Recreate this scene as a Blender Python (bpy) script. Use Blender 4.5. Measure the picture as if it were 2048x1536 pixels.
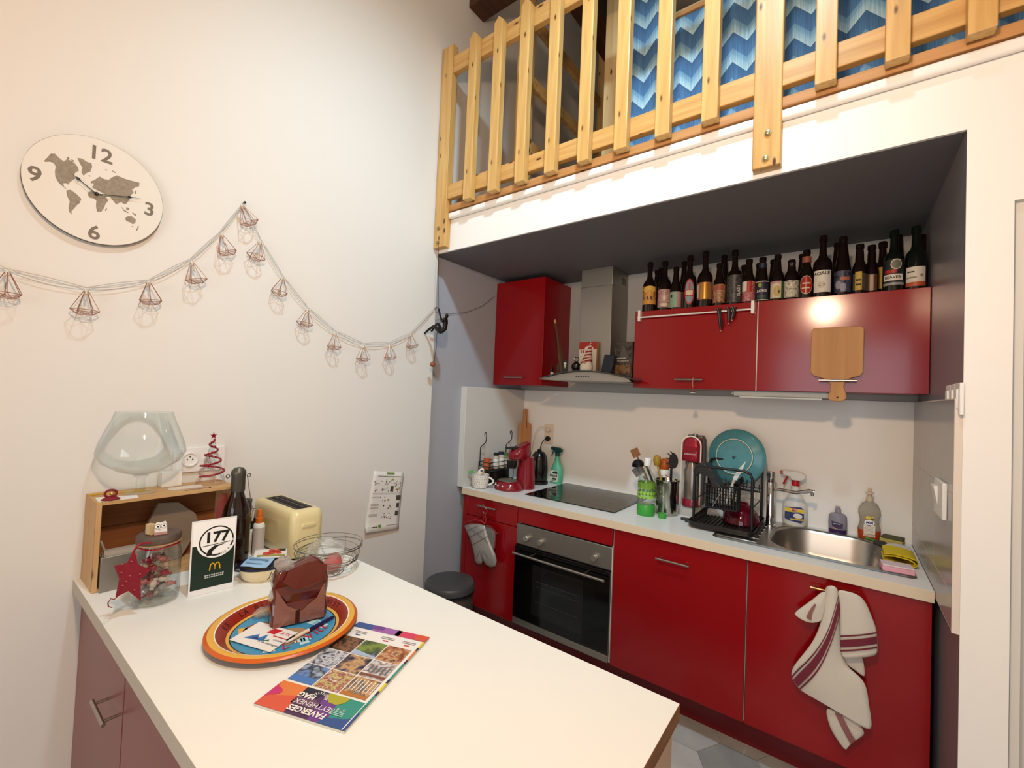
import bpy, bmesh, math, random
from mathutils import Vector, Matrix
random.seed(7)
SC = bpy.context.scene
COL = SC.collection
for ob in list(bpy.data.objects): bpy.data.objects.remove(ob)

# ------------------------------------------------------------------ camera
CAM = Vector((1.9617, -2.7510, 1.5077)); FPX = 874.84
_a, _b, _c = [math.radians(t) for t in (37.2946, 1.4899, 2.3914)]
FW = Vector((-math.sin(_a)*math.cos(_b), math.cos(_a)*math.cos(_b), math.sin(_b)))
_r = Vector((math.cos(_a), math.sin(_a), 0)); _u = _r.cross(FW)
RT = _r*math.cos(_c) + _u*math.sin(_c); UP = -_r*math.sin(_c) + _u*math.cos(_c)
cd = bpy.data.cameras.new('camera'); cam = bpy.data.objects.new('camera', cd); COL.objects.link(cam)
cd.sensor_width = 36; cd.lens = FPX/2048*36; cd.clip_start = .02; cd.clip_end = 60
cam.matrix_world = Matrix(((RT.x, UP.x, -FW.x, CAM.x), (RT.y, UP.y, -FW.y, CAM.y), (RT.z, UP.z, -FW.z, CAM.z), (0, 0, 0, 1)))
SC.camera = cam

# ------------------------------------------------------------------ world, exposure, lamps
SC.view_settings.view_transform = 'Standard'; SC.view_settings.look = 'None'
SC.view_settings.gamma = 1; SC.view_settings.use_curve_mapping = False
SC.view_settings.exposure = 0.95
W = bpy.data.worlds.new('world'); SC.world = W; W.use_nodes = True
W.node_tree.nodes['Background'].inputs[0].default_value = (.55, .62, .75, 1)
W.node_tree.nodes['Background'].inputs[1].default_value = .01
LAMP_A = Vector((1.81, -2.64, 2.37))      # warm bulb hanging over the bar, seen mirrored in the wall cabinet
LAMP_B = Vector((1.80, -2.24, 4.03))      # cool shaded lamp high under the roof
POWER_A, POWER_B = 38, 120
COLOR_A, COLOR_B = (1, .70, .47), (.60, .86, 1)

# daylight through the window in the wall behind the camera
_l = bpy.data.lights.new('window_daylight', 'AREA'); _l.shape = 'RECTANGLE'; _l.size = 1.9; _l.size_y = 1.9; _l.energy = 26; _l.color = (.84, .93, 1)
_o = bpy.data.objects.new('window_daylight', _l); COL.objects.link(_o); _o.location = (2.2, -5.25, 1.45); _o.rotation_euler = (math.radians(90), 0, 0)

# ------------------------------------------------------------------ helpers
def PX(u, v, **k):
    d = FW + RT*((u-1024)/FPX) - UP*((v-768)/FPX)
    n, val = list(k.items())[0]; i = 'xyz'.index(n)
    return CAM + d*((val-CAM[i])/d[i])
def mpp(p): return (Vector(p)-CAM).dot(FW)/FPX      # metres per pixel at p
def lin(h):
    h = h.lstrip('#'); o = []
    for i in (0, 2, 4):
        c = int(h[i:i+2], 16)/255
        o.append(c/12.92 if c <= .04045 else ((c+.055)/1.055)**2.4)
    return o[0], o[1], o[2], 1
MATS = {}
def M(name, col='#808080', rough=.5, metal=0, spec=.5, trans=0, ior=1.45, var=None, bump=None, emit=0, alpha=1, coat=0):
    if name in MATS: return MATS[name]
    m = bpy.data.materials.new(name); m.use_nodes = True; MATS[name] = m
    nt = m.node_tree; b = nt.nodes['Principled BSDF']
    c = lin(col) if isinstance(col, str) else (*col, 1)
    b.inputs['Base Color'].default_value = c; b.inputs['Roughness'].default_value = rough
    b.inputs['Metallic'].default_value = metal; b.inputs['Specular IOR Level'].default_value = spec
    b.inputs['Transmission Weight'].default_value = trans; b.inputs['IOR'].default_value = ior
    b.inputs['Alpha'].default_value = alpha; b.inputs['Coat Weight'].default_value = coat; b.inputs['Coat Roughness'].default_value = .08
    if emit: b.inputs['Emission Color'].default_value = c; b.inputs['Emission Strength'].default_value = emit
    m.diffuse_color = c
    if var or bump:
        tc = nt.nodes.new('ShaderNodeTexCoord')
    if var:                       # (scale, amount): blotchy tone
        n = nt.nodes.new('ShaderNodeTexNoise'); n.inputs['Scale'].default_value = var[0]; n.inputs['Detail'].default_value = 5
        nt.links.new(tc.outputs['Object'], n.inputs['Vector'])
        r = nt.nodes.new('ShaderNodeValToRGB'); a = var[1]
        r.color_ramp.elements[0].position = .3; r.color_ramp.elements[1].position = .7
        r.color_ramp.elements[0].color = [max(0, x*(1-a)) for x in c[:3]]+[1]
        r.color_ramp.elements[1].color = [min(1, x*(1+a)) for x in c[:3]]+[1]
        nt.links.new(n.outputs['Fac'], r.inputs['Fac']); nt.links.new(r.outputs['Color'], b.inputs['Base Color'])
    if bump:                      # (scale, strength)
        n2 = nt.nodes.new('ShaderNodeTexNoise'); n2.inputs['Scale'].default_value = bump[0]; n2.inputs['Detail'].default_value = 3
        nt.links.new(tc.outputs['Object'], n2.inputs['Vector'])
        bp = nt.nodes.new('ShaderNodeBump'); bp.inputs['Strength'].default_value = bump[1]; bp.inputs['Distance'].default_value = .002
        nt.links.new(n2.outputs['Fac'], bp.inputs['Height']); nt.links.new(bp.outputs['Normal'], b.inputs['Normal'])
    return m
def thin_glass(name, tint='#fdfefe', ior=1.45, rough=.03):
    """thin clear wall: straight-through light plus a Fresnel reflection"""
    if name in MATS: return MATS[name]
    m = bpy.data.materials.new(name); m.use_nodes = True; MATS[name] = m; nt = m.node_tree; N = nt.nodes
    N.remove(N['Principled BSDF']); f = N.new('ShaderNodeFresnel'); ge = N.new('ShaderNodeNewGeometry'); ma = N.new('ShaderNodeMath'); ma.operation = 'MULTIPLY_ADD'
    ma.inputs[1].default_value = 1/ior-ior; ma.inputs[2].default_value = ior; nt.links.new(ge.outputs['Backfacing'], ma.inputs[0]); nt.links.new(ma.outputs[0], f.inputs['IOR'])
    t = N.new('ShaderNodeBsdfTransparent'); t.inputs[0].default_value = lin(tint); g = N.new('ShaderNodeBsdfGlossy'); g.inputs['Roughness'].default_value = rough
    x = N.new('ShaderNodeMixShader'); nt.links.new(f.outputs[0], x.inputs[0]); nt.links.new(t.outputs[0], x.inputs[1]); nt.links.new(g.outputs[0], x.inputs[2])
    nt.links.new(x.outputs[0], N['Material Output'].inputs['Surface']); m.diffuse_color = (.9, .95, .95, .3); return m
def wood(name, c1, c2, axis='z', rough=.45, scale=1., knots=True, spec=.4):
    if name in MATS: return MATS[name]
    m = bpy.data.materials.new(name); m.use_nodes = True; MATS[name] = m
    nt = m.node_tree; N = nt.nodes; L = nt.links; b = N['Principled BSDF']
    b.inputs['Roughness'].default_value = rough; b.inputs['Specular IOR Level'].default_value = spec
    m.diffuse_color = lin(c1)
    tc = N.new('ShaderNodeTexCoord'); mp = N.new('ShaderNodeMapping'); L.new(tc.outputs['Object'], mp.inputs['Vector'])
    s = [38*scale]*3; s['xyz'.index(axis)] = 2.2*scale; mp.inputs['Scale'].default_value = s
    n = N.new('ShaderNodeTexNoise'); n.inputs['Scale'].default_value = 1; n.inputs['Detail'].default_value = 4; n.inputs['Distortion'].default_value = .6
    L.new(mp.outputs['Vector'], n.inputs['Vector'])
    r = N.new('ShaderNodeValToRGB'); r.color_ramp.elements[0].position = .32; r.color_ramp.elements[1].position = .68
    r.color_ramp.elements[0].color = lin(c1); r.color_ramp.elements[1].color = lin(c2); L.new(n.outputs['Fac'], r.inputs['Fac'])
    out = r.outputs['Color']
    if knots:
        mk = N.new('ShaderNodeMapping'); L.new(tc.outputs['Object'], mk.inputs['Vector'])
        k = [17]*3; k['xyz'.index(axis)] = 6; mk.inputs['Scale'].default_value = k
        v = N.new('ShaderNodeTexVoronoi'); v.inputs['Scale'].default_value = 1; L.new(mk.outputs['Vector'], v.inputs['Vector'])
        kr = N.new('ShaderNodeValToRGB'); kr.color_ramp.elements[0].position = .06; kr.color_ramp.elements[1].position = .13
        kr.color_ramp.elements[0].color = (.13, .045, .015, 1); kr.color_ramp.elements[1].color = (1, 1, 1, 1)
        L.new(v.outputs['Distance'], kr.inputs['Fac'])
        mx = N.new('ShaderNodeMix'); mx.data_type = 'RGBA'; mx.blend_type = 'MULTIPLY'; mx.inputs[0].default_value = 1
        L.new(out, mx.inputs[6]); L.new(kr.outputs['Color'], mx.inputs[7]); out = mx.outputs[2]
    L.new(out, b.inputs['Base Color'])
    return m
def prints(name, cols, scale=30, rough=.45, kind='noise', detail=3):
    """flat printed picture: several inks in blotches"""
    if name in MATS: return MATS[name]
    m = bpy.data.materials.new(name); m.use_nodes = True; MATS[name] = m
    nt = m.node_tree; N = nt.nodes; L = nt.links; b = N['Principled BSDF']; b.inputs['Roughness'].default_value = rough
    tc = N.new('ShaderNodeTexCoord')
    if kind == 'noise':
        n = N.new('ShaderNodeTexNoise'); n.inputs['Detail'].default_value = detail; o = n.outputs['Fac']; lo, hi = .3, .7
    else:
        n = N.new('ShaderNodeTexVoronoi'); n.feature = 'F1'; o = n.outputs['Color']; lo, hi = .05, .9
    n.inputs['Scale'].default_value = scale; L.new(tc.outputs['Object'], n.inputs['Vector'])
    r = N.new('ShaderNodeValToRGB'); r.color_ramp.interpolation = 'CONSTANT' if kind != 'noise' else 'LINEAR'
    e = r.color_ramp.elements
    while len(e) < len(cols): e.new(.5)
    for i, c in enumerate(cols):
        e[i].position = lo+(hi-lo)*i/max(1, len(cols)-1); e[i].color = lin(c)
    L.new(o, r.inputs['Fac']); L.new(r.outputs['Color'], b.inputs['Base Color'])
    m.diffuse_color = lin(cols[0])
    return m
TLOC = {}
def thing(name, label, cat, loc, group=None):
    o = bpy.data.objects.new(name, None); COL.objects.link(o); o.empty_display_size = .03
    o.location = loc; TLOC[o.name] = Vector(loc); o['label'] = label; o['category'] = cat
    if group: o['group'] = group
    return o
def tag(o, label, cat, group=None):
    o['label'] = label; o['category'] = cat
    if group: o['group'] = group
    return o
def struct(o): o['kind'] = 'structure'; return o
def wpos(o):
    return Vector(o.location) if o.type == 'EMPTY' else Vector((0, 0, 0))
def add(name, vs, fs, mat, parent=None, smooth=0, bevel=0, fm=None, seg=2, label=None):
    me = bpy.data.meshes.new(name); me.from_pydata([tuple(v) for v in vs], [], fs)
    for mm in (mat if isinstance(mat, list) else [mat]): me.materials.append(mm)
    if fm: me.polygons.foreach_set('material_index', fm)
    bm = bmesh.new(); bm.from_mesh(me); bmesh.ops.recalc_face_normals(bm, faces=bm.faces); bm.to_mesh(me); bm.free()
    if smooth:
        me.polygons.foreach_set('use_smooth', [True]*len(me.polygons)); me.set_sharp_from_angle(angle=math.radians(smooth))
    o = bpy.data.objects.new(name, me); COL.objects.link(o)
    if parent:
        o.parent = parent; p = wpos(parent); o.matrix_parent_inverse = Matrix.Translation(-p)
    if bevel:
        b = o.modifiers.new('bevel', 'BEVEL'); b.width = bevel; b.segments = seg; b.limit_method = 'ANGLE'; b.angle_limit = .6
    if label: o['label'] = label
    return o
BF = [(0, 3, 2, 1), (4, 5, 6, 7), (0, 1, 5, 4), (1, 2, 6, 5), (2, 3, 7, 6), (3, 0, 4, 7)]
def boxv(x0, x1, y0, y1, z0, z1):
    return [Vector(p) for p in ((x0, y0, z0), (x1, y0, z0), (x1, y1, z0), (x0, y1, z0), (x0, y0, z1), (x1, y0, z1), (x1, y1, z1), (x0, y1, z1))]
def box(name, x0, x1, y0, y1, z0, z1, mat, parent=None, bevel=0, X=None, label=None, seg=2):
    v = boxv(x0, x1, y0, y1, z0, z1)
    if X is not None: v = [X @ p for p in v]
    return add(name, v, BF, mat, parent, bevel=bevel, smooth=40 if bevel else 0, label=label, seg=seg)
class MB:
    """collects shapes into one mesh"""
    def __init__(s): s.v = []; s.f = []; s.m = []
    def put(s, vs, fs, mi=0, X=None):
        k = len(s.v); s.v += [X @ Vector(p) for p in vs] if X is not None else list(vs)
        s.f += [tuple(i+k for i in f) for f in fs]; s.m += [mi]*len(fs); return s
    def box(s, x0, x1, y0, y1, z0, z1, mi=0, X=None): return s.put(boxv(x0, x1, y0, y1, z0, z1), BF, mi, X)
    def tube(s, pts, r, seg=8, closed=False, mi=0): return s.put(*tubev(pts, r, seg, closed), mi)
    def lathe(s, prof, c, seg=24, X=None, mi=0): return s.put(*lathev(prof, c, seg), mi, X)
    def build(s, name, mat, parent=None, smooth=40, bevel=0, label=None): return add(name, s.v, s.f, mat, parent, smooth, bevel, s.m, label=label)
def tubev(pts, r, seg=8, closed=False):
    P = [Vector(p) for p in pts]; n = len(P)
    R = r if isinstance(r, (list, tuple)) else [r]*n
    vs, fs = [], []
    t0 = (P[1]-P[0]).normalized(); a = Vector((0, 0, 1)) if abs(t0.z) < .9 else Vector((1, 0, 0))
    nv = (a - t0*a.dot(t0)).normalized()
    for i in range(n):
        if closed: t = (P[(i+1) % n]-P[i-1]).normalized()
        else: t = (P[min(i+1, n-1)]-P[max(i-1, 0)]).normalized()
        nv = (nv - t*nv.dot(t)); nv = nv.normalized() if nv.length > 1e-6 else t.orthogonal().normalized()
        bn = t.cross(nv)
        for k in range(seg):
            w = 2*math.pi*k/seg; vs.append(P[i]+(nv*math.cos(w)+bn*math.sin(w))*R[i])
    for i in range(n if closed else n-1):
        j = (i+1) % n
        for k in range(seg): fs.append((i*seg+k, i*seg+(k+1) % seg, j*seg+(k+1) % seg, j*seg+k))
    if not closed: fs += [tuple(range(seg))[::-1], tuple((n-1)*seg+k for k in range(seg))]
    return vs, fs
def tube(name, pts, r, mat, parent=None, seg=8, closed=False, label=None):
    return add(name, *tubev(pts, r, seg, closed), mat, parent, 50, label=label)
def lathev(prof, c, seg=24, sx=1, sy=1):
    vs, fs, rings = [], [], []
    for (r, z) in prof:
        if r < 1e-6: rings.append([len(vs)]); vs.append(Vector((c[0], c[1], c[2]+z)))
        else:
            rings.append(list(range(len(vs), len(vs)+seg)))
            for k in range(seg):
                w = 2*math.pi*k/seg; vs.append(Vector((c[0]+sx*r*math.cos(w), c[1]+sy*r*math.sin(w), c[2]+z)))
    for a, b in zip(rings[:-1], rings[1:]):
        for k in range(seg):
            k2 = (k+1) % seg
            if len(a) == 1 and len(b) == 1: continue
            if len(a) == 1: fs.append((a[0], b[k2], b[k]))
            elif len(b) == 1: fs.append((a[k], a[k2], b[0]))
            else: fs.append((a[k], a[k2], b[k2], b[k]))
    return vs, fs
def lathe(name, prof, c, mat, parent=None, seg=32, X=None, smooth=35, sx=1, sy=1, label=None):
    v, f = lathev(prof, c, seg, sx, sy)
    if X is not None: v = [X @ p for p in v]
    return add(name, v, f, mat, parent, smooth, label=label)
def slabv(poly, o, u, v, t):
    o, u, v = Vector(o), Vector(u), Vector(v); n = u.cross(v).normalized(); k = len(poly)
    vs = [o+u*a+v*b for a, b in poly]+[o+u*a+v*b+n*t for a, b in poly]
    fs = [tuple(range(k))[::-1], tuple(range(k, 2*k))]+[(i, (i+1) % k, (i+1) % k+k, i+k) for i in range(k)]
    return vs, fs
def slab(name, poly, o, u, v, t, mat, parent=None, smooth=0, bevel=0, label=None):
    """2D outline in the frame (o,u,v) given thickness t"""
    return add(name, *slabv(poly, o, u, v, t), mat, parent, smooth, bevel, label=label)
def rrect(w, h, r, n=5, cx=0, cy=0):
    out = []
    for (sx, sy, a0) in ((1, 1, 0), (-1, 1, 90), (-1, -1, 180), (1, -1, 270)):
        for i in range(n+1):
            a = math.radians(a0+90*i/n); out.append((cx+sx*(w/2-r)+r*math.cos(a), cy+sy*(h/2-r)+r*math.sin(a)))
    return out
def ell(a, b, n=24, cx=0, cy=0): return [(cx+a*math.cos(2*math.pi*i/n), cy+b*math.sin(2*math.pi*i/n)) for i in range(n)]
def loft(name, loops, mat, parent=None, smooth=50, cap0=True, cap1=True, label=None):
    n = len(loops[0]); vs = [Vector(p) for l in loops for p in l]; fs = []
    for i in range(len(loops)-1):
        for k in range(n): fs.append((i*n+k, i*n+(k+1) % n, (i+1)*n+(k+1) % n, (i+1)*n+k))
    if cap0: fs.append(tuple(range(n))[::-1])
    if cap1: fs.append(tuple((len(loops)-1)*n+k for k in range(n)))
    return add(name, vs, fs, mat, parent, smooth, label=label)
def text2d(s, size, align='CENTER', shear=0, off=0, sp=1.):
    cu = bpy.data.curves.new('t', 'FONT'); cu.body = s; cu.size = size; cu.align_x = align; cu.align_y = 'CENTER'; cu.shear = shear
    cu.offset = off; cu.space_character = sp; cu.resolution_u = 3
    ob = bpy.data.objects.new('t', cu); me = ob.to_mesh()
    vs = [v.co.copy() for v in me.vertices]; fs = [tuple(p.vertices) for p in me.polygons]
    ob.to_mesh_clear(); bpy.data.objects.remove(ob); bpy.data.curves.remove(cu)
    return vs, fs
class Sheet:
    """flat print laid on a plane: patches and lettering as one mesh in several inks"""
    def __init__(s, o, u, v): s.o, s.u, s.v = Vector(o), Vector(u).normalized(), Vector(v).normalized(); s.n = s.u.cross(s.v); s.b = MB(); s.mats = []
    def mi(s, m):
        if m not in s.mats: s.mats.append(m)
        return s.mats.index(m)
    def pt(s, a, b, l): return s.o+s.u*a+s.v*b+s.n*(.0003*l)
    def poly(s, p, m, l=1): s.b.put([s.pt(a, b, l) for a, b in p], [tuple(range(len(p)))], s.mi(m)); return s
    def rect(s, a0, a1, b0, b1, m, l=1): return s.poly([(a0, b0), (a1, b0), (a1, b1), (a0, b1)], m, l)
    def disc(s, a, b, r, m, l=1, ry=None, n=28): return s.poly(ell(r, ry or r, n, a, b), m, l)
    def ring(s, a, b, r0, r1, m, l=1, n=40, a0=0, a1=360):
        k = n; vs = []; 
        for i in range(k+1):
            w = math.radians(a0+(a1-a0)*i/k)
            vs += [s.pt(a+r0*math.cos(w), b+r0*math.sin(w), l), s.pt(a+r1*math.cos(w), b+r1*math.sin(w), l)]
        s.b.put(vs, [(2*i, 2*i+1, 2*i+3, 2*i+2) for i in range(k)], s.mi(m)); return s
    def line(s, pts, w, m, l=1):
        for (p, q) in zip(pts[:-1], pts[1:]):
            d = Vector((q[0]-p[0], q[1]-p[1])); 
            if d.length < 1e-9: continue
            nn = Vector((-d.y, d.x)).normalized()*w/2
            s.poly([(p[0]-nn.x, p[1]-nn.y), (q[0]-nn.x, q[1]-nn.y), (q[0]+nn.x, q[1]+nn.y), (p[0]+nn.x, p[1]+nn.y)], m, l)
        return s
    def text(s, t, a, b, size, m, l=2, rot=0, **k):
        vs, fs = text2d(t, size, **k); c, sn = math.cos(math.radians(rot)), math.sin(math.radians(rot))
        s.b.put([s.pt(a+p.x*c-p.y*sn, b+p.x*sn+p.y*c, l) for p in vs], fs, s.mi(m)); return s
    def build(s, name, parent, label=None): return s.b.build(name, s.mats, parent, smooth=0, label=label)
def copy_tree(o, loc):
    """copy a thing with its parts and sub-parts to a new base"""
    def rec(src, par):
        c = src.copy(); COL.objects.link(c)
        if par: c.parent = par
        for ch in src.children: rec(ch, c)
        return c
    r = rec(o, None); r.location = loc; TLOC[r.name] = Vector(loc); return r
def tilt(axis, deg, piv): return Matrix.Translation(piv) @ Matrix.Rotation(math.radians(deg), 4, axis) @ Matrix.Translation(-Vector(piv))
def spin(deg, piv): return tilt('Z', deg, piv)

# ------------------------------------------------------------------ materials of the room
WHITE = M('wall white paint', '#dedad4', .85, spec=.2, bump=(60, .08))
FASC = M('fascia white paint', '#ece8e2', .7, spec=.25, bump=(40, .06))
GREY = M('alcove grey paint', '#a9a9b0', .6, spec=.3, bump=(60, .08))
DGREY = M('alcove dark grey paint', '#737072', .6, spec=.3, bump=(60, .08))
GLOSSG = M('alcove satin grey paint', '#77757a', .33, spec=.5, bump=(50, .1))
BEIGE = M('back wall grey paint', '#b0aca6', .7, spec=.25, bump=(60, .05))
SPLASH = M('pale grey splashback laminate', '#efe9e0', .38, spec=.4)
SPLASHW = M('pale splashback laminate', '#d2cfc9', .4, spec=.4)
PINE = wood('varnished pine upright', '#bd9050', '#d6ad6c', 'z', .38)
PINEX = wood('varnished pine rail', '#b98a4c', '#d2a666', 'x', .38)
TRIMW = wood('pine edging', '#a9753f', '#c08d57', 'x', .5)
DARKW = wood('dark stained timber', '#3a2113', '#55321d', 'y', .6, knots=False)
TILEG = M('grey glazed wall tile', '#a09a94', .22, spec=.5, var=(6, .05))
GROUT = M('pale tile grout', '#c9c2b8', .8)
FGROUT = M('pale floor grout', '#d8d4cc', .9)
RED = M('cherry red lacquer', '#8e0a11', .16, spec=.5, bump=(9, .03))
REDDK = M('cherry red plinth', '#6e0a10', .35)
STEEL = M('brushed steel', '#b0aca6', .28, 1)
STEELM = M('satin steel sheet', '#9a958d', .42, .85)
CHROME = M('polished chrome', '#d4d4d4', .08, 1)
WTOP = M('white laminate worktop', '#e8e8e4', .32, spec=.4)
WEDGE = M('cream worktop edging', '#dcc9ac', .5)
BLACK = M('black plastic', '#121213', .4)
BLACKG = M('black glass', '#060606', .08, spec=.6)
WPLAST = M('white plastic', '#e6e3de', .35)

YF, ZC, ZT, BZ = -.9627, 2.3404, .90, .858
# ------------------------------------------------------------------ room shell
def sbox(name, *a, **k): return struct(box(name, *a, **k))
sbox('floor', -.2, 4.2, -5.2, .1, -.12, -.004, FGROUT)
flo = bpy.data.objects['floor']
sbox('wall_left', -.2, 0, -5.2, YF, -.05, 4.9, WHITE)
sbox('wall_loft_side', -.2, 0, YF, 1.6, 2.45, 4.9, WHITE)
sbox('wall_alcove_left', -.2, -.045, YF, .02, -.05, 2.45, GREY)
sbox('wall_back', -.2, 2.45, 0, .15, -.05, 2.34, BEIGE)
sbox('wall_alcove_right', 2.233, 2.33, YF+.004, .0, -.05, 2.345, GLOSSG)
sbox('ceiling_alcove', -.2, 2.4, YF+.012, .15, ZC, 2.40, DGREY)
sbox('wall_fascia', 0, 2.328, YF, YF+.012, ZC, 2.60, FASC)
sbox('wall_pillar', 2.233, 2.328, YF, YF+.004, -.05, ZC, FASC)
sbox('wall_front', 2.328, 4.2, YF, YF+.1, 2.108, 2.60, FASC)
sbox('wall_front_side', 3.16, 4.2, YF, YF+.1, -.05, 2.108, FASC)
sbox('wall_right', 4.0, 4.2, -5.2, 1.6, -.05, 4.9, WHITE)
_b = MB(); _b.box(-.2, 1.2, -5.15, -5.0, -.05, 4.9).box(3.2, 4.2, -5.15, -5.0, -.05, 4.9).box(1.2, 3.2, -5.15, -5.0, -.05, .45).box(1.2, 3.2, -5.15, -5.0, 2.45, 4.9)
struct(_b.build('wall_rear', WHITE, smooth=0))
_b = MB()
for _x in (1.2, 1.84, 2.5, 3.14): _b.box(_x, _x+.06, -5.11, -5.05, .45, 2.45)
for _z in (.45, 2.39): _b.box(1.26, 3.14, -5.11, -5.05, _z, _z+.06)
struct(_b.build('window_1', M('window frame paint', '#d9d5cf', .5), smooth=0))
sbox('ceiling', -.2, 4.2, -5.3, 1.7, 4.85, 5.0, WHITE)
sbox('floor_loft', -.2, 4.2, YF+.012, 1.6, 2.40, 2.60, TRIMW)
sbox('wall_loft_rear', -.2, 4.2, 1.5, 1.6, 2.6, 4.9, M('loft dim paint', '#8d9397', .8))
# door in its reveal beside the alcove
d = sbox('door_1', 2.33, 3.16, YF+.075, YF+.115, 0, 2.11, M('door pale grey paint', '#c9c3ba', .5))
sbox('trim_1', 2.3285, 2.352, YF+.02, YF+.075, 0, 2.108, M('door casing paint', '#d8d2c8', .5))
# floor tiles: hexagons, side 14 cm
TS = .142; tm = [M('floor tile light grey', '#b3b1ad', .5, var=(7, .12)), M('floor tile mid grey', '#969593', .5, var=(7, .15)), M('floor tile pale grey', '#bfbdb9', .5, var=(7, .1))]
hexm = []
for k in range(3):
    vs, fs = slabv([((TS-.002)*math.cos(math.radians(60*i)), (TS-.002)*math.sin(math.radians(60*i))) for i in range(6)], (0, 0, -.004), (1, 0, 0), (0, 1, 0), .004)
    me = bpy.data.meshes.new('tile'); me.from_pydata([tuple(v) for v in vs], [], fs); me.materials.append(tm[k]); hexm.append(me)
for i in range(-8, 10):
    for j in range(-16, 16):
        cx, cy = 1.408+1.5*TS*i, -.564+TS*math.sqrt(3)*(j+.5*i)
        if .15 < cx < 3.85 and -4.8 < cy < -.42:
            o = bpy.data.objects.new('tile', hexm[random.choice((0, 0, 1, 2))]); COL.objects.link(o); o.parent = flo; o.location = (cx, cy, 0)
# wall tiles on the alcove's right side
panel = sbox('wall_tile_panel', 2.2183, 2.233, YF+.004, 0, ZT-.02, 1.553, M('tile panel edge', '#d8cabb', .6))
rows = [ZT-.018, .985, 1.274, 1.551]
for r, (z0, z1) in enumerate(zip(rows[:-1], rows[1:])):
    ys = [YF+.010, -.62, -.30, -.004] if r % 2 else [YF+.010, -.46, -.004]
    for y0, y1 in zip(ys[:-1], ys[1:]):
        add('tile', boxv(2.218, 2.2196, y0+.0015, y1-.0015, z0+.0015, z1-.0015), BF, TILEG, panel, bevel=.0005)
sbox('wall_tile_edge', 2.2165, 2.233, YF+.0041, YF+.0101, ZT-.02, 1.553, M('tile panel edge'))
# splashbacks
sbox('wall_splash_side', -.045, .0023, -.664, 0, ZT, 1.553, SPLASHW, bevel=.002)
sbox('wall_splash_back', .0023, 2.218, -.010, 0, ZT, 1.553, SPLASH)
# edging of the loft floor
sbox('trim_2', .095, 4.0, -.986, YF, 2.566, 2.604, TRIMW, bevel=.003)
sbox('trim_3', .095, 4.0, -.988, YF, 2.522, 2.560, FASC, bevel=.012, seg=4)
# ------------------------------------------------------------------ loft: papered partition, shelving, beams
def chevron():
    m = bpy.data.materials.new('blue chevron wallpaper'); m.use_nodes = True; nt = m.node_tree; N = nt.nodes; L = nt.links; b = N['Principled BSDF']
    b.inputs['Roughness'].default_value = .75; m.diffuse_color = (.1, .25, .4, 1)
    tc = N.new('ShaderNodeTexCoord'); sp = N.new('ShaderNodeSeparateXYZ'); L.new(tc.outputs['Object'], sp.inputs[0])
    def ma(op, a, c=None, d=None):
        n = N.new('ShaderNodeMath'); n.operation = op
        for i, q in enumerate((a, c, d)):
            if q is None: continue
            if isinstance(q, (int, float)): n.inputs[i].default_value = q
            else: L.new(q, n.inputs[i])
        return n.outputs[0]
    x = ma('SUBTRACT', sp.outputs['X'], 1.050)
    tri = ma('PINGPONG', x, .0595)                       # 0 at the peaks
    v = ma('ADD', ma('ADD', sp.outputs['Z'], ma('MULTIPLY', tri, 1.13)), -3.352+.14*10)
    f = ma('FRACT', ma('DIVIDE', v, .14))
    r = N.new('ShaderNodeValToRGB'); e = r.color_ramp.elements
    for p, c in ((0, '#b4d6e4'), (.27, '#8fbdd6'), (.275, '#86b3d0'), (.46, '#6b9cc2'), (.465, '#4d7cab'), (.999, '#3b6694')):
        if p == 0: q = e[0]
        elif p == .999: q = e[-1]
        else: q = e.new(p)
        q.position = p; q.color = lin(c)
    L.new(f, r.inputs['Fac'])
    mp = N.new('ShaderNodeMapping'); mp.inputs['Scale'].default_value = (420, 1, 9); L.new(tc.outputs['Object'], mp.inputs['Vector'])
    n = N.new('ShaderNodeTexNoise'); n.inputs['Scale'].default_value = 1; n.inputs['Detail'].default_value = 3; L.new(mp.outputs['Vector'], n.inputs['Vector'])
    rr = N.new('ShaderNodeValToRGB'); rr.color_ramp.elements[0].position = .35; rr.color_ramp.elements[1].position = .72
    rr.color_ramp.elements[0].color = (.72, .75, .8, 1); rr.color_ramp.elements[1].color = (1.35, 1.3, 1.25, 1)
    L.new(n.outputs['Fac'], rr.inputs['Fac'])
    mx = N.new('ShaderNodeMix'); mx.data_type = 'RGBA'; mx.blend_type = 'MULTIPLY'; mx.inputs[0].default_value = 1
    L.new(r.outputs['Color'], mx.inputs[6]); L.new(rr.outputs['Color'], mx.inputs[7]); L.new(mx.outputs[2], b.inputs['Base Color'])
    return m
CHEV = chevron(); YP = -.62
b = MB()
ox0, ox1, oz = 1.195, 1.45, 3.40
b.box(.965, ox0, YP, YP+.04, 2.6, 4.6).box(ox1, 2.75, YP, YP+.04, 2.6, 4.6).box(ox0, ox1, YP, YP+.04, 2.6, oz)
part = struct(b.build('wall_loft_partition', CHEV, smooth=0))
struct(box('trim_4', .895, .966, YP-.022, YP+.05, 2.6, 4.6, wood('raw pine jamb', '#b5996a', '#c9b083', 'z', .6), bevel=.003))
struct(box('trim_5', ox0, ox1, YP-.012, YP+.05, oz, oz+.018, TRIMW, bevel=.002))
struct(box('trim_6', ox0, ox1, YP+.0, YP+.05, oz+.018, oz+.040, wood('raw pine lath', '#b5996a', '#c9b083', 'x', .6), bevel=.002))
sh = thing('pine_frame', 'open pine frame of posts and rails behind the loft balustrade', 'frame', (.42, -.2, 2.6))
for py_ in (-.72, .30):
    box('post', .39, .45, py_-.045, py_+.045, 2.6, 4.2, PINE, sh, bevel=.002)
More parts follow.
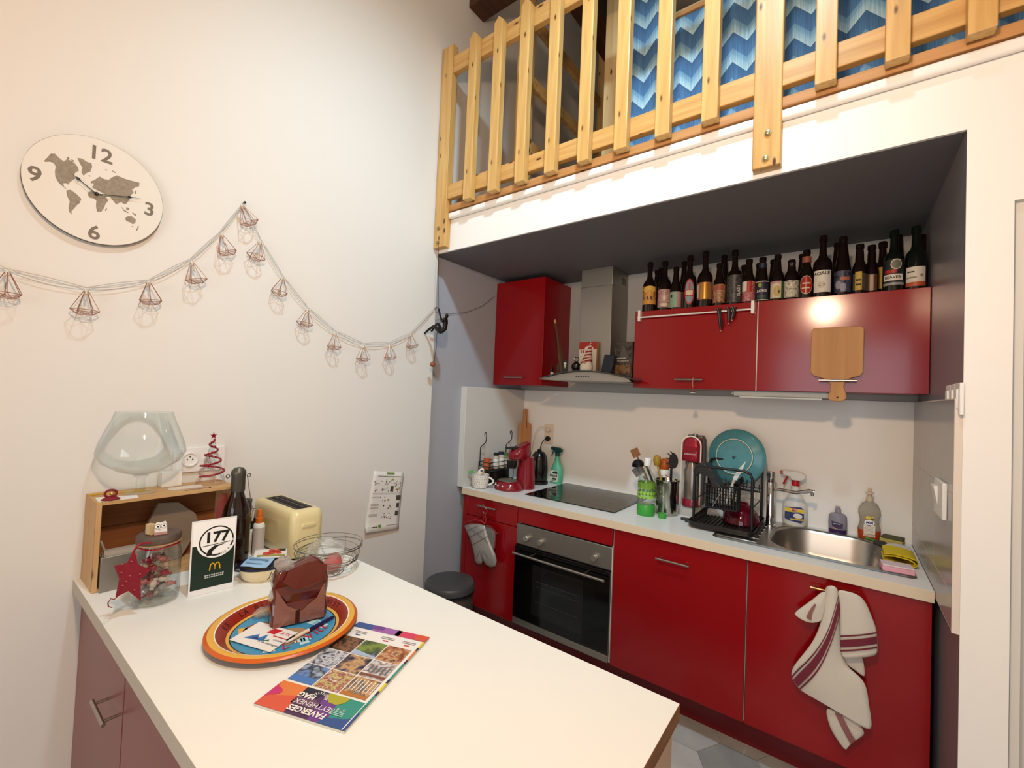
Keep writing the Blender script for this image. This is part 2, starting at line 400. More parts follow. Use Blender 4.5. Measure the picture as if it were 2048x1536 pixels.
for z in (2.66, 3.02, 3.42, 3.80):
    box('rail', .392, .42, -.675, .255, z-.035, z+.035, PINEX, sh, bevel=.002)
struct(box('beam_loft', .70, .84, -.9, 1.5, 3.66, 3.86, DARKW, bevel=.006))
struct(box('beam_purlin', .001, 4.0, -.80, -.66, 3.98, 4.14, DARKW, bevel=.006))
# ------------------------------------------------------------------ balustrade
rail = thing('balustrade', 'varnished pine balustrade along the edge of the loft', 'railing', (1.2, -1.0, 2.6))
box('post', .006, .097, -1.008, YF, 2.357, 3.56, PINE, rail, bevel=.004)
box('post', 1.680, 1.769, -1.008, YF, 2.3555, 3.56, PINE, rail, bevel=.004)
box('bottom_rail', .097, 4.0, -1.000, -.968, 2.635, 2.720, PINEX, rail, bevel=.003)
box('top_rail', .097, 4.0, -1.000, -.968, 3.385, 3.487, PINEX, rail, bevel=.003)
me = None
for k in range(21):
    if k == 8: continue
    x = .262+.178*k
    if x > 3.9: break
    prof = [(-.0, 2.575), (.058, 2.575), (.058, 3.485), (.029, 3.515), (0, 3.485)]
    if me is None:
        o = slab('baluster', prof, (0, -1.001, 0), (1, 0, 0), (0, 0, 1), .040, PINE, rail, bevel=.003); me = o.data
    else:
        q = o.copy(); COL.objects.link(q); o = q
    o.location = (x, 0, 0)
BRASS = M('zinc bolt', '#a89a78', .35, 1)
for (x, z) in ((.045, 2.47), (.045, 2.385), (1.728, 2.475), (1.723, 2.385)):
    X = Matrix.Translation((x, -1.008, z)) @ Matrix.Rotation(math.pi/2, 4, 'X')
    lathe('bolt', [(0, 0), (.012, 0), (.012, .003), (.007, .003), (.007, .010), (0, .012)], (0, 0, 0), BRASS, rail, 12, X)

# ------------------------------------------------------------------ kitchen units
YD, YWF, XR = -.648, -.665, 2.2165
CARC = M('white melamine carcass', '#d9d2c6', .5)
def bar_handle(parent, x0, x1, y, z, r=.005, mat=STEEL, name='handle'):
    b = MB(); b.tube([(x0, y-.032, z), (x1, y-.032, z)], r, 12)
    for x in (x0+.018, x1-.018): b.tube([(x, y+.001, z), (x, y-.032, z)], r*.8, 8)
    return b.build(name, mat, parent)
def base_unit(label, x0, x1, doors, group=None):
    t = thing('base_cabinet', label, 'cabinet', ((x0+x1)/2, -.3, .178), group)
    b = MB(); b.box(x0, x0+.016, YD+.02, -.02, .178, .855).box(x1-.016, x1, YD+.02, -.02, .178, .855).box(x0+.016, x1-.016, YD+.02, -.02, .178, .194).box(x0+.016, x1-.016, -.03, -.02, .194, .70)
    b.build('body', CARC, t, 0)
    for nm, a0, a1, z0, z1 in doors: box(nm, a0, a1, YD, YD+.018, z0, z1, RED, t, bevel=.0015)
    return t
u1 = base_unit('narrow red base cabinet with a drawer beside the grey wall', .008, .442, [('drawer_front', .040, .441, .735, .856), ('door', .040, .441, .181, .731), ('filler_strip', .004, .038, .181, .856)])
bar_handle([c for c in u1.children if c.name.startswith('drawer')][0], .152, .300, YD, .815)
lathe('knob', [(0, 0), (.006, 0), (.004, .012), (.010, .018), (.009, .024), (0, .026)], (0, 0, 0), STEEL, u1, 14, Matrix.Translation((.297, YD, .667)) @ Matrix.Rotation(math.pi/2, 4, 'X'))
u2 = thing('base_cabinet', 'red base cabinet built around the oven', 'cabinet', (.74, -.3, .178))
b = MB(); b.box(.4445, .456, YD+.02, -.02, .178, .855).box(1.030, 1.0415, YD+.02, -.02, .178, .855).box(.456, 1.030, YD+.02, -.02, .178, .186); b.build('body', CARC, u2, 0)
box('top_panel', .4445, 1.039, YD, YD+.018, .766, .856, RED, u2, bevel=.0015)
u3 = base_unit('red base cabinet with a single tall door right of the oven', 1.046, 1.646, [('door', 1.048, 1.645, .181, .856)])
bar_handle([c for c in u3.children if c.name.startswith('door')][0], 1.270, 1.420, YD, .775)
u4 = base_unit('red sink cabinet with the tea towel hung on its handle', 1.650, 2.214, [('door', 1.651, 2.2135, .181, .856)])
bar_handle([c for c in u4.children if c.name.startswith('door')][0], 1.868, 2.02, YD, .818, r=.004, mat=M('brass handle', '#b59a62', .35, 1))
tag(box('plinth', .004, 2.214, -.499, -.485, .001, .176, REDDK), 'dark red plinth running under the base cabinets', 'plinth')
# worktop with a cut-out for the sink
wt = thing('worktop', 'white kitchen worktop with a cream front edge', 'worktop', (1.1, -.3, .86))
b = MB(); sx0, sx1, sy0, sy1 = 1.69, 2.145, -.553, -.085
b.box(.0025, sx0, YWF+.001, -.0105, .8606, .900).box(sx1, XR, YWF+.001, -.0105, .8606, .9).box(sx0, sx1, YWF+.001, sy0, .8606, .9).box(sx0, sx1, sy1, -.0105, .8606, .9)
b.build('top', WTOP, wt, 0)
box('front_edge', .0025, XR, YWF, YWF+.0008, .8606, .8995, WEDGE, wt)
# sink
sk = thing('sink', 'stainless steel sink with a rounded bowl and ribbed drainer', 'sink', (1.9, -.31, .9))
def rr3(cx, cy, w, h, r, z, n=8): return [(x, y, z) for x, y in rrect(w, h, r, n, cx, cy)]
cx, cy = 1.9175, -.319
loft('bowl', [rr3(cx, cy, .452, .465, .15, .9062), rr3(cx, cy, .436, .448, .145, .9045), rr3(cx, cy, .425, .436, .14, .892), rr3(cx, cy, .405, .416, .13, .80), rr3(cx, cy, .37, .38, .12, .765), rr3(cx, cy, .08, .08, .039, .76)], STEEL, sk, 60, cap0=False)
ring0, ring1 = rrect(.70, .50, .03, 8, 1.835, -.319), rrect(.452, .465, .15, 8, cx, cy)
n = len(ring0)
add('rim', [(x, y, .9015) for x, y in ring0]+[(x, y, .9062) for x, y in rrect(.69, .49, .028, 8, 1.835, -.319)]+[(x, y, .9062) for x, y in ring1],
    [(i, (i+1) % n, (i+1) % n+n, i+n) for i in range(n)]+[(i+n, (i+1) % n+n, (i+1) % n+2*n, i+2*n) for i in range(n)], STEEL, sk, 30)
for k in range(7): box('drainer_rib', 1.50, 1.665, -.545+.065*k, -.53+.065*k, .9062, .909, STEEL, sk, bevel=.001)
lathe('drain', [(.035, .7605), (.03, .763), (.012, .762), (.0, .764)], (cx, cy, 0), CHROME, sk, 20)
fx, fy = 1.672, -.178
fc = thing('tap', 'tall chrome kitchen tap with a swivel spout', 'tap', (fx, fy, .9062))
zt = PX(1541, 943, y=fy).z
lathe('column', [(0, .9062), (.026, .9062), (.026, .914), (.0185, .916), (.0185, zt-.055), (.0178, zt-.054), (.0178, zt-.052), (.0185, zt-.051), (.0185, zt), (.015, zt+.003), (0, zt+.003)], (fx, fy, 0), CHROME, fc, 28)
e = PX(1629, 985, y=fy-.02); zs = PX(1541, 977, y=fy).z
tube('spout', [(fx, fy, zs), (fx+.05, fy-.005, zs+.002), (fx+.11, fy-.012, zs-.001), (e.x-.02, e.y, e.z+.004), (e.x, e.y, e.z)], [.007, .008, .009, .010, .011], CHROME, fc, 12)
lathe('aerator', [(0, -.012), (.007, -.012), (.008, 0), (0, 0)], (e.x-.008, e.y, e.z-.006), CHROME, fc, 12)
# hob
hb = thing('hob', 'black glass ceramic hob set in the white worktop', 'hob', (.7, -.27, .9))
box('glass', .4047, .993, -.529, -.026, .9002, .9055, BLACKG, hb, bevel=.001)
for (x, y, r) in ((.55, -.39, .09), (.84, -.40, .07), (.56, -.15, .07), (.84, -.15, .09)):
    S = Sheet((x, y, .9056), (1, 0, 0), (0, 1, 0)); S.ring(0, 0, r-.0012, r, M('hob print grey', '#4a4a4a', .3)); S.build('ring_mark', hb)
# oven
ov = thing('oven', 'built-in oven with steel control panel and black glass door', 'oven', (.74, -.35, .19))
box('housing', .458, 1.028, YD+.004, -.08, .19, .758, M('oven housing', '#3a3a3a', .6), ov)
box('control_panel', .4435, 1.041, YD-.004, YD+.004, .645, .760, STEELM, ov, bevel=.002)
box('door_glass', .4435, 1.040, YD-.016, YD+.003, .228, .640, BLACKG, ov, bevel=.002)
box('window', .573, .894, YD-.0166, YD-.0160, .280, .555, M('oven window glass', '#191919', .1, spec=.6), ov)
S = Sheet((0, YD-.0167, 0), (1, 0, 0), (0, 0, 1)); gm = M('oven rack glimpse', '#3c3c39', .4)
S.rect(.60, .87, .468, .471, gm).rect(.60, .87, .356, .359, gm).rect(.60, .87, .44, .442, M('oven rack glimpse')); S.build('rack_lines', ov)
box('bottom_strip', .4435, 1.040, YD-.014, YD+.003, .190, .225, STEELM, ov, bevel=.002)
h = MB(); h.tube([(.455, -.70, .604), (1.028, -.70, .604)], .0068, 14)
for x in (.567, .909): h.tube([(x, YD-.014, .604), (x, -.70, .604)], .006, 10)
h.build('door_handle', STEEL, ov)
for x in (.521, .616, .949):
    lathe('knob', [(0, 0), (.017, 0), (.0165, .020), (.015, .022), (0, .022)], (0, 0, 0), M('satin silver knob', '#c4c0b8', .3, .9), ov, 20, Matrix.Translation((x, YD-.004, .690)) @ Matrix.Rotation(math.pi/2, 4, 'X'))
for x in (.552, .568): box('pilot_light', x, x+.003, YD-.0050, YD-.0042, .714, .717, BLACK, ov)
box('side_gasket', 1.041, 1.045, YD-.002, YD+.01, .19, .76, CARC, u2)
# wall cabinets
YU = -.343
def wall_unit(label, x0, x1, z0, z1, side=RED, under=GREY):
    t = thing('wall_cabinet', label, 'cabinet', ((x0+x1)/2, -.17, z0))
    box('body', x0+.001, x1-.001, YU+.020, -.012 if z0 < 1.553 else -.0005, z0+.002, z1-.001, [side], t)
    d = box('door', x0, x1, YU, YU+.018, z0, z1, RED, t, bevel=.0015)
    return t, d
w1, d1 = wall_unit('tall red wall cabinet in the corner left of the hood', -.043, .3708, 1.580, 2.306)
bar_handle(d1, .078, .236, YU, 1.632)
w2, d2 = wall_unit('red flap wall cabinet with the towel rail along its top', .996, 1.6145, 1.581, 2.016)
bar_handle(d2, 1.238, 1.378, YU, 1.630, r=.0055)
w3, d3 = wall_unit('red flap wall cabinet with the bamboo board hung on its handle', 1.6190, 2.231, 1.581, 2.016)
bar_handle(d3, 1.868, 2.002, YU, 1.632, r=.0055)
box('edge_strip', 1.6148, 1.6188, YU+.002, YU+.02, 1.581, 2.0165, CARC, w2)
# rail with clips on the flap
rl = thing('towel_rail', 'thin white rail clipped over the top of a red wall cabinet', 'rail', (1.3, YU-.02, 1.97))
tube('bar', [(1.020, YU-.022, 1.977), (1.606, YU-.022, 1.977)], .0045, WPLAST, rl, 12)
for x in (1.028, 1.597): box('clip', x-.007, x+.007, YU-.026, YU-.0003, 1.956, 2.018, WPLAST, rl, bevel=.002)
for i, (x, l, lean, lb) in enumerate(((1.446, .095, .012, 'dark clothes peg with a pale bead hanging from the towel rail'), (1.492, .06, 0, 'small dark clip with a gold bead hanging on the towel rail'), (1.515, .045, -.008, 'brown hair clip clasped round the towel rail'))):
    pg = thing('peg', lb, 'peg', (x, YU-.03, 1.98))
    b = MB(); zz = 1.977
    b.tube([(x-.008, YU-.034, zz+.018), (x, YU-.03, zz), (x+lean, YU-.032, zz-l)], [.006, .008, .005], 8)
    b.tube([(x+.012, YU-.034, zz+.014), (x+.006, YU-.03, zz), (x+lean+.008, YU-.03, zz-l*.8)], [.004, .006, .004], 8)
    b.build('clip', M('dark brown plastic', '#2a1512', .4), pg)
    lathe('bead', [(0, -.005), (.004, -.003), (.005, 0), (.004, .003), (0, .005)], (x+lean+.002, YU-.034, zz-l-.006), M('pale metal bead', '#c9a98a', .3, .6), pg, 10)
# charm on the handle
c0 = PX(1387, 765, y=YU-.036)
ch = thing('charm', 'small brown figure charm hanging by a ribbon from a cabinet handle', 'charm', (1.335, YU-.036, 1.57))
cxh = 1.335
tube('ribbon', [(cxh, YU-.040, 1.638), (cxh-.002, YU-.041, 1.61), (cxh, YU-.04, 1.592)], .0018, M('pink ribbon', '#c98a7c', .7), ch, 6)
lathe('figure', [(0, .030), (.005, .027), (.006, .021), (.004, .018), (.010, .010), (.012, .004), (.007, 0), (0, 0)], (cxh, YU-.040, 1.562), M('dark brown wood charm', '#6b3a26', .5), ch, 14)
lathe('foot_disc', [(0, -.003), (.014, -.003), (.014, 0), (0, 0)], (cxh, YU-.040, 1.562), M('pale green felt', '#b8c4a0', .8), ch, 14)
# bamboo board hooked behind the handle, handle down
BAMB = wood('bamboo board', '#ab743c', '#c18b4e', 'z', .5, .5, knots=False)
bb = thing('chopping_board', 'square bamboo chopping board hung upside down on a wall cabinet handle', 'board', (1.93, YU-.02, 1.54))
out = []
for (x, z) in ((1.836, 1.67), (1.836, 1.855), (1.845, 1.868), (2.014, 1.868), (2.023, 1.855), (2.023, 1.67), (2.012, 1.652), (1.985, 1.645), (1.963, 1.63), (1.957, 1.605), (1.967, 1.575), (1.968, 1.555), (1.955, 1.542), (1.925, 1.540), (1.905, 1.548), (1.903, 1.565), (1.910, 1.585), (1.910, 1.615), (1.900, 1.635), (1.87, 1.645), (1.85, 1.652)):
    out.append((x, z))
slab('board', out, (0, YU-.014, 0), (1, 0, 0), (0, 0, 1), .012, BAMB, bb, bevel=.003)
lathe('hanging_hole', [(0, 0), (.004, 0), (.004, .001), (0, .001)], (0, 0, 0), M('dark wood hole', '#3a1f10', .7), bb, 10, Matrix.Translation((1.936, YU-.0262, 1.558)) @ Matrix.Rotation(math.pi/2, 4, 'X'))
# strip light under the right units
sl = thing('strip_light', 'slim grey strip light under the red wall cabinets, switched off', 'light', (1.72, -.27, 1.55))
box('housing', 1.515, 1.905, -.318, -.262, 1.553, 1.5805, M('light housing grey', '#a9aca6', .5), sl, bevel=.003)
box('diffuser', 1.54, 1.88, -.312, -.285, 1.544, 1.553, M('light diffuser', '#c4c8c2', .35), sl, bevel=.002)
box('plug_end', 1.502, 1.515, -.30, -.275, 1.562, 1.575, M('light housing grey'), sl)
# ------------------------------------------------------------------ hood
hd = thing('cooker_hood', 'steel chimney cooker hood with a curved glass canopy', 'hood', (.69, -.2, 1.6))
XA, XB = .470, 1.050; xm = (XA+XB)/2; HW = (XB-XA)/2
def arc(x): return 1.616+.044*(1-((x-xm)/HW)**2)
xs = [XA+(XB-XA)*i/24 for i in range(25)]
# the canopy between the two neighbouring cabinets
b = MB()
def canopy(y0, y1, xa, xb):
    xs = [xa+(xb-xa)*i/24 for i in range(25)]; vs, fs = [], []
    for x in xs: vs += [(x, y0, arc(x)+.003), (x, y1, arc(x)+.003), (x, y1, arc(x)+.009), (x, y0, arc(x)+.009)]
    for i in range(24):
        for k in range(4): fs.append((4*i+k, 4*i+(k+1) % 4, 4*i+4+(k+1) % 4, 4*i+4+k))
    fs += [(0, 1, 2, 3), (96, 99, 98, 97)]
    return vs, fs
b.put(*canopy(-.505, -.346, XA-.012, XB+.004)).put(*canopy(-.346, -.02, XA-.012, .994))
b.build('glass_canopy', M('smoked canopy glass', '#2e3230', .1, spec=.6), hd, 40)
poly = [(XA+.006, 1.612), (XB-.004, 1.606)]+[(x, arc(x)+.001) for x in reversed(xs) if XA+.01 < x < XB-.01]
slab('front_panel', poly, (0, -.486, 0), (1, 0, 0), (0, 0, 1), .006, STEELM, hd)
b = MB(); b.put(*slabv([(x, z) for x, z in ((.50, 1.613), (.985, 1.608), (.985, 1.626), (.9, 1.640), (.76, 1.645), (.6, 1.640), (.50, 1.624))], (0, -.03, 0), (1, 0, 0), (0, 0, 1), .455)); b.build('body', STEELM, hd, 0)
for k in range(6): lathe('button', [(0, 0), (.0045, 0), (.0045, .004), (0, .004)], (0, 0, 0), M('hood button', '#4a4845', .4, .5), hd, 10, Matrix.Translation((.712+.0155*k, -.492, 1.634)) @ Matrix.Rotation(math.pi/2, 4, 'X'))
box('chimney', .585, .805, -.2477, -.0005, 1.640, 2.222, STEELM, hd, bevel=.002)
box('chimney_sleeve', .587, .803, -.2457, -.0005, 2.222, 2.3398, STEELM, hd, bevel=.002)
for k in range(4): box('vent_slot', .8031, .8036, -.10+.015*k, -.092+.015*k, 2.255, 2.30, BLACK, hd)
# ------------------------------------------------------------------ sockets and switches
def socket_disc(parent, P, ax, r=.021):
    X = Matrix.Translation(P) @ (Matrix.Rotation(math.pi/2, 4, 'Y') if ax == 'x' else Matrix.Rotation(math.pi/2, 4, 'X'))
    s = lathe('socket_face', [(0, .0015), (r*.8, .0015), (r*.86, .006), (r, .006), (r, 0), (0, 0)], (0, 0, 0), WPLAST, parent, 24, X)
    for q in ((-.0085, 0), (.0085, 0), (0, .010)):
        p = Vector(P)+(Vector((.0016, q[0], q[1])) if ax == 'x' else Vector((q[0], -.0016, q[1])))
        lathe('pin_hole', [(0, 0), (.0025, 0), (.0025, .0004), (0, .0004)], (0, 0, 0), BLACK, s, 8, Matrix.Translation(p) @ (Matrix.Rotation(math.pi/2, 4, 'Y') if ax == 'x' else Matrix.Rotation(math.pi/2, 4, 'X')))
so = thing('wall_socket', 'double cream wall socket on the beige splashback by the kettle', 'socket', (.235, -.01, 1.21))
CREAM = M('cream plastic', '#e2cdb4', .4)
slab('plate', rrect(.075, .145, .008, 4, .236, 1.235), (0, -.0101, 0), (1, 0, 0), (0, 0, 1), .008, CREAM, so, bevel=.002)
for z in (1.267, 1.203): socket_disc(so, (.240, -.0185, z), 'y')
s3 = thing('light_switch', 'triple white light switch on the grey alcove wall', 'switch', (2.233, -.85, 1.5))
for k in range(3):
    y = -.945+.0725*k
    box('plate', 2.223, 2.2328, y-.035, y+.035, 1.505, 1.598, WPLAST, s3, bevel=.002)
    box('rocker', 2.2185, 2.2235, y-.017, y+.017, 1.522, 1.58, WPLAST, s3, bevel=.002)
s4 = thing('wall_socket', 'white socket with a raised flap on the grey wall tiles', 'socket', (2.217, -.78, 1.2))
box('plate', 2.206, 2.2178, -.86, -.705, 1.178, 1.292, WPLAST, s4, bevel=.003)
box('flap', 2.196, 2.2065, -.775, -.715, 1.20, 1.272, WPLAST, s4, bevel=.002, X=tilt('Y', -9, (2.2065, 0, 1.272)))

# ------------------------------------------------------------------ bar counter
BYN, BYF, BX1 = -2.4564, -1.7501, 1.6896
BTOP = M('white laminate bar top', '#ebebe5', .38, spec=.4)
bt = thing('bar_counter', 'white laminate bar counter top standing out from the white wall', 'worktop', (.85, -2.1, .82))
box('top', .001, BX1, BYN, BYF, BZ-.036, BZ, BTOP, bt)
box('near_edge', .001, BX1, BYN-.0008, BYN, BZ-.036, BZ-.0002, M('grey beige edging', '#b9ad9c', .5), bt)
box('end_edge', BX1, BX1+.0008, BYN-.0008, BYF, BZ-.036, BZ-.0002, wood('chipped brown edging', '#6b4526', '#8a5f38', 'y', .6), bt)
REDB = M('plum red lacquer', '#7a3430', .3, spec=.5)
for k in range(3):
    x0, x1 = .004+.552*k, .004+.552*(k+1)-.004
    t = thing('bar_cabinet', ('plum red bar cabinet under the bar, against the white wall', 'plum red bar cabinet under the middle of the bar', 'plum red bar cabinet under the free end of the bar')[k], 'cabinet', ((x0+x1)/2, -2.1, .0), 'cabinets under the bar top')
    box('body', x0, x1, BYN+.045, BYF-.02, .001, BZ-.0365, CARC, t)
    dd = box('door', x0+.001, x1-.001, BYN+.022, BYN+.040, .10, BZ-.042, REDB, t, bevel=.0015)
    bar_handle(dd, x0+.40, x0+.53, BYN+.022, .66)
tag(box('end_panel', 1.660, 1.678, BYN+.02, BYF-.006, .001, BZ-.0365, M('pink beige panel', '#c2a48c', .5), bevel=.001), 'pinkish beige panel closing the free end of the bar', 'panel')

# ------------------------------------------------------------------ things on the kitchen worktop
GLASS = M('clear glass', '#ffffff', .02, trans=1, ior=1.45)
THING = thin_glass('thin clear plastic', '#fafcfa')
CERA = M('white glazed ceramic', '#e9e2d8', .25)
WIRE = M('black coated wire', '#141414', .45)
INK = M('black ink', '#1a1a1a', .6)
def X0(p): return Matrix.Translation(p)
# mug
mp_ = Vector((.088, -.588, .9))
mg = thing('mug', 'white mug with a grey speckled pattern at the end of the worktop', 'mug', mp_)
lathe('cup', [(0, .004), (.030, .004), (.034, 0), (.046, .006), (.053, .022), (.056, .05), (.057, .088), (.054, .088), (.053, .05), (.048, .02), (.03, .012), (0, .012)], mp_, CERA, mg, 36)
hd_ = [Vector((.057+.030*math.sin(math.pi*t/10), 0, .072-.050*t/10+.0)) for t in range(11)]
Q = X0(mp_) @ Matrix.Rotation(math.radians(30), 4, 'Z')
tube('handle', [Q @ (p+Vector((-.006 if i in (0, 10) else 0, 0, 0))) for i, p in enumerate(hd_)], .006, CERA, mg, 10)
b = MB(); random.seed(3)
for r in range(5):
    for k in range(22):
        a = 2*math.pi*(k+.5*(r % 2))/22+random.uniform(-.06, .06); z = .018+.015*r; R = .0548+.0022*(r > 1)+.0008*(r > 2)
        ta = random.uniform(-.7, .7); ln = .0036
        c = Vector((R*math.cos(a), R*math.sin(a), z)); t = Vector((-math.sin(a), math.cos(a), 0))
        d1_ = (t*math.sin(ta)+Vector((0, 0, 1))*math.cos(ta))*ln; d2_ = (t*math.cos(ta)-Vector((0, 0, 1))*math.sin(ta))*.0011
        b.put([mp_+c+d1_+d2_, mp_+c+d1_-d2_, mp_+c-d1_-d2_, mp_+c-d1_+d2_], [(0, 1, 2, 3)])
b.build('speckles', M('grey brown glaze', '#6e645c', .4), mg, 0)
tb = thing('tea_infuser', 'white bird shaped tea holder with a green tag in the speckled mug', 'tea holder', mp_+Vector((0, 0, .085)))
bp = mp_+Vector((.006, -.006, .100))
lathe('body', [(0, -.03), (.016, -.02), (.021, .0), (.017, .018), (.009, .03), (0, .034)], (0, 0, 0), CERA, tb, 18, X0(bp) @ Matrix.Rotation(.5, 4, 'Y') @ Matrix.Rotation(-.2, 4, 'X'))
lathe('eye', [(0, -.004), (.007, -.003), (.008, 0), (.007, .003), (0, .004)], bp+Vector((.018, -.012, .016)), INK, tb, 12)
add('beak', [bp+Vector(q) for q in ((.024, -.006, .012), (.030, -.02, .006), (.034, -.004, .010), (.046, -.016, .004))], [(0, 1, 2), (0, 1, 3), (1, 2, 3), (0, 2, 3)], M('ochre glaze', '#c79a3a', .4), tb)
box('tag', -.018, .018, -.0012, .0012, -.008, .008, M('green paper tag', '#57a046', .7), tb, X=X0(mp_+Vector((-.055, -.03, .100))) @ Matrix.Rotation(math.radians(-25), 4, 'Y') @ Matrix.Rotation(math.radians(35), 4, 'Z'))
tube('string', [mp_+Vector((-.04, -.02, .105)), mp_+Vector((-.02, -.01, .098)), mp_+Vector((0, 0, .09))], .0008, CERA, tb, 5)
# spice rack against the side splashback
rx0, rx1, ry0, ry1 = .016, .108, -.526, -.260
sr = thing('spice_rack', 'black wire spice rack with two curled hooks by the pale splashback', 'rack', ((rx0+rx1)/2, -.4, .9))
b = MB()
for z in (1.055, 1.028): b.tube([(rx0, ry0, z), (rx1, ry0, z), (rx1, ry1, z), (rx0, ry1, z)], .0022, 6, True)
for z in (1.004, .925): 
    b.tube([(rx0, ry0, z), (rx1, ry0, z), (rx1, ry1, z), (rx0, ry1, z)], .0025, 6, True)
    for k in range(1, 8): b.tube([(rx0, ry0+(ry1-ry0)*k/8, z), (rx1, ry0+(ry1-ry0)*k/8, z)], .0014, 6)
for (x, y) in ((rx0, ry0), (rx1, ry0), (rx1, ry1), (rx0, ry1)): b.tube([(x, y, .9005), (x, y, 1.057)], .0028, 6)
b.build('frame', WIRE, sr)
for y in (ry0+.005, ry1+.02):
    tube('hook', [(rx0+.004, y, 1.03), (rx0+.004, y, 1.15), (rx0+.02, y, 1.165), (rx0+.045, y, 1.185), (rx0+.052, y, 1.205), (rx0+.052, y, 1.245), (rx0+.047, y, 1.253), (rx0+.040, y, 1.252), (rx0+.036, y, 1.244), (rx0+.037, y, 1.233)], .0032, WIRE, sr, 8)
def jar(lb, x, y, z, r, h, body, lid, lab=None, lidh=.018):
    t = thing('spice_jar', lb, 'jar', (x, y, z), 'jars in the spice rack')
    lathe('glass', [(0, 0), (r*.94, 0), (r, .004), (r, h-.012), (r*.8, h), (0, h)], (x, y, z), body, t, 20)
    lathe('lid', [(0, h), (r*.86, h), (r*.88, h+lidh-.002), (r*.8, h+lidh), (0, h+lidh)], (x, y, z), lid, t, 20)
    if lab: lathe('label', [(r+.0004, h*.2), (r+.0004, h*.75)], (x, y, z), lab, t, 20)
PAPR = M('paprika powder glass', '#b5542a', .25); SALT = M('pale powder glass', '#bdb3a4', .2); HERB = M('dried herb glass', '#8d8b6a', .25)
jar('squat jar of orange spice with an orange lid', .062, -.495, 1.007, .027, .055, PAPR, M('orange lid', '#c0502c', .4), M('orange spice label', '#b0643c', .5))
jar('salt jar with a white label and black lid', .080, -.425, 1.007, .021, .088, SALT, BLACK, M('white jar label', '#e6e2da', .5))
jar('tall jar with a dark blue lid and white label', .083, -.372, 1.007, .023, .092, SALT, M('navy lid', '#1d2340', .35), M('white jar label'))
jar('jar of dried herbs with a green lid', .068, -.305, 1.007, .024, .078, HERB, M('green lid', '#4d8238', .4), M('cream jar label', '#cfc7ad', .5))
tn = thing('tin', 'glossy black tin lying on the lower spice rack shelf', 'tin', (.06, -.41, .928))
loft('box', [[(x+.062, y-.40, z) for x, y in rrect(.075, .22, r, 4)] for z, r in ((.9285, .01), (.93, .012), (.99, .012), (.995, .008))], M('glossy black tin', '#1b1816', .18), tn)
# coffee machine
bc, tc_ = Vector((.243, -.492, .9)), Vector((.262, -.345, .9))
fd = (bc-tc_).normalized(); fd = Vector((-.45, -.89, 0)).normalized(); sd = Vector((-fd.y, fd.x, 0))
CRED = M('raspberry red plastic', '#84101f', .22, coat=.4)
cm = thing('coffee_machine', 'raspberry red pod coffee machine with a rounded base', 'coffee machine', (.262, -.42, .9))
o0 = Vector((.268, -.402, .9))
def orng(cf, cs, f, s, n=28): return [o0+fd*(cf+f*math.cos(2*math.pi*i/n))+sd*(cs+s*math.sin(2*math.pi*i/n)) for i in range(n)]
def L(ring, z): return [p+Vector((0, 0, z)) for p in ring]
loft('base', [L(orng(.075, 0, .088, .098), 0), L(orng(.075, 0, .094, .102), .006), L(orng(.075, 0, .092, .1), .02), L(orng(.075, 0, .078, .088), .045), L(orng(.075, 0, .066, .076), .055)], CRED, cm)
loft('drip_tray', [L(orng(.085, 0, .062, .070), .0555), L(orng(.085, 0, .062, .070), .058), L(orng(.085, 0, .055, .063), .059)], STEELM, cm)
loft('tower', [L(orng(-.045, 0, .062, .066), .001), L(orng(-.045, 0, .062, .064), .06), L(orng(-.046, 0, .055, .058), .16), L(orng(-.04, 0, .056, .058), .205)], CRED, cm)
def tring(z, f0, f, s, tl): return [p+Vector((0, 0, z-tl*((p-o0).dot(fd)-f0))) for p in orng(f0, 0, f, s)]
loft('head', [tring(.196, .005, .066, .058, .10), tring(.204, .006, .073, .064, .16), tring(.250, .010, .078, .066, .34), tring(.272, .006, .074, .063, .42), tring(.280, .002, .060, .050, .45)], CRED, cm)
loft('lever', [[o0+fd*f+sd*s+Vector((0, 0, z)) for f, s, z in ((.020, w, h0), (.020, -w, h0), (.020, -w, h0+.02), (.020, w, h0+.02))] if k == 0 else [o0+fd*f+sd*s+Vector((0, 0, z)) for f, s, z in ((.108, .012, .262), (.108, -.012, .262), (.108, -.012, .270), (.108, .012, .270))] for k, w, h0 in ((0, .030, .252), (1, 0, 0))], BLACK, cm)
loft('spout', [L(orng(.062, 0, .026, .034, 20), .135), L(orng(.062, 0, .030, .038, 20), .15), L(orng(.060, 0, .032, .042, 20), .185)], M('smoked black plastic', '#171414', .2), cm)
for k, a in enumerate((-50, -25, 0, 25)):
    a = math.radians(a+10); p = o0+fd*(.075+.088*math.cos(a))+sd*(.094*math.sin(a))+Vector((0, 0, .030))
    lathe('button', [(0, -.006), (.005, -.004), (.0065, 0), (.005, .004), (0, .006)], p, M('window glint', '#d8d4ce', .2, .6), cm, 10)  # no real buttons: four pale beads imitate window reflections on the base
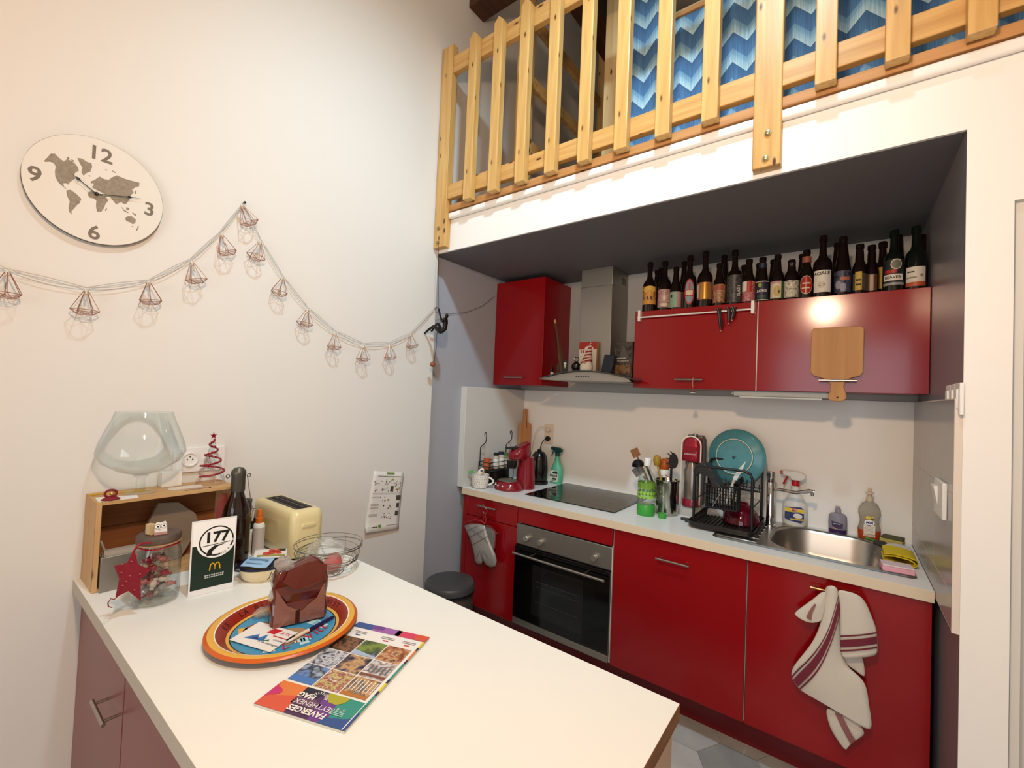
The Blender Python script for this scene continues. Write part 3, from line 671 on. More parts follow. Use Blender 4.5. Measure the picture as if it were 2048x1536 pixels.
# kettle
kp = Vector((.262, -.168, .9))
kt = thing('kettle', 'black and steel electric kettle in front of the splashback', 'kettle', kp)
lathe('base', [(0, 0), (.066, 0), (.068, .006), (.066, .018), (.058, .020), (0, .020)], kp, BLACK, kt, 32)
lathe('body', [(0, .021), (.056, .021), (.062, .03), (.0625, .10), (.058, .165), (.048, .20), (.03, .222), (0, .226)], kp, M('glossy black kettle', '#17110f', .22), kt, 36)
b = MB()
Rk = [(.0632, .035), (.0636, .10), (.0592, .163)]
for i in range(7):
    pass
vs, fs = [], []
for (r, z) in Rk:
    for i in range(9):
        a = math.radians(215+8*i); vs.append(kp+Vector((r*math.cos(a), r*math.sin(a), z)))
for j in range(2):
    for i in range(8): fs.append((j*9+i, j*9+i+1, j*9+10+i, j*9+9+i))
add('steel_panel', vs, fs, STEEL, kt, 60)
a0 = math.radians(-25)
tube('handle', [kp+Vector((math.cos(a0)*r, math.sin(a0)*r, z)) for r, z in ((.040, .215), (.062, .212), (.082, .19), (.086, .14), (.078, .08), (.062, .045))], .009, BLACK, kt, 10)
lathe('lid_knob', [(0, .224), (.014, .224), (.016, .234), (.008, .24), (0, .24)], kp, BLACK, kt, 16)
pl = thing('plug', 'black plug with its cable in the splashback socket', 'plug', (.24, -.03, 1.2))
lathe('body', [(0, 0), (.019, 0), (.019, .016), (.009, .030), (.005, .034), (0, .034)], (0, 0, 0), BLACK, pl, 18, X0((.240, -.0245, 1.203)) @ Matrix.Rotation(math.radians(90), 4, 'X'))
tube('cable', [(.240, -.058, 1.203), (.235, -.075, 1.195), (.226, -.085, 1.175), (.214, -.085, 1.14), (.205, -.08, 1.08), (.202, -.06, 1.0), (.204, -.05, .92)], .0035, BLACK, pl, 8)
pl2 = thing('plug', 'cream plug with a pale cable looping down behind the coffee machine', 'plug', (.24, -.03, 1.26))
lathe('body', [(0, 0), (.017, 0), (.017, .014), (.008, .024), (0, .024)], (0, 0, 0), CREAM, pl2, 18, X0((.240, -.0245, 1.267)) @ Matrix.Rotation(math.radians(90), 4, 'X'))
tube('cable', [(.240, -.048, 1.267), (.225, -.06, 1.285), (.195, -.07, 1.288), (.165, -.075, 1.262), (.145, -.08, 1.20), (.135, -.09, 1.12), (.13, -.1, 1.03), (.135, -.11, .93)], .003, CREAM, pl2, 8)
# green spray bottle
gp = Vector((.352, -.072, .9))
gs = thing('spray_bottle', 'mint green cleaning spray with a dark green trigger beside the kettle', 'spray bottle', gp)
MINT = M('mint translucent plastic', '#5fb592', .3)
def ovl(p, a, bb, z, n=24): return [p+Vector((a*math.cos(2*math.pi*i/n), bb*math.sin(2*math.pi*i/n), z)) for i in range(n)]
loft('bottle', [ovl(gp, .042, .028, 0), ovl(gp, .046, .031, .006), ovl(gp, .046, .031, .09), ovl(gp, .036, .026, .125), ovl(gp, .022, .019, .155), ovl(gp, .016, .015, .19)], MINT, gs)
def trigger(t, p, m1, m2, s=1., ang=180):
    R = X0(p) @ Matrix.Rotation(math.radians(ang), 4, 'Z')
    lathe('collar', [(0, 0), (.017*s, 0), (.017*s, .026*s), (0, .026*s)], p, m2, t, 20)
    poly = [(-.022, .026), (.018, .026), (.022, .040), (.052, .046), (.056, .062), (.050, .070), (-.020, .066), (-.040, .055), (-.044, .042)]
    slab('head', [(a*s, bq*s) for a, bq in poly], R @ Vector((0, .012*s, 0)), R.to_3x3() @ Vector((1, 0, 0)), (0, 0, 1), .024*s, m1, t, bevel=.004*s)
    tube('trigger', [R @ Vector(q) for q in ((.034*s, 0, .044*s), (.038*s, 0, .03*s), (.046*s, 0, .012*s), (.050*s, 0, .0))], .0045*s, m2, t, 8)
    lathe('nozzle', [(0, 0), (.008*s, 0), (.009*s, .010*s), (0, .010*s)], (0, 0, 0), m2 if m1 != m2 else WPLAST, t, 14, R @ Matrix.Translation((.054*s, 0, .057*s)) @ Matrix.Rotation(math.pi/2, 4, 'Y'))
DKG = M('dark green plastic', '#123f3a', .35)
trigger(gs, gp+Vector((0, 0, .19)), DKG, DKG, .95)
S = Sheet(gp+Vector((-.004, -.0315, .055)), (1, 0, 0), (0, 0, 1))
S.poly(rrect(.066, .078, .012, 4), M('cream label', '#cfd6bf', .5)).poly([(-.02, .018), (.0, .034), (.026, .036), (.03, .016)], DKG, 2).rect(-.032, .026, -.004, .010, INK, 2).rect(-.012, .02, -.026, -.014, INK, 2).rect(-.02, .022, -.032, -.029, DKG, 2)
S.text('ACTION', -.003, .003, .012, M('white ink', '#f2f0ec', .5), 3).text('verte', .004, -.010, .009, M('red ink', '#c2262a', .5), 3)
S.build('label', gs)
# paddle board in the corner, leaning on the side splashback
pb = thing('paddle_board', 'long handled beech serving board leaning in the corner of the splashback', 'board', (.03, -.06, .9))
pts = [(0, .9005), (.093, .9005), (.095, 1.285), (.088, 1.300), (.066, 1.312), (.064, 1.40), (.057, 1.412), (.038, 1.412), (.031, 1.40), (.030, 1.312), (.008, 1.300), (0, 1.285)]
slab('board', pts, (.010, -.086, 0), (.74, .67, 0), (0, 0, 1), .014, wood('oiled beech', '#a86a35', '#bd8049', 'z', .5, .6, knots=False), pb, bevel=.003)
tube('cord', [(.056, -.064, 1.395), (.058, -.062, 1.36), (.064, -.057, 1.31), (.066, -.055, 1.27)], .0018, M('brown leather cord', '#4a2a17', .7), pb, 6)
# soda bottle
sp_ = Vector((1.125, -.425, .9)); GRN = M('leaf green plastic', '#3d9a3a', .35)
sb = thing('water_bottle', 'clear bottle with green dots and a green base beside the hob', 'bottle', sp_)
lathe('base', [(0, 0), (.043, 0), (.046, .006), (.046, .055), (.044, .058), (0, .058)], sp_, GRN, sb, 32)
lathe('body', [(.0, .0585), (.0445, .0585), (.0450, .07), (.0450, .185), (.040, .212), (.022, .236), (.0165, .25), (.0165, .268), (.0145, .268), (.0145, .25), (.020, .236), (.038, .21), (.043, .185), (.043, .07), (.0, .066)], sp_, THING, sb, 32)
lathe('cap', [(0, .262), (.018, .262), (.0185, .30), (.017, .303), (0, .303)], (0, 0, 0), WPLAST, sb, 24, X0(sp_) @ tilt('Y', 4, (0, 0, .262)))
def dots(parent, p, R, name, lst, m):
    b = MB()
    for (az, z, r) in lst:
        n = 14; b.put([p+Vector((R*math.cos(az+r/R*math.cos(2*math.pi*i/n)), R*math.sin(az+r/R*math.cos(2*math.pi*i/n)), z+r*math.sin(2*math.pi*i/n))) for i in range(n)], [tuple(range(n))])
    return b.build(name, m, parent, 0)
LIME = M('lime print', '#8cc63a', .5); OLIV = M('olive print', '#6f9a2c', .5)
dots(sb, sp_, .0454, 'small_dots', [(math.radians(-180+24*k), z, .0088) for k in range(15) for z in (.100, .121)], LIME)
dots(sb, sp_, .0455, 'large_dots', [(math.radians(-180+33*k), .160, .0175) for k in range(11)], OLIV)
cp_ = Vector((1.213, -.424, .9))
cf = thing('carafe', 'small clear carafe standing on its green cap before the steel pot', 'carafe', cp_)
lathe('cap', [(0, 0), (.020, 0), (.021, .004), (.021, .026), (0, .026)], cp_, GRN, cf, 24)
lathe('body', [(.0145, .0265), (.015, .075), (.022, .082), (.034, .100), (.040, .125), (.042, .168), (.041, .172), (.040, .168), (.038, .125), (.032, .102), (.02, .085), (.0135, .078), (.013, .0265)], cp_, THING, cf, 28)
# utensil pot
up = Vector((1.200, -.315, .9)); PS = M('mirror steel', '#b9b4ac', .12, 1)
ut = thing('utensil_pot', 'shiny steel pot holding kitchen utensils', 'pot', up)
lathe('pot', [(0, 0), (.056, 0), (.060, .004), (.060, .170), (.064, .184), (.062, .185), (.057, .172), (.057, .006), (0, .006)], up, PS, ut, 36)
def utensil(lb, name, p0, p1, r, mat):
    t = thing(name, lb, 'utensil', p0, 'utensils in the steel pot'); tube('handle', [p0, p1], r, mat, t, 8); return t
q = up+Vector((-.03, .0, .02))
t1 = utensil('wooden spatula with a square blade in the steel pot', 'spatula', q, PX(1274, 912, y=-.285), .005, wood('worn spatula wood', '#7a4a2a', '#8f5c38', 'z', .6, knots=False))
c1 = PX(1271, 906, y=-.285)
box('blade', -.024, .024, -.004, .004, -.022, .026, M('spatula blade wood', '#8a5632', .6), t1, bevel=.002, X=X0(c1) @ Matrix.Rotation(math.radians(-28), 4, 'Y'))
c2 = PX(1272, 928, y=-.33); q = up+Vector((-.01, -.02, .02))
t2 = utensil('black nylon ladle leaning out of the steel pot', 'ladle', q, c2+Vector((.055, .01, .0)), .0065, BLACK)
lathe('bowl', [(0, -.022), (.020, -.018), (.032, -.005), (.036, .010), (.034, .010), (.030, -.003), (.019, -.015), (0, -.018)], (0, 0, 0), BLACK, t2, 22, X0(c2+Vector((.012, 0, .004))) @ Matrix.Rotation(math.radians(160), 4, 'Y') @ Matrix.Rotation(math.radians(20), 4, 'X'))
c3 = PX(1271, 940, y=-.24); q = up+Vector((-.02, .03, .02))
t3 = utensil('grey spatula leaning behind the black ladle', 'turner', q, c3+Vector((.05, 0, -.03)), .006, M('grey nylon', '#6d6a66', .5))
box('blade', -.03, .03, -.002, .002, -.02, .03, M('grey nylon'), t3, bevel=.001, X=X0(c3+Vector((.018, 0, -.008))) @ Matrix.Rotation(math.radians(-40), 4, 'Y'))
c4 = PX(1347, 918, y=-.30); q = up+Vector((.02, .0, .02))
t4 = utensil('black spaghetti server with a toothed head in the steel pot', 'pasta_server', q, c4+Vector((-.01, 0, -.05)), .0065, BLACK)
b = MB(); b.put(*slabv(ell(.024, .040, 20), c4+Vector((0, .006, -.012)), (1, 0, 0), (0, 0, 1), .010))
for k in range(6):
    a = math.radians(60+36*k); p = c4+Vector((.022*math.cos(a), 0, -.012+.038*math.sin(a)))
    b.tube([p, p+Vector((-.014+.004*math.cos(a), -.004, .004+.010*math.sin(a)))], [.005, .0025], 8)
b.build('head', BLACK, t4)
c5 = PX(1313, 918, y=-.27); q = up+Vector((.0, .02, .02))
t5 = utensil('yellow handled brush standing in the steel pot', 'brush', q, c5+Vector((.004, 0, -.02)), .006, M('mustard plastic', '#a9842a', .45))
lathe('head', [(0, -.03), (.014, -.026), (.022, 0), (.018, .026), (0, .034)], c5+Vector((.004, 0, -.01)), M('mustard plastic'), t5, 18)
jp = Vector((1.168, -.20, .9)); 
js = thing('sauce_bottle', 'white bottle with an amber cap and red printed label behind the steel pot', 'bottle', jp)
zj = PX(1328, 962, y=-.2).z; zl = PX(1328, 938, y=-.2).z; ztp = PX(1328, 917, y=-.2).z
jx = PX(1328, 950, y=-.2); jp2 = Vector((jx.x, -.2, .9))
lathe('body', [(0, 0), (.034, 0), (.036, .004), (.036, zl-.9-.02), (.030, zl-.9), (0, zl-.9)], jp2, WPLAST, js, 28)
lathe('cap', [(.0, zl-.9+.001), (.027, zl-.9+.001), (.030, zl-.9+.02), (.026, ztp-.9-.012), (.012, ztp-.9), (0, ztp-.9)], jp2, M('amber cap', '#b5521e', .25), js, 24)
R_ = .0364; zz0 = .155
dots(js, jp2, R_, 'red_print', [(math.radians(-115+25*k), zj-.9-.005+.004*(k % 2), .007) for k in range(8)]+[(math.radians(-62), zj-.9+.025, .018)], M('red orange print', '#c9482c', .5))
dots(js, jp2, R_+.0003, 'white_print', [(math.radians(-62), zj-.9+.025, .012)], M('white ink', '#f2f0ec', .5))
# soda maker
sm0 = Vector((1.303, -.212, .9)); zt_ = PX(1374, 870, y=-.30).z-.9
sm = thing('soda_maker', 'tall narrow red and steel soda maker beside the dish rack', 'soda maker', sm0)
W2 = .058
def sring(w, d, z, r=.03, cy=0, n=5): return [sm0+Vector((x, y+cy, z)) for x, y in rrect(w*.92, d*.74, r*.74, n)]
loft('base', [sring(.118, .19, 0), sring(.12, .192, .004), sring(.118, .19, .035), sring(.114, .15, .05, cy=.02)], M('pearl silver plastic', '#b9b5b0', .35), sm)
loft('back', [sring(.112, .07, .05, .02, .055), sring(.112, .07, zt_-.03, .02, .055), sring(.09, .06, zt_-.006, .02, .055)], M('grey brown plastic', '#5a5048', .4), sm)
hz = PX(1370, 924, y=-.32).z-.9
loft('head', [sring(.096, .14, hz, .02, -.01), sring(.098, .145, hz+.01, .02, -.01), sring(.098, .142, zt_-.05, .03, -.008), sring(.088, .12, zt_-.018, .035, .0)], M('metallic crimson', '#8e1526', .3, .35), sm)
loft('brow', [[sm0+Vector((x, -.0600-d, z)) for x, z in rrect(.070, .024, .010, 4, 0, zt_-.075)] for d in (0, .008)], M('metallic crimson'), sm)
pts = []
for i in range(13):
    a = math.pi*i/12; pts.append(sm0+Vector((.050*math.cos(a), -.046, zt_-.058+.05*math.sin(a))))
pts = [sm0+Vector((.050, -.044, .06))]+pts+[sm0+Vector((-.050, -.044, .06))]
tube('trim_frame', pts, .0042, M('ivory trim', '#e3d3bd', .4), sm, 8)
loft('bottle', [sring(.072, .072, .062, .034, -.03), sring(.078, .078, .075, .037, -.03), sring(.078, .078, hz-.05, .037, -.03), sring(.04, .04, hz-.004, .019, -.03)], M('smoked steel bottle', '#8b8178', .25, .7), sm)
loft('splash_cup', [sring(.092, .09, .0505, .044, -.03), sring(.092, .09, .085, .044, -.03), sring(.084, .082, .088, .04, -.03)], M('translucent raspberry', '#8a1730', .25), sm)
S = Sheet(sm0+Vector((0, -.0645, hz+.04)), (1, 0, 0), (0, 0, 1)); S.text('sodastream', 0, 0, .013, M('silver ink', '#d8cfc8', .4), 1); S.build('logo', sm)
lathe('top_button', [(0, 0), (.016, 0), (.018, .006), (.014, .014), (0, .016)], sm0+Vector((0, .03, zt_-.012)), STEELM, sm, 18)
for (dx, dy, lb, a) in ((.02, -.165, 'black peg lying before the soda maker', 8), (.048, -.195, 'dark clip lying beside the dish rack tray', -6)):
    t = thing('clip', lb, 'clip', sm0+Vector((dx, dy, 0)))
    slab('clip', rrect(.058, .022, .010, 5), sm0+Vector((dx, dy, .0005)), Matrix.Rotation(math.radians(a), 3, 'Z') @ Vector((1, 0, 0)), Matrix.Rotation(math.radians(a), 3, 'Z') @ Vector((0, 1, 0)), .012, M('slate plastic', '#2b3134', .4), t, bevel=.003)
# dish rack
dx0, dx1, dy0, dy1 = 1.366, 1.638, -.505, -.135
dr = thing('dish_rack', 'black dish rack on a drip tray beside the sink', 'dish rack', ((dx0+dx1)/2, -.32, .9))
DK = M('black drip tray plastic', '#1c1917', .4)
ins = .012
def dring(e, z): return [(x, y, z) for x, y in rrect(dx1-dx0+.010+2*e, dy1-dy0+2*e, .03, 5, (dx0+dx1)/2, (dy0+dy1)/2)]
loft('drip_tray', [dring(-.006, .9095), dring(0, .912), dring(.004, .935), dring(.002, .936), dring(-.004, .916), dring(-.02, .915)], DK, dr)
b = MB()
for k in range(17):
    x = dx0+.012+.0172*k; b.box(x-.004, x+.004, dy0+.02, dy1-.02, .915, .919)
b.build('tray_ribs', DK, dr, 0)
ztop = 1.200
for (y, zz) in ((dy0+.05, ztop), (dy1-.02, ztop+.01)):
    pts = [(dx0+.010, y, .916), (dx0+.010, y, zz-.03), (dx0+.018, y, zz-.008), (dx0+.04, y, zz)]+[(dx1-.045, y, zz), (dx1-.018, y, zz-.010), (dx1-.008, y, zz-.035), (dx1-.008, y, .916)]
    tube('frame', pts, .0065, WIRE, dr, 10)
for x in (dx0+.010, dx1-.008):
    b = MB(); b.tube([(x, dy0+.05, ztop-.055), (x, dy1-.02, ztop-.045)], .004, 8).tube([(x, dy0+.05, 1.03), (x, dy1-.02, 1.03)], .003, 8).tube([(x, dy0+.05, .93), (x, dy1-.02, .93)], .003, 8); b.build('side_bar', WIRE, dr)
# plate shelf: wires at mid height with upright prongs
b = MB(); zz = 1.085
b.tube([(dx0+.01, -.185, zz), (dx1-.008, -.185, zz)], .003, 6).tube([(dx0+.01, -.275, zz), (dx1-.008, -.275, zz)], .003, 6).tube([(dx0+.01, -.230, zz-.012), (dx1-.008, -.230, zz-.012)], .003, 6)
for k in range(8):
    x = dx0+.03+.034*k; b.tube([(x, -.278, zz+.035), (x, -.275, zz), (x, -.230, zz-.012), (x, -.185, zz), (x, -.182, zz+.035)], .0022, 6)
b.build('plate_shelf', WIRE, dr)
# left end guard panel, sloping to the front
poly = [(-.40, 1.175), (-.33, 1.222), (-.27, 1.215), (-.20, 1.12), (-.20, 1.07), (-.40, 1.07)]
b = MB(); b.put(*slabv([(1.366, 1.165), (1.382, 1.206), (1.420, 1.214), (1.455, 1.186), (1.475, 1.135), (1.505, 1.105), (1.462, 1.100), (1.44, 1.15), (1.39, 1.165)], (0, -.36, 0), (1, 0, 0), (0, 0, 1), .10)); b.build('end_guard', DK, dr, 0, bevel=.004)
# cutlery basket
kx0, kx1, ky0, ky1, kz0, kz1 = 1.428, 1.565, -.445, -.365, 1.005, 1.115
cb = thing('cutlery_basket', 'black mesh cutlery basket hung inside the dish rack', 'basket', ((kx0+kx1)/2, -.40, kz0))
b = MB()
for z in (kz0, kz1): b.tube([(kx0, ky0, z), (kx1, ky0, z), (kx1, ky1, z), (kx0, ky1, z)], .0038, 6, True)
for k in range(12):
    x = kx0+(kx1-kx0)*k/11
    for y in (ky0, ky1): b.tube([(x, y, kz0), (x, y, kz1)], .0024, 6)
for k in range(1, 5): 
    y = ky0+(ky1-ky0)*k/5
    for x in (kx0, kx1): b.tube([(x, y, kz0), (x, y, kz1)], .0024, 6)
for z in (1.03, 1.06, 1.09): b.tube([(kx0, ky0, z), (kx1, ky0, z), (kx1, ky1, z), (kx0, ky1, z)], .002, 6, True)
b.box(kx0, kx1, ky0, ky1, kz0-.003, kz0+.001)
b.build('basket', WIRE, cb)
kn = thing('knife', 'pale bladed knife standing point up in the cutlery basket', 'knife', (1.515, -.41, 1.02))
p0, p1, p2 = Vector((1.512, -.405, 1.03)), PX(1469, 959, y=-.41), PX(1492, 922, y=-.41)
tube('handle', [p0, p1], [.006, .008], M('translucent white plastic', '#cfd2cc', .3), kn, 8)
dv = (p2-p1).normalized(); nv = Vector((dv.z, 0, -dv.x))
add('blade', [p1+nv*.009, p1-nv*.009, p1+dv*.05-nv*.010, p2, p1+dv*.05+nv*.009]+[q+Vector((0, .003, 0)) for q in (p1+nv*.009, p1-nv*.009, p1+dv*.05-nv*.010, p2, p1+dv*.05+nv*.009)], [(0, 1, 2, 3, 4), (9, 8, 7, 6, 5)]+[(i, (i+1) % 5, (i+1) % 5+5, i+5) for i in range(5)], M('translucent white plastic'), kn)
lad = thing('ladle', 'black nylon ladle with its bowl over the rim of the cutlery basket', 'utensil', (1.54, -.4, 1.02))
tube('handle', [(1.540, -.405, 1.02), (1.550, -.405, 1.10), (1.553, -.405, 1.135)], .006, BLACK, lad, 8)
lathe('bowl', [(0, -.018), (.018, -.014), (.028, -.003), (.031, .008), (.028, .008), (.02, -.008), (0, -.013)], (0, 0, 0), BLACK, lad, 20, X0((1.566, -.405, 1.140)) @ Matrix.Rotation(math.radians(-50), 4, 'Y'))
fk = thing('whisk', 'thin steel whisk handle in the cutlery basket', 'utensil', (1.47, -.40, 1.01))
tube('handle', [(1.462, -.452, 1.012), (1.492, -.452, 1.075)], .0028, STEEL, fk, 8); tube('loop', [(1.492, -.452, 1.075), (1.497, -.452, 1.083), (1.500, -.452, 1.092)], .002, STEEL, fk, 6)
# white dish lid, bowl and plate in the rack
bw = Vector((1.558, -.275, .9195))
bo = thing('bowl', 'burgundy glass bowl upside down in the dish rack', 'bowl', bw)
lathe('bowl', [(.083, 0), (.086, .002), (.083, .018), (.074, .048), (.054, .076), (.032, .090), (.030, .098), (.026, .098), (.026, .089), (.0, .086), (0, .083), (.05, .072), (.070, .046), (.080, .018)], bw, M('burgundy glass', '#6d1028', .06, trans=.35, ior=1.4), bo, 40)
pc = Vector((1.500, -.165, 1.232))
pt = thing('plate', 'teal stoneware plate standing upright at the back of the dish rack', 'plate', pc-Vector((0, 0, .14)))
Xp = X0(pc) @ Matrix.Rotation(math.radians(-11), 4, 'Z') @ Matrix.Rotation(math.radians(84), 4, 'X')
TEAL = M('teal glaze', '#4f8a90', .2, var=(30, .08))
lathe('plate', [(0, .004), (.088, .004), (.090, .009), (.094, .009), (.097, .004), (.130, -.010), (.146, -.017), (.148, -.020), (.145, -.022), (.128, -.016), (.09, -.004), (0, -.004)], (0, 0, 0), TEAL, pt, 56, Xp)
lathe('foot_ring', [(.0895, .0092), (.0915, .0105), (.0940, .0092)], (0, 0, 0), M('bare cream clay', '#d6cdb0', .6), pt, 56, Xp)
slab('maker_mark', [(-.012, -.008), (0, -.016), (.012, .004), (.004, -.002), (-.006, .004)], Xp @ Vector((0, 0, .0041)), Xp.to_3x3() @ Vector((1, 0, 0)), Xp.to_3x3() @ Vector((0, 1, 0)), .0004, M('dark glaze mark', '#26444a', .4), pt)
ld_ = thing('lid', 'square translucent box lid lying in the dish rack', 'lid', (1.43, -.25, .92))
slab('lid', rrect(.075, .06, .008, 4), (1.425, -.225, .9200), (1, .1, 0), (0, .45, .9), .004, M('frosted lid', '#b9b4ac', .3), ld_)
# white spray, soap, washing up liquid by the sink
wp = Vector((1.768, -.058, .9))
ws = thing('spray_bottle', 'white spray bottle with a red collar and blue yellow label by the tap', 'spray bottle', wp)
WB = M('milk white plastic', '#d8d2c8', .35)
loft('bottle', [ovl(wp, .040, .026, 0), ovl(wp, .053, .030, .012), ovl(wp, .055, .031, .03), ovl(wp, .055, .031, .085), ovl(wp, .050, .029, .118), ovl(wp, .034, .024, .145), ovl(wp, .024, .019, .165), ovl(wp, .017, .016, .205)], WB, ws)
RDP = M('signal red plastic', '#b3121b', .35)
trigger(ws, wp+Vector((0, 0, .205)), WB, RDP, 1.05)
S = Sheet(wp+Vector((-.001, -.0318, .068)), (1, 0, 0), (0, 0, 1)); NAVY = M('navy ink', '#1d2c78', .45); YEL = M('yellow ink', '#e0bf2e', .45); WI = M('white ink', '#f2f0ec', .5)
S.poly([(-.040, .028), (.03, .036), (.042, .026), (.042, -.028), (.03, -.044), (-.02, -.038), (-.040, -.028)], NAVY).rect(-.040, .042, .006, .026, YEL, 2).poly([(-.02, -.026), (.042, -.022), (.042, -.030), (-.015, -.034)], YEL, 2)
S.disc(.016, -.010, .020, WI, 2, .012).rect(-.038, -.018, -.022, -.002, M('slate ink', '#3a4a5c', .5), 2).rect(-.009, .013, .014, .028, RDP, 3).text('W5', .002, .021, .012, WI, 4).rect(-.016, .03, .0085, .0105, NAVY, 3); S.build('label', ws)
pp = Vector((1.945, -.050, .9))
ps = thing('soap_bottle', 'small clear bottle of purple hand soap behind the sink', 'soap bottle', pp)
PCL = M('lilac clear plastic', '#b9b2bd', .12, trans=.55, ior=1.2)
loft('bottle', [ovl(pp, .030, .022, 0), ovl(pp, .036, .026, .006), ovl(pp, .038, .027, .05), ovl(pp, .036, .025, .085), ovl(pp, .026, .020, .096), ovl(pp, .012, .012, .100)], PCL, ps)
loft('soap', [ovl(pp, .0365, .0262, .004), ovl(pp, .0372, .0265, .022)], M('purple liquid', '#3a2350', .15), ps)
lathe('neck', [(0, .100), (.013, .100), (.013, .118), (.010, .120), (.010, .130), (0, .130)], pp, PCL, ps, 18)
S = Sheet(pp+Vector((-.001, -.0275, .046)), (1, 0, 0), (0, 0, 1)); S.poly([(-.024, .016), (-.004, .012), (.022, .006), (.020, -.014), (.0, -.018), (-.020, -.010)], M('dark purple ink', '#38234a', .4)).poly([(-.018, -.012), (-.004, -.018), (.0, -.022), (-.014, -.020)], M('peach ink', '#c99a7a', .4), 2).rect(-.016, .012, .003, .005, WI, 2); S.build('label', ps)
lp = Vector((2.064, -.058, .9))
lq = thing('dish_soap', 'clear washing up liquid bottle with orange liquid left in the bottom', 'soap bottle', lp)
PC = M('clear squeeze plastic', '#d5cfbf', .1, trans=.7, ior=1.15)
pr = [(.036, .022, 0), (.042, .026, .006), (.043, .027, .05), (.036, .023, .075), (.034, .022, .09), (.042, .025, .118), (.041, .025, .14), (.030, .02, .165), (.014, .014, .18)]
loft('bottle', [ovl(lp, a, bq, z) for a, bq, z in pr], PC, lq)
loft('liquid', [ovl(lp, a*1.004, bq*1.004, z) for a, bq, z in ((.036, .022, .001), (.042, .026, .006), (.0428, .0268, .045))], M('orange detergent', '#b5421a', .12), lq)
lathe('cap', [(0, .18), (.014, .18), (.014, .196), (.008, .20), (.008, .212), (.016, .214), (.014, .220), (.006, .222), (.006, .238), (0, .238)], lp, M('beige cap', '#cbb59c', .4), lq, 18)
S = Sheet(lp+Vector((0, -.0285, .060)), (1, 0, 0), (0, 0, 1))
S.rect(-.021, .021, -.030, .012, M('cream paper', '#dcd3c2', .5)).rect(-.021, .021, -.042, -.032, M('cream paper'), 1).disc(.0, .022, .019, WI, 1, .013).disc(-.004, .045, .011, YEL, 1, .008).poly([(.006, .044), (.020, .050), (.008, .052)], YEL, 1).poly([(.004, .040), (.020, .040), (.006, .046)], M('dark green ink', '#3c5a2c', .5), 1)
S.text('MiR', 0, .022, .017, NAVY, 2, shear=.15, off=.0006)
for k in range(5): S.rect(-.018, .016-.003*(k % 2), .004-.006*k, .0052-.006*k, M('red brown ink', '#b0705c', .5), 2)
for k in range(8): S.rect(-.018+.0046*k, -.0155+.0046*k, -.040, -.034, M('red brown ink'), 2)
S.build('label', lq)
# cloths and sponges on the right
YC = M('yellow microfibre', '#d8bc20', .9, bump=(400, .4))
yc = thing('cloth', 'folded yellow cleaning cloth beside the sink bowl', 'cloth', (2.17, -.35, .9))
b = MB(); y0, y1 = -.43, -.30
for (z0, rr) in ((.0, .030), (.004, .022), (.008, .014)):
    prof = [(2.095+z0, .914+z0*.2), (2.13, .912), (2.165, .908+.001), (2.190-z0, .912), (2.200-z0*1.2, .924), (2.192-z0, .938-z0), (2.170, .945-z0), (2.13, .944-z0), (2.098, .940-z0)]
    k = len(prof); vs = []
    for y in (y0, y1):
        for off in (0, .0045): vs += [(x, y+.01*math.sin(x*60), z-off) for x, z in prof]
    fs = []
    for i in range(k-1):
        fs += [(i, i+1, 2*k+i+1, 2*k+i), (k+i, k+i+1, 3*k+i+1, 3*k+i), (i, i+1, k+i+1, k+i), (2*k+i, 2*k+i+1, 3*k+i+1, 3*k+i)]
    fs += [(0, k, 3*k, 2*k), (k-1, 2*k-1, 4*k-1, 3*k-1)]
    if z0 in (0, .008): b.put([Vector(v) for v in vs], fs)
b.build('fold', YC, yc, 60)
spg = thing('sponge', 'pink scouring sponge on the corner of the sink', 'sponge', (2.13, -.525, .906))
Xs = spin(6, (2.13, -.525, .9))
box('foam', 2.082, 2.176, -.560, -.495, .9066, .926, M('pink foam', '#d79aa6', .9, bump=(300, .5)), spg, bevel=.004, X=Xs)
box('scourer', 2.083, 2.175, -.559, -.496, .9262, .932, M('pale pink scourer', '#dcc9cc', .95, bump=(500, .6)), spg, bevel=.002, X=Xs)
sq = thing('sponge', 'yellow sponge with a dark green scouring side behind the sink', 'sponge', (2.155, -.075, .9))
box('foam', 2.105, 2.185, -.115, -.055, .9066, .928, M('dull yellow foam', '#b8a85a', .9), sq, bevel=.003, X=spin(-14, (2.145, -.085, .9)))
box('scourer', 2.110, 2.185, -.113, -.057, .9282, .938, M('olive scourer', '#54523a', .95), sq, bevel=.002, X=spin(-14, (2.145, -.085, .9)))
rg = thing('cloth', 'crumpled white dishcloth behind the yellow cloth', 'cloth', (2.165, -.19, .9))
loft('cloth', [[(2.160+a*math.cos(2*math.pi*i/20)*(1+.12*math.sin(5*i)), -.195+bq*math.sin(2*math.pi*i/20), z+.002*math.sin(i*2.1)) for i in range(20)] for a, bq, z in ((.044, .050, .909), (.046, .052, .914), (.036, .042, .924), (.02, .024, .928))], M('white terry', '#cfcac4', .95), rg)
bs = thing('dish_brush', 'dark dish brush with a green edge lying behind the sink bowl', 'brush', (2.105, -.10, .9))
loft('pad', [[(2.10+a*math.cos(2*math.pi*i/16), -.155+bq*math.sin(2*math.pi*i/16), z) for i in range(16)] for a, bq, z in ((.024, .03, .9068), (.026, .032, .914), (.022, .026, .920))], M('dark grey scrubber', '#35382f', .8), bs)
tube('handle', [(2.09, -.13, .914), (2.07, -.105, .912), (2.05, -.09, .911)], .004, GRN, bs, 8)
# charm of the counter: oven mitt on a hook, tea towel

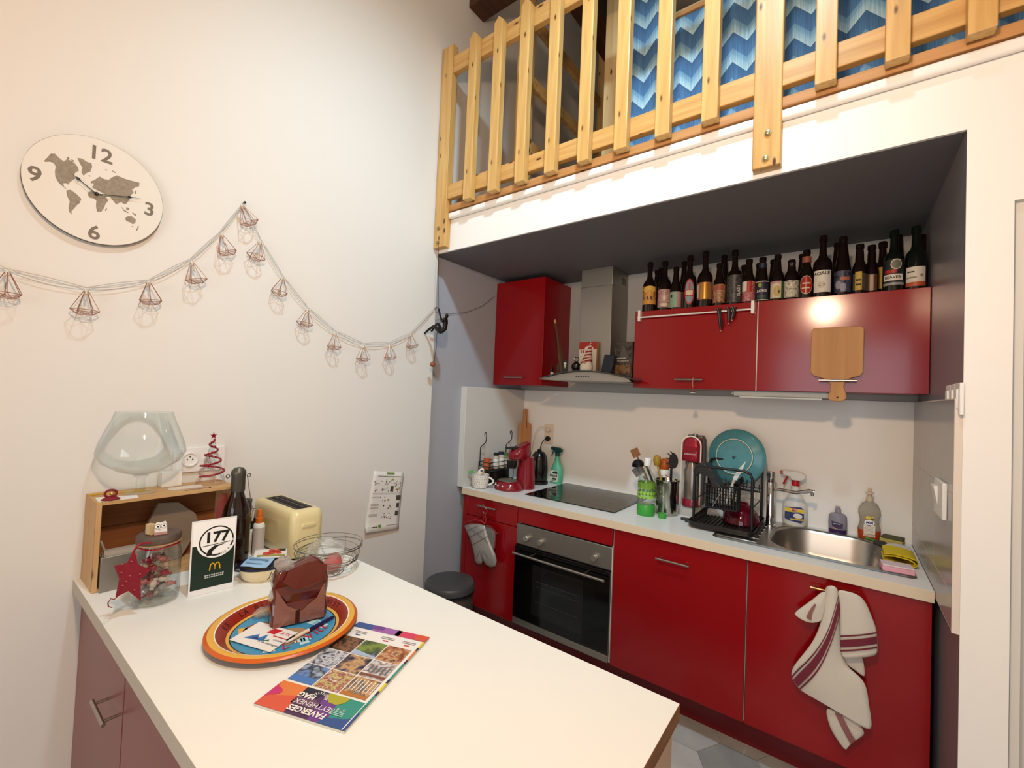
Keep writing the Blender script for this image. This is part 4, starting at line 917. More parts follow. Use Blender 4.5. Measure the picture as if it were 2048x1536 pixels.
# ------------------------------------------------------------------ clock
cc = Vector((.012, -2.4615, 2.113)); CR = .1685
ck = thing('wall_clock', 'round white wall clock with a world map and cut out numerals', 'clock', cc)
Xc = Matrix.Translation(cc) @ Matrix.Rotation(math.pi/2, 4, 'Y')
lathe('dial', [(0, .010), (CR-.001, .010), (CR, .009), (CR, .001), (CR-.001, 0), (0, 0)], (0, 0, 0), M('white clock board', '#dcd6cc', .6), ck, 96, Xc)
lathe('rim_edge', [(CR+.0006, .0085), (CR+.0006, .0005)], (0, 0, 0), M('burnt dark edge', '#3d3835', .7), ck, 96, Xc)
lathe('movement', [(0, 0), (.03, 0), (.03, -.011), (0, -.011)], (0, 0, 0), BLACK, ck, 24, Xc)
XS = cc.x+.0103
MAPM = M('grey brown engraved wood', '#8f8372', .8, var=(90, .18)); 
LANDS = ['405,375 450,330 490,285 540,285 590,335 650,380 690,345 735,372 780,400 820,450 830,490 790,510 770,540 790,585 760,600 720,630 700,660 680,640 640,640 650,680 690,715 660,700 600,650 570,610 545,560 540,500 550,440 530,400 480,380 430,385',
 '810,335 870,345 930,385 980,400 990,440 970,500 920,520 885,550 860,510 870,450 840,400', '680,330 705,322 720,345 700,358', '735,352 765,362 775,385 745,380',
 '680,725 730,720 800,770 860,830 840,880 800,910 770,950 740,980 745,1015 710,985 705,930 720,860 690,800 680,750',
 '945,745 1000,735 1060,760 1120,790 1150,790 1170,830 1185,850 1150,890 1135,940 1100,985 1050,985 1035,920 1040,850 1010,825 960,815 935,780',
 '985,690 1010,660 980,620 1020,600 1080,560 1130,590 1190,600 1230,570 1290,545 1330,565 1390,590 1460,610 1560,635 1555,680 1510,690 1470,720 1490,750 1455,790 1430,850 1400,890 1370,890 1340,870 1310,880 1280,900 1250,860 1200,800 1160,800 1120,760 1060,730 1020,710',
 '1385,1065 1420,1035 1470,1040 1515,1080 1510,1120 1480,1135 1440,1110 1400,1095', '1540,1150 1555,1165 1530,1215 1515,1215 1535,1175', '1150,950 1172,940 1160,975 1145,975',
 '1340,920 1375,960 1430,995 1420,1000 1370,975', '1400,930 1440,940 1430,970 1400,960', '1470,990 1525,1020 1510,1035 1475,1005', '935,545 975,550 965,562', '1508,730 1526,730 1516,772 1504,770', '1230,485 1275,510 1268,520 1228,495', '1140,475 1175,478 1165,492', '975,615 1000,610 990,640 975,650', '1465,1155 1485,1158 1475,1172']
b = MB()
for s in LANDS:
    pts = [PX(20+float(q.split(',')[0])*.16602, 260+float(q.split(',')[1])*.16602, x=XS) for q in s.split()]
    k = len(pts); b.put(pts+[p-Vector((.0012, 0, 0)) for p in pts], [tuple(range(k)), tuple(range(k, 2*k))[::-1]]+[(i, (i+1) % k, (i+1) % k+k, i+k) for i in range(k)])
b.build('world_map', MAPM, ck, 0)
for s, u, v in (('12', 1090, 300), ('3', 1678, 962), ('6', 1012, 1242), ('9', 295, 538)):
    p = PX(20+u*.16602, 260+v*.16602, x=XS)
    vs, fs = text2d(s, .062, off=.0012)
    add('numeral', [p+Vector((.0002, q.x, q.y)) for q in vs], fs, M('taupe engraved numeral', '#776c60', .8), ck)
def hand(nm, end, dia, w):
    a, e, d_ = cc+Vector((.019, 0, 0)), PX(20+end[0]*.16602, 260+end[1]*.16602, x=cc.x+.019), PX(20+dia[0]*.16602, 260+dia[1]*.16602, x=cc.x+.019)
    a = PX(192.6, 388, x=cc.x+.019); dv = (e-a).normalized(); nv = Vector((0, -dv.z, dv.y)); b = MB()
    for pts in ([a-nv*w, a+nv*w, d_+nv*w*.7, d_-nv*w*.7], [d_-dv*.008, d_+nv*w*3, d_+dv*.011, d_-nv*w*3], [d_+nv*w*.6, d_-nv*w*.6, e]):
        k = len(pts); b.put(pts+[p+Vector((.0012, 0, 0)) for p in pts], [tuple(range(k)), tuple(range(k, 2*k))]+[(i, (i+1) % k, (i+1) % k+k, i+k) for i in range(k)])
    b.build(nm, BLACK, ck, 0)
hand('hour_hand', (690, 480), (825, 590), .0016); hand('minute_hand', (1600, 830), (1435, 808), .0014)
h0 = PX(192.6, 388, x=cc.x+.012)
lathe('hub', [(0, 0), (.005, 0), (.005, .010), (.003, .012), (0, .012)], (0, 0, 0), BLACK, ck, 16, Matrix.Translation(h0-Vector((.002, 0, 0))) @ Matrix.Rotation(math.pi/2, 4, 'Y'))
# ------------------------------------------------------------------ garland of wire cages
COPPER = M('copper wire', '#b0806c', .35, .7); CLEARW = M('clear silvery cable', '#b9b2a8', .35)
gl = thing('string_cable', 'twin silvery cable of the garland pinned along the white wall', 'cable', (.01, -1.9, 2.0))
nodes = [(-60, 512), (14.6, 537), (172, 575), (296.5, 560), (379.6, 518), (437, 466.5), (485.8, 407), (524, 482.7), (567, 553), (617, 616), (670.6, 662), (726, 687), (778.5, 685.6), (820, 666.5), (868.8, 616)]
NP = [PX(u, v, x=.016) for u, v in nodes]
for off in (0, 1):
    b = MB()
    for p, q in zip(NP[:-1], NP[1:]):
        m_ = [p.lerp(q, t)+Vector((.002*off, 0, -(.010*off)*math.sin(math.pi*t)+(.003 if not off else 0)*math.sin(math.pi*t))) for t in [i/10 for i in range(11)]]
        b.tube(m_, .0013, 6)
    b.build('cable', CLEARW, gl)
e0 = NP[-1]
glb = gl; gl = thing('lead_cable', 'brown lead running from the garland across the grey alcove wall to the red cabinet', 'cable', (-.03, -.6, 1.95))
pts = [e0+Vector((0, 0, .002)), Vector((.012, YF-.006, e0.z-.012)), Vector((-.008, YF+.014, e0.z-.02)), PX(900, 628, x=-.037), PX(932, 625, x=-.037), PX(965, 612, x=-.037), PX(990, 592, x=-.037)]
tube('lead', pts, .0012, M('brown cable', '#5a4a40', .5), gl, 6); gl = glb
for (u, v) in ((485.8, 407), (868.8, 616)): lathe('pin', [(0, 0), (.0025, 0), (.003, .018), (.005, .02), (0, .022)], (0, 0, 0), BLACK, gl, 8, Matrix.Translation(PX(u, v, x=.001)) @ Matrix.Rotation(math.pi/2, 4, 'Y'))
H_, R0, R1 = .060, .006, .0345
def cage(c, tl, lab, grp, sd_):
    """c = top of the cage"""
    X = Matrix.Translation(c) @ Matrix.Rotation(math.radians(tl), 4, 'X') @ Matrix.Rotation(sd_, 4, 'Z')
    t = thing('wire_cage', lab, 'light', c, grp)
    tp = [X @ Vector((R0*math.cos(2*math.pi*i/6), R0*math.sin(2*math.pi*i/6), 0)) for i in range(6)]
    md = [X @ Vector((R1*math.cos(2*math.pi*i/6), R1*math.sin(2*math.pi*i/6), -H_)) for i in range(6)]
    bt_ = [X @ Vector((.020*math.cos(2*math.pi*(i+.5)/6), .020*math.sin(2*math.pi*(i+.5)/6), -H_-.013)) for i in range(6)]
    b = MB()
    for i in range(6):
        b.tube([tp[i], md[i]], .0010, 5).tube([md[i], md[(i+1) % 6]], .0011, 5).tube([md[i], bt_[i]], .0009, 5).tube([md[(i+1) % 6], bt_[i]], .0009, 5).tube([bt_[i], bt_[(i+1) % 6]], .0009, 5)
    b.build('cage', COPPER, t)
    v, f = lathev([(0, .006), (.006, .006), (.006, -.008), (.003, -.010), (.003, -.028), (0, -.030)], (0, 0, 0), 10)
    add('bulb', [X @ p for p in v], f, M('tiny led bulb', '#cfc6b4', .3), t, 40)
    tube('link', [c+Vector((-.012, 0, .012)), X @ Vector((0, 0, .006))], .001, CLEARW, t, 5)
CAGES = [(14.6, 545, 0), (172.5, 583, 0), (297.6, 566, 8), (384, 526, 16), (443.6, 471, 22), (484, 413, 30), (520, 486, -12), (565, 558, -10), (615, 621, -8), (670, 668, 0), (727, 693, 2), (779, 691, 8), (821, 670, 16)]
names = ['first', 'second', 'third', 'fourth', 'fifth', 'sixth', 'seventh', 'eighth']
LBL = ['copper wire cage light cut by the edge, left of the clock\'s numeral six', 'copper wire cage light straight below the clock', 'copper wire cage light below and right of the clock', 'copper wire cage light tilted, sixth from the climber side before the peak', 'tilted copper wire cage light next below the garland peak on the clock side',
 'copper wire cage light hanging tilted at the peak of the garland', 'copper wire cage light first below the peak towards the climber', 'copper wire cage light second below the peak towards the climber', 'copper wire cage light third below the peak towards the climber', 'copper wire cage light fourth from the climber figurine', 'copper wire cage light third from the climber figurine, lowest of the garland', 'copper wire cage light second from the climber figurine', 'copper wire cage light nearest the climber figurine']
LBL[3] = 'copper wire cage light halfway between the clock and the garland peak'; LBL[0] = 'copper wire cage light at the far end from the climber, below the numeral nine'
for i, (u, v, tl) in enumerate(CAGES): cage(PX(u, v, x=.040), tl, LBL[i], 'cage lights on the garland', .4*i)
# ------------------------------------------------------------------ climber figurine on a cord
BRZ = M('dark bronze', '#2b2825', .28, .75)
cl = thing('climber_figurine', 'dark bronze climber figurine hanging on a cord from the loft post', 'figurine', PX(878, 660, y=-1.03))
k_ = .16934
def J(x, y, dy=0): return PX(820+x*k_, 500+y*k_, y=-1.030+dy)
verts = [J(405, 975), J(412, 905), J(425, 835), J(428, 808), J(434, 782), J(436, 752),     # pelvis, waist, chest, neck, head, crown
         J(400, 815, -.012), J(378, 845, -.022), J(352, 760, -.018), J(337, 690, -.010),    # arm up to the cord
         J(418, 822, .016), J(392, 862, .022), J(372, 815, .014),
         J(345, 965, -.014), J(285, 895, -.016), J(215, 945, -.012), J(168, 990, -.010), J(148, 958, -.010),
         J(365, 935, .014), J(325, 862, .018), J(280, 920, .016), J(258, 962, .014), J(246, 948, .014)]
edges = [(0, 1), (1, 2), (2, 3), (3, 4), (4, 5), (2, 6), (6, 7), (7, 8), (8, 9), (2, 10), (10, 11), (11, 12), (0, 13), (13, 14), (14, 15), (15, 16), (16, 17), (0, 18), (18, 19), (19, 20), (20, 21), (21, 22)]
rad = [.016, .014, .016, .0065, .0125, .008, .0085, .0065, .0055, .0065, .0085, .0065, .0055, .0125, .0090, .0070, .0055, .0045, .0115, .0085, .0068, .0055, .0045]
me = bpy.data.meshes.new('body'); me.from_pydata([tuple(v) for v in verts], edges, []); me.materials.append(BRZ)
bo_ = bpy.data.objects.new('body', me); COL.objects.link(bo_); bo_.parent = cl; bo_.matrix_parent_inverse = Matrix.Translation(-cl.location)
sk_ = bo_.modifiers.new('skin', 'SKIN'); sk_.use_smooth_shade = True; sub = bo_.modifiers.new('sub', 'SUBSURF'); sub.levels = 2; sub.render_levels = 2
for i, v in enumerate(me.skin_vertices[0].data): v.radius = (rad[i], rad[i]); v.use_root = (i == 0)
cordm = M('black cord', '#2a2522', .8)
top = PX(877, 488, y=-1.024); hnd = J(337, 690, -.010)
tube('cord', [top, top.lerp(hnd, .5)+Vector((-.003, 0, 0)), hnd, J(360, 800, -.012), J(352, 900, 0), J(318, 990), J(310, 1150), J(285, 1310, .0)], .0014, cordm, cl, 6)
bc_ = J(266, 1352)
lathe('ball', [(0, -.016), (.009, -.013), (.0155, -.004), (.0155, .004), (.009, .013), (0, .016)], bc_, M('varnished wooden ball', '#8d4f36', .35), cl, 20)
tube('knot', [bc_+Vector((0, 0, .014)), J(285, 1310)], .0018, cordm, cl, 6)
# ------------------------------------------------------------------ poster
po = thing('poster', 'sorting guide sheet taped to the white wall, its lower corner curling', 'poster', (.003, -1.27, .75))
A, B, C_, D = PX(748, 942, x=.003), PX(808, 945, x=.003), PX(796, 1057, x=.003), PX(727, 1064, x=.003)
PAPER = M('white paper', '#e4e0d9', .7)
nx, ny = 8, 12; vs, fs = [], []
for j in range(ny+1):
    for i in range(nx+1):
        u, v = i/nx, j/ny; p = A.lerp(B, u).lerp(D.lerp(C_, u), v); lift = .020*max(0, (v-.86)/.14)**1.5*(1-u*.6)+.002*math.sin(v*9)**2
        vs.append(p+Vector((lift, 0, 0)))
for j in range(ny):
    for i in range(nx): a = j*(nx+1)+i; fs.append((a, a+1, a+nx+2, a+nx+1))
pp_ = add('sheet', vs, fs, PAPER, po, 60)
sol = pp_.modifiers.new('t', 'SOLIDIFY'); sol.thickness = .0004
S = MB(); mats = [M('dark ink', '#2a2623', .7), M('grey ink', '#8a857e', .7), M('leaf ink', '#6f8f45', .7), M('ochre ink', '#a39a3c', .7), M('brick ink', '#9a4a40', .7), M('olive bin ink', '#4a4434', .7)]
def pq(u, v): 
    p = A.lerp(B, u).lerp(D.lerp(C_, u), v); lift = .020*max(0, (v-.86)/.14)**1.5*(1-u*.6)+.002*math.sin(v*9)**2
    return p+Vector((lift+.0008, 0, 0))
def pr_(u0, u1, v0, v1, m): S.put([pq(u0, v0), pq(u1, v0), pq(u1, v1), pq(u0, v1)], [(0, 1, 2, 3)], m)
pr_(.42, .68, .01, .045, 2); pr_(.15, .9, .075, .083, 0); pr_(.55, .61, .47, .50, 3)
for m, u, v in ((3, .62, .115), (3, .85, .27)): pr_(u, u+.06, v, v+.03, m)
random.seed(5)
for (u0, u1, v0, v1, n, sz) in ((.05, .3, .13, .22, 14, .022), (.34, .58, .13, .22, 12, .028), (.66, .95, .13, .24, 10, .03), (.08, .35, .28, .33, 6, .035), (.38, .55, .27, .33, 7, .025), (.68, .92, .28, .33, 7, .03), (.3, .6, .42, .49, 5, .03), (.4, .72, .57, .64, 5, .035), (.35, .7, .70, .80, 12, .03)):
    for _ in range(n):
        u, v = random.uniform(u0, u1), random.uniform(v0, v1); w = sz*random.uniform(.5, 1.2); h_ = sz*random.uniform(.4, 1.1); pr_(u, u+w, v, v+h_*.8, random.choice((0, 1, 1, 4, 5)))
for (u0, u1, v0, v1) in ((.6, .7, .245, .34), (.82, .97, .405, .49), (.85, .94, .54, .62), (.84, .95, .68, .76)): pr_(u0, u1, v0, v1, 5)
for v in (.365, .385, .43, .445, .55, .562, .574, .60, .612, .624, .72, .732, .744, .756, .93): pr_(.06, .3 if v > .4 else .95, v, v+.004, 1)
pr_(.36, .45, .90, .955, 2); pr_(.2, .34, .925, .94, 0); pr_(.6, .95, .915, .925, 1)
S.build('print', mats, po, 0)
# ------------------------------------------------------------------ socket on the wall over the crate
w5 = thing('wall_socket', 'white double socket frame on the white wall behind the crate', 'socket', (0, -2.13, 1.2))
slab('plate', rrect(.168, .092, .006, 4, -2.130, 1.215), (.0005, 0, 0), (0, 1, 0), (0, 0, 1), .009, WPLAST, w5, bevel=.002)
socket_disc(w5, (.0098, -2.163, 1.217), 'x', .026); socket_disc(w5, (.0098, -2.092, 1.217), 'x', .026)

# ------------------------------------------------------------------ oven mitt, tea towel, bin
SIL = M('silver quilted cloth', '#a9a5a0', .38, .35, bump=(90, .3)); MRED = M('red binding', '#8f1420', .7)
mt = thing('oven_mitt', 'silver quilted oven mitt with a red hem hanging from a drawer handle', 'oven mitt', (.19, -.68, .70))
s_ = .26036
def K(x, y, dy=0): return PX(820+x*s_, 960+y*s_, y=-.690+dy)
tube('hook', [K(560, 185, .012), K(568, 200, -.012), K(582, 215, -.01), K(592, 235, -.005), K(588, 255, -.004), K(575, 262), K(565, 250), K(566, 238)], .0025, STEEL, mt, 8)
def pad(name, pts, t, mat, dy, parent):
    P3 = [K(x, y, dy) for x, y in pts]; c = sum(P3, Vector())/len(P3); n = len(P3)
    loops = [[c.lerp(p, f)+Vector((0, o, 0)) for p in P3] for f, o in ((.0, -t*1.15), (.45, -t*1.1), (.8, -t*.85), (.95, -t*.5), (1, 0), (.95, t*.4), (.8, t*.5), (.0, t*.5))]
    return loft(name, loops, mat, parent, 70, cap0=False, cap1=False)
back = [(578, 350), (600, 345), (640, 375), (660, 405), (655, 470), (650, 520), (640, 560), (600, 560), (580, 470)]
pad('back_layer', back, .008, M('dark silver lining', '#7f7a76', .45, .3), .008, mt)
front = [(418, 345), (470, 335), (530, 335), (575, 345), (590, 400), (605, 450), (630, 510), (655, 570), (667, 620), (655, 660), (625, 672), (590, 655), (570, 620), (555, 590), (558, 625), (550, 645), (520, 648), (502, 620), (498, 580), (485, 520), (465, 450), (440, 390)]
pad('glove', front, .016, SIL, -.004, mt)
tube('hem', [K(416, 343, -.010), K(440, 322, -.014), (K(500, 308, -.016)), K(545, 315, -.014), K(575, 335, -.010)], .006, MRED, mt, 8)
tube('loop', [K(560, 330, -.005), K(566, 290, -.004), K(576, 265, -.002), K(584, 290, -.004), K(580, 335, -.005)], .004, MRED, mt, 8)
tube('back_hem', [K(582, 350, 0), K(625, 362, 0), K(655, 392, 0), K(660, 440, 0), K(652, 520, 0)], .0035, MRED, mt, 8)
b = MB()
for (p, q) in (((440, 350), (600, 480)), ((430, 395), (520, 350)), ((455, 440), (590, 370)), ((475, 500), (600, 430)), ((540, 540), (510, 600)), ((555, 545), (555, 585)), ((565, 545), (600, 600))):
    b.tube([K(*p, -.0225), K((p[0]+q[0])/2, (p[1]+q[1])/2, -.0245), K(*q, -.0225)], .0014, 6)
b.build('quilting', M('dark stitch', '#6b6762', .6), mt)
# tea towel
LINEN = M('off white linen', '#cfc5b6', .9, bump=(700, .35)); STR = M('burgundy woven stripe', '#6d2432', .9)
tt = thing('tea_towel', 'off white tea towel with burgundy stripes hanging from the sink cabinet handle', 'towel', (1.94, -.70, .82))
z_ = .25793
def T(x, y, dy=0): return PX(1540+x*z_, 1140+y*z_, y=-.692+dy)
def cloth(name, rows, mat=LINEN, sub=1):
    """rows of points (x, y, depth); a thin woven sheet"""
    n = len(rows[0]); vs = [T(*p) for r in rows for p in r]; fs = []
    for j in range(len(rows)-1):
        for i in range(n-1): fs.append((j*n+i, j*n+i+1, (j+1)*n+i+1, (j+1)*n+i))
    o = add(name, vs, fs, mat, tt, 70)
    s = o.modifiers.new('sub', 'SUBSURF'); s.levels = s.render_levels = 2
    t = o.modifiers.new('thick', 'SOLIDIFY'); t.thickness = .0022
    return o
def strip(name, L_, R_2, f0, f1, mat, dy=-.0035):
    """band across a cloth between two side lines, f along them"""
    def at(Ln, f):
        k = f*(len(Ln)-1); i = min(int(k), len(Ln)-2); t = k-i; a, b2 = Ln[i], Ln[i+1]; return [a[m]+(b2[m]-a[m])*t for m in range(3)]
    return None
# long main fall: left edge bulges out, bottom runs down to the right
main = [[(425, 135, .0), (450, 122, -.012), (480, 120, -.016), (510, 130, -.014), (532, 160, -.006)],
        [(415, 260, -.004), (450, 240, -.014), (485, 235, -.020), (520, 245, -.016), (545, 260, -.004)],
        [(395, 420, -.006), (430, 410, -.016), (470, 410, -.022), (510, 410, -.012), (545, 430, .0)],
        [(330, 570, -.008), (390, 560, -.018), (450, 560, -.022), (510, 570, -.010), (550, 600, .002)],
        [(215, 700, -.008), (320, 710, -.018), (420, 720, -.022), (510, 735, -.014), (580, 750, .0), ],
        [(155, 790, -.006), (280, 830, -.016), (400, 860, -.022), (540, 880, -.018), (745, 850, -.006)],
        [(175, 860, -.005), (300, 905, -.014), (440, 960, -.020), (590, 1010, -.018), (760, 1000, -.010)],
        [(240, 935, -.004), (370, 1005, -.012), (510, 1085, -.018), (650, 1150, -.016), (785, 1150, -.012)],
        [(242, 938, -.004), (380, 1015, -.012), (520, 1100, -.018), (660, 1180, -.016), (797, 1270, -.012)]]
cloth('main_fall', main)
right = [[(515, 150, -.016), (570, 160, -.022), (640, 175, -.022), (700, 200, -.016), (740, 245, -.006)],
         [(545, 240, -.018), (600, 235, -.026), (670, 245, -.026), (730, 270, -.020), (775, 320, -.008)],
         [(545, 360, -.018), (610, 355, -.027), (690, 360, -.028), (760, 375, -.022), (810, 410, -.010)],
         [(545, 490, -.018), (620, 488, -.027), (700, 482, -.029), (775, 475, -.024), (828, 468, -.012)],
         [(548, 600, -.018), (620, 598, -.027), (700, 590, -.029), (775, 580, -.024), (835, 570, -.012)],
         [(553, 690, -.018), (625, 688, -.027), (705, 680, -.029), (780, 672, -.024), (837, 660, -.012)]]
cloth('right_fall', right)
left = [[(390, 175, -.004), (415, 165, -.010), (435, 175, -.012), (440, 200, -.006)],
        [(330, 230, -.006), (370, 230, -.016), (410, 235, -.018), (435, 260, -.008)],
        [(240, 290, -.006), (300, 305, -.016), (370, 320, -.020), (425, 320, -.010)],
        [(188, 335, -.006), (240, 375, -.014), (320, 405, -.018), (405, 385, -.010)],
        [(190, 345, -.006), (245, 390, -.013), (325, 418, -.017), (400, 395, -.010)]]
cloth('left_corner', left)
tail = [[(430, 1060, .004), (500, 1090, .0), (580, 1140, -.002), (700, 1190, .004)],
        [(440, 1140, .004), (520, 1170, -.004), (600, 1210, -.006), (720, 1240, .002)],
        [(470, 1240, .004), (545, 1255, -.004), (625, 1275, -.006), (740, 1275, .002)],
        [(530, 1330, .004), (580, 1335, -.002), (630, 1330, -.004), (680, 1315, .002)],
        [(580, 1398, .004), (598, 1390, .0), (612, 1362, -.002), (665, 1320, .002)]]
cloth('under_tail', tail)
cloth('back_fold', [[(550, 640, .010), (640, 650, .006), (720, 660, .010)], [(560, 700, .010), (650, 720, .004), (730, 750, .008)], [(600, 740, .010), (680, 790, .006), (745, 850, .008)]])
def band(name, pl, pr2, w, mat=STR, dy=0):
    """stripe lying on the cloth along a polyline of (x,y,d), width w in crop px downwards"""
    vs, fs = [], []
    for (p, q) in zip(pl, pr2): vs += [T(p[0], p[1], p[2]+dy), T(q[0], q[1], q[2]+dy)]
    for i in range(len(pl)-1): fs.append((2*i, 2*i+1, 2*i+3, 2*i+2))
    o = add(name, vs, fs, mat, tt, 70); s = o.modifiers.new('sub', 'SUBSURF'); s.levels = s.render_levels = 2; s.boundary_smooth = 'PRESERVE_CORNERS'; return o
rc = lambda a, b2: ([(545, a, -.0225), (620, a-2, -.0315), (700, a-8, -.0335), (775, a-17, -.0285), (830, a-28, -.0165)], [(546, b2, -.0225), (620, b2-2, -.0315), (700, b2-8, -.0335), (775, b2-17, -.0285), (832, b2-28, -.0165)])
for a, b2 in ((508, 520), (542, 600), (620, 634)): band('stripe', *rc(a, b2), 0)
def dg(f0, f1):
    Lp = [((548, 215), (552, 400)), ((505, 290), (545, 400)), ((470, 400), (510, 470)), ((400, 525), (455, 590)), ((325, 625), (385, 690)), ((235, 700), (330, 800)), ((160, 800), (240, 930))]
    Lp = [((530, 190), (545, 345)), ((492, 330), (532, 400)), ((450, 470), (490, 540)), ((380, 590), (440, 670)), ((300, 690), (380, 790)), ((200, 775), (300, 880)), ((160, 830), (238, 932))]
    dd = [-.014, -.019, -.024, -.024, -.024, -.021, -.016]
    A_ = [(p[0]+(q[0]-p[0])*f0, p[1]+(q[1]-p[1])*f0, d) for (p, q), d in zip(Lp, dd)]
    B_ = [(p[0]+(q[0]-p[0])*f1, p[1]+(q[1]-p[1])*f1, d) for (p, q), d in zip(Lp, dd)]
    return A_, B_
for a, b2 in ((.02, .12), (.24, .74), (.86, .97)): band('stripe', *dg(a, b2), 0)
band('stripe', [(500, 1105, -.006), (545, 1200, -.010), (590, 1290, -.010), (625, 1350, -.008)], [(560, 1130, -.008), (605, 1220, -.012), (640, 1290, -.011), (665, 1322, -.006)], 0, M('faded burgundy stripe', '#8d5a58', .9))
band('stripe', [(345, 262, -.022), (300, 320, -.022), (280, 370, -.021)], [(360, 268, -.024), (325, 330, -.024), (320, 392, -.023)], 0, M('faded burgundy stripe'))
# pedal bin
bn = Vector((.262, -1.005, 0)); zb = .485
BG = M('anthracite bin paint', '#4a4a4c', .4, .3)
pb_ = thing('pedal_bin', 'round anthracite pedal bin between the bar and the kitchen units', 'bin', bn)
lathe('drum', [(0, .012), (.128, .012), (.130, .02), (.130, zb-.055), (.127, zb-.05), (0, zb-.05)], bn, M('bronze grey bin paint', '#57534e', .4, .5), pb_, 48)
lathe('base_ring', [(0, 0), (.133, 0), (.135, .004), (.133, .02), (.12, .022), (0, .022)], bn, BLACK, pb_, 40)
lathe('rim', [(.131, zb-.058), (.136, zb-.056), (.136, zb-.046), (.131, zb-.044)], bn, BLACK, pb_, 48)
lathe('lid', [(.134, zb-.042), (.137, zb-.038), (.136, zb-.015), (.128, zb-.004), (.10, zb+.003), (0, zb+.007)], bn, BG, pb_, 48)
box('hinge', .262-.03, .262+.03, bn.y+.132, bn.y+.150, zb-.07, zb-.02, BLACK, pb_, bevel=.003)
box('pedal', .262-.03, .262+.03, bn.y-.165, bn.y-.125, .012, .020, BLACK, pb_, bevel=.003)

# ------------------------------------------------------------------ beer bottles on the wall cabinets
BROWN = M('brown bottle glass', '#160a05', .06, spec=.7); GREENB = M('dark green bottle glass', '#0b120a', .06, spec=.7)
ZB = 2.0162
def bottle_profile(kind, h, r):
    n = .0135
    if kind == 'long': return [(0, .003), (r*.7, 0), (r, .004), (r, h*.50), (r*.92, h*.57), (r*.62, h*.67), (n*1.15, h*.80), (n, h-.022), (n+.0025, h-.020), (n+.0025, h-.006), (n+.001, h), (n-.003, h), (n-.003, h-.01), (0, h-.01)]
    if kind == 'cone': return [(0, .003), (r*.7, 0), (r, .004), (r, h*.40), (r*.95, h*.46), (r*.75, h*.62), (n*1.25, h*.84), (n*1.1, h-.022), (n+.003, h-.020), (n+.003, h-.005), (n, h), (n-.003, h), (n-.003, h-.01), (0, h-.01)]
    if kind == 'stub': return [(0, .003), (r*.7, 0), (r, .004), (r, h*.56), (r*.93, h*.64), (n*1.35, h*.74), (n*1.3, h*.80), (n*1.15, h-.024), (n+.003, h-.022), (n+.003, h-.005), (n, h), (n-.003, h), (n-.003, h-.01), (0, h-.01)]
    return [(0, .003), (r*.7, 0), (r, .004), (r, h*.50), (r*.96, h*.555), (r*.80, h*.605), (r*.52, h*.645), (n*1.12, h*.70), (n, h*.82), (n, h-.03), (n+.003, h-.028), (n+.003, h-.006), (n, h), (n-.003, h), (n-.003, h-.01), (0, h-.01)]
def wrap(c, R, phi, pts, lift=0):
    return [Vector((c.x+(R+lift)*math.cos(phi+a/R), c.y+(R+lift)*math.sin(phi+a/R), c.z+b)) for a, b in pts]
def wrect(B_, c, R, phi, a0, a1, z0, z1, mi, lift=.0004):
    n = max(2, int(abs(a1-a0)/.006)+1); vs = []
    for i in range(n+1):
        a = a0+(a1-a0)*i/n; vs += wrap(c, R, phi, [(a, z0), (a, z1)], lift)
    B_.put(vs, [(2*i, 2*i+2, 2*i+3, 2*i+1) for i in range(n)], mi)
def wellip(B_, c, R, phi, a0, z0, ra, rz, mi, lift=.0008):
    n = 10; vs, fs = [], []
    for i in range(n+1):
        t = -1+2*i/n; h = math.sqrt(max(0, 1-t*t))*rz; vs += wrap(c, R, phi, [(a0+t*ra, z0-h), (a0+t*ra, z0+h)], lift)
    B_.put(vs, [(2*i, 2*i+2, 2*i+3, 2*i+1) for i in range(n)], mi)
def wtext(B_, c, R, phi, s, a0, z0, size, mi, lift=.0012, vert=False, off=0):
    vs, fs = text2d(s, size, off=off)
    B_.put(wrap(c, R, phi, [((a0+p.x, z0+p.y) if not vert else (a0-p.y, z0+p.x)) for p in vs], lift), fs, mi)
def beer(u, vt, kind, r, y, label, spec=None, glass=BROWN, neck=None, zl=None):
    """u = column, vt = row of the bottle top in the photo, standing at depth y on the cabinets"""
    p = PX(u, vt, y=y); h = p.z-ZB; c = Vector((p.x, y, ZB))
    h = min(h, ZC-ZB-.012)
    t = thing('beer_bottle', label, 'bottle', c, 'bottles on top of the wall cabinets')
    lathe('glass', bottle_profile(kind, h, r), c, glass, t, 28)
    if not spec: return
    d = CAM-c; phi = math.atan2(d.y, d.x)
    z0, z1 = [PX(u, q, y=y-r*.9).z-ZB for q in (zl[1], zl[0])]; z0 = max(z0, .012); z1 = min(z1, h*.52 if kind != '75' else h*.53)
    b = MB(); mats = []
    def mi(m):
        if m not in mats: mats.append(m)
        return mats.index(m)
    H = z1-z0
    for q in spec:
        if q[0] == 'r': wrect(b, c, r, phi, q[1]*r, q[2]*r, z0+q[3]*H, z0+q[4]*H, mi(q[5]), .0004+.0003*(q[6] if len(q) > 6 else 0))
        elif q[0] == 'e': wellip(b, c, r, phi, q[1]*r, z0+q[2]*H, q[3]*r, q[4]*H, mi(q[5]), .0004+.0003*(q[6] if len(q) > 6 else 1))
        elif q[0] == 't': wtext(b, c, r, phi, q[1], q[2]*r, z0+q[3]*H, q[4], mi(q[5]), .0016, q[6] if len(q) > 6 else False, .0004)
    b.build('label', mats, t, 40)
    if neck:
        b = MB(); zz = h*.80; rr = .0155; wrect(b, c, rr+.003, phi, -.05, .05, zz-.014, zz+.014, 0); b.build('neck_label', [neck], t, 40)
F_ = 1.5
LP = lambda n, *cols, s=120: prints(n, list(cols), s)
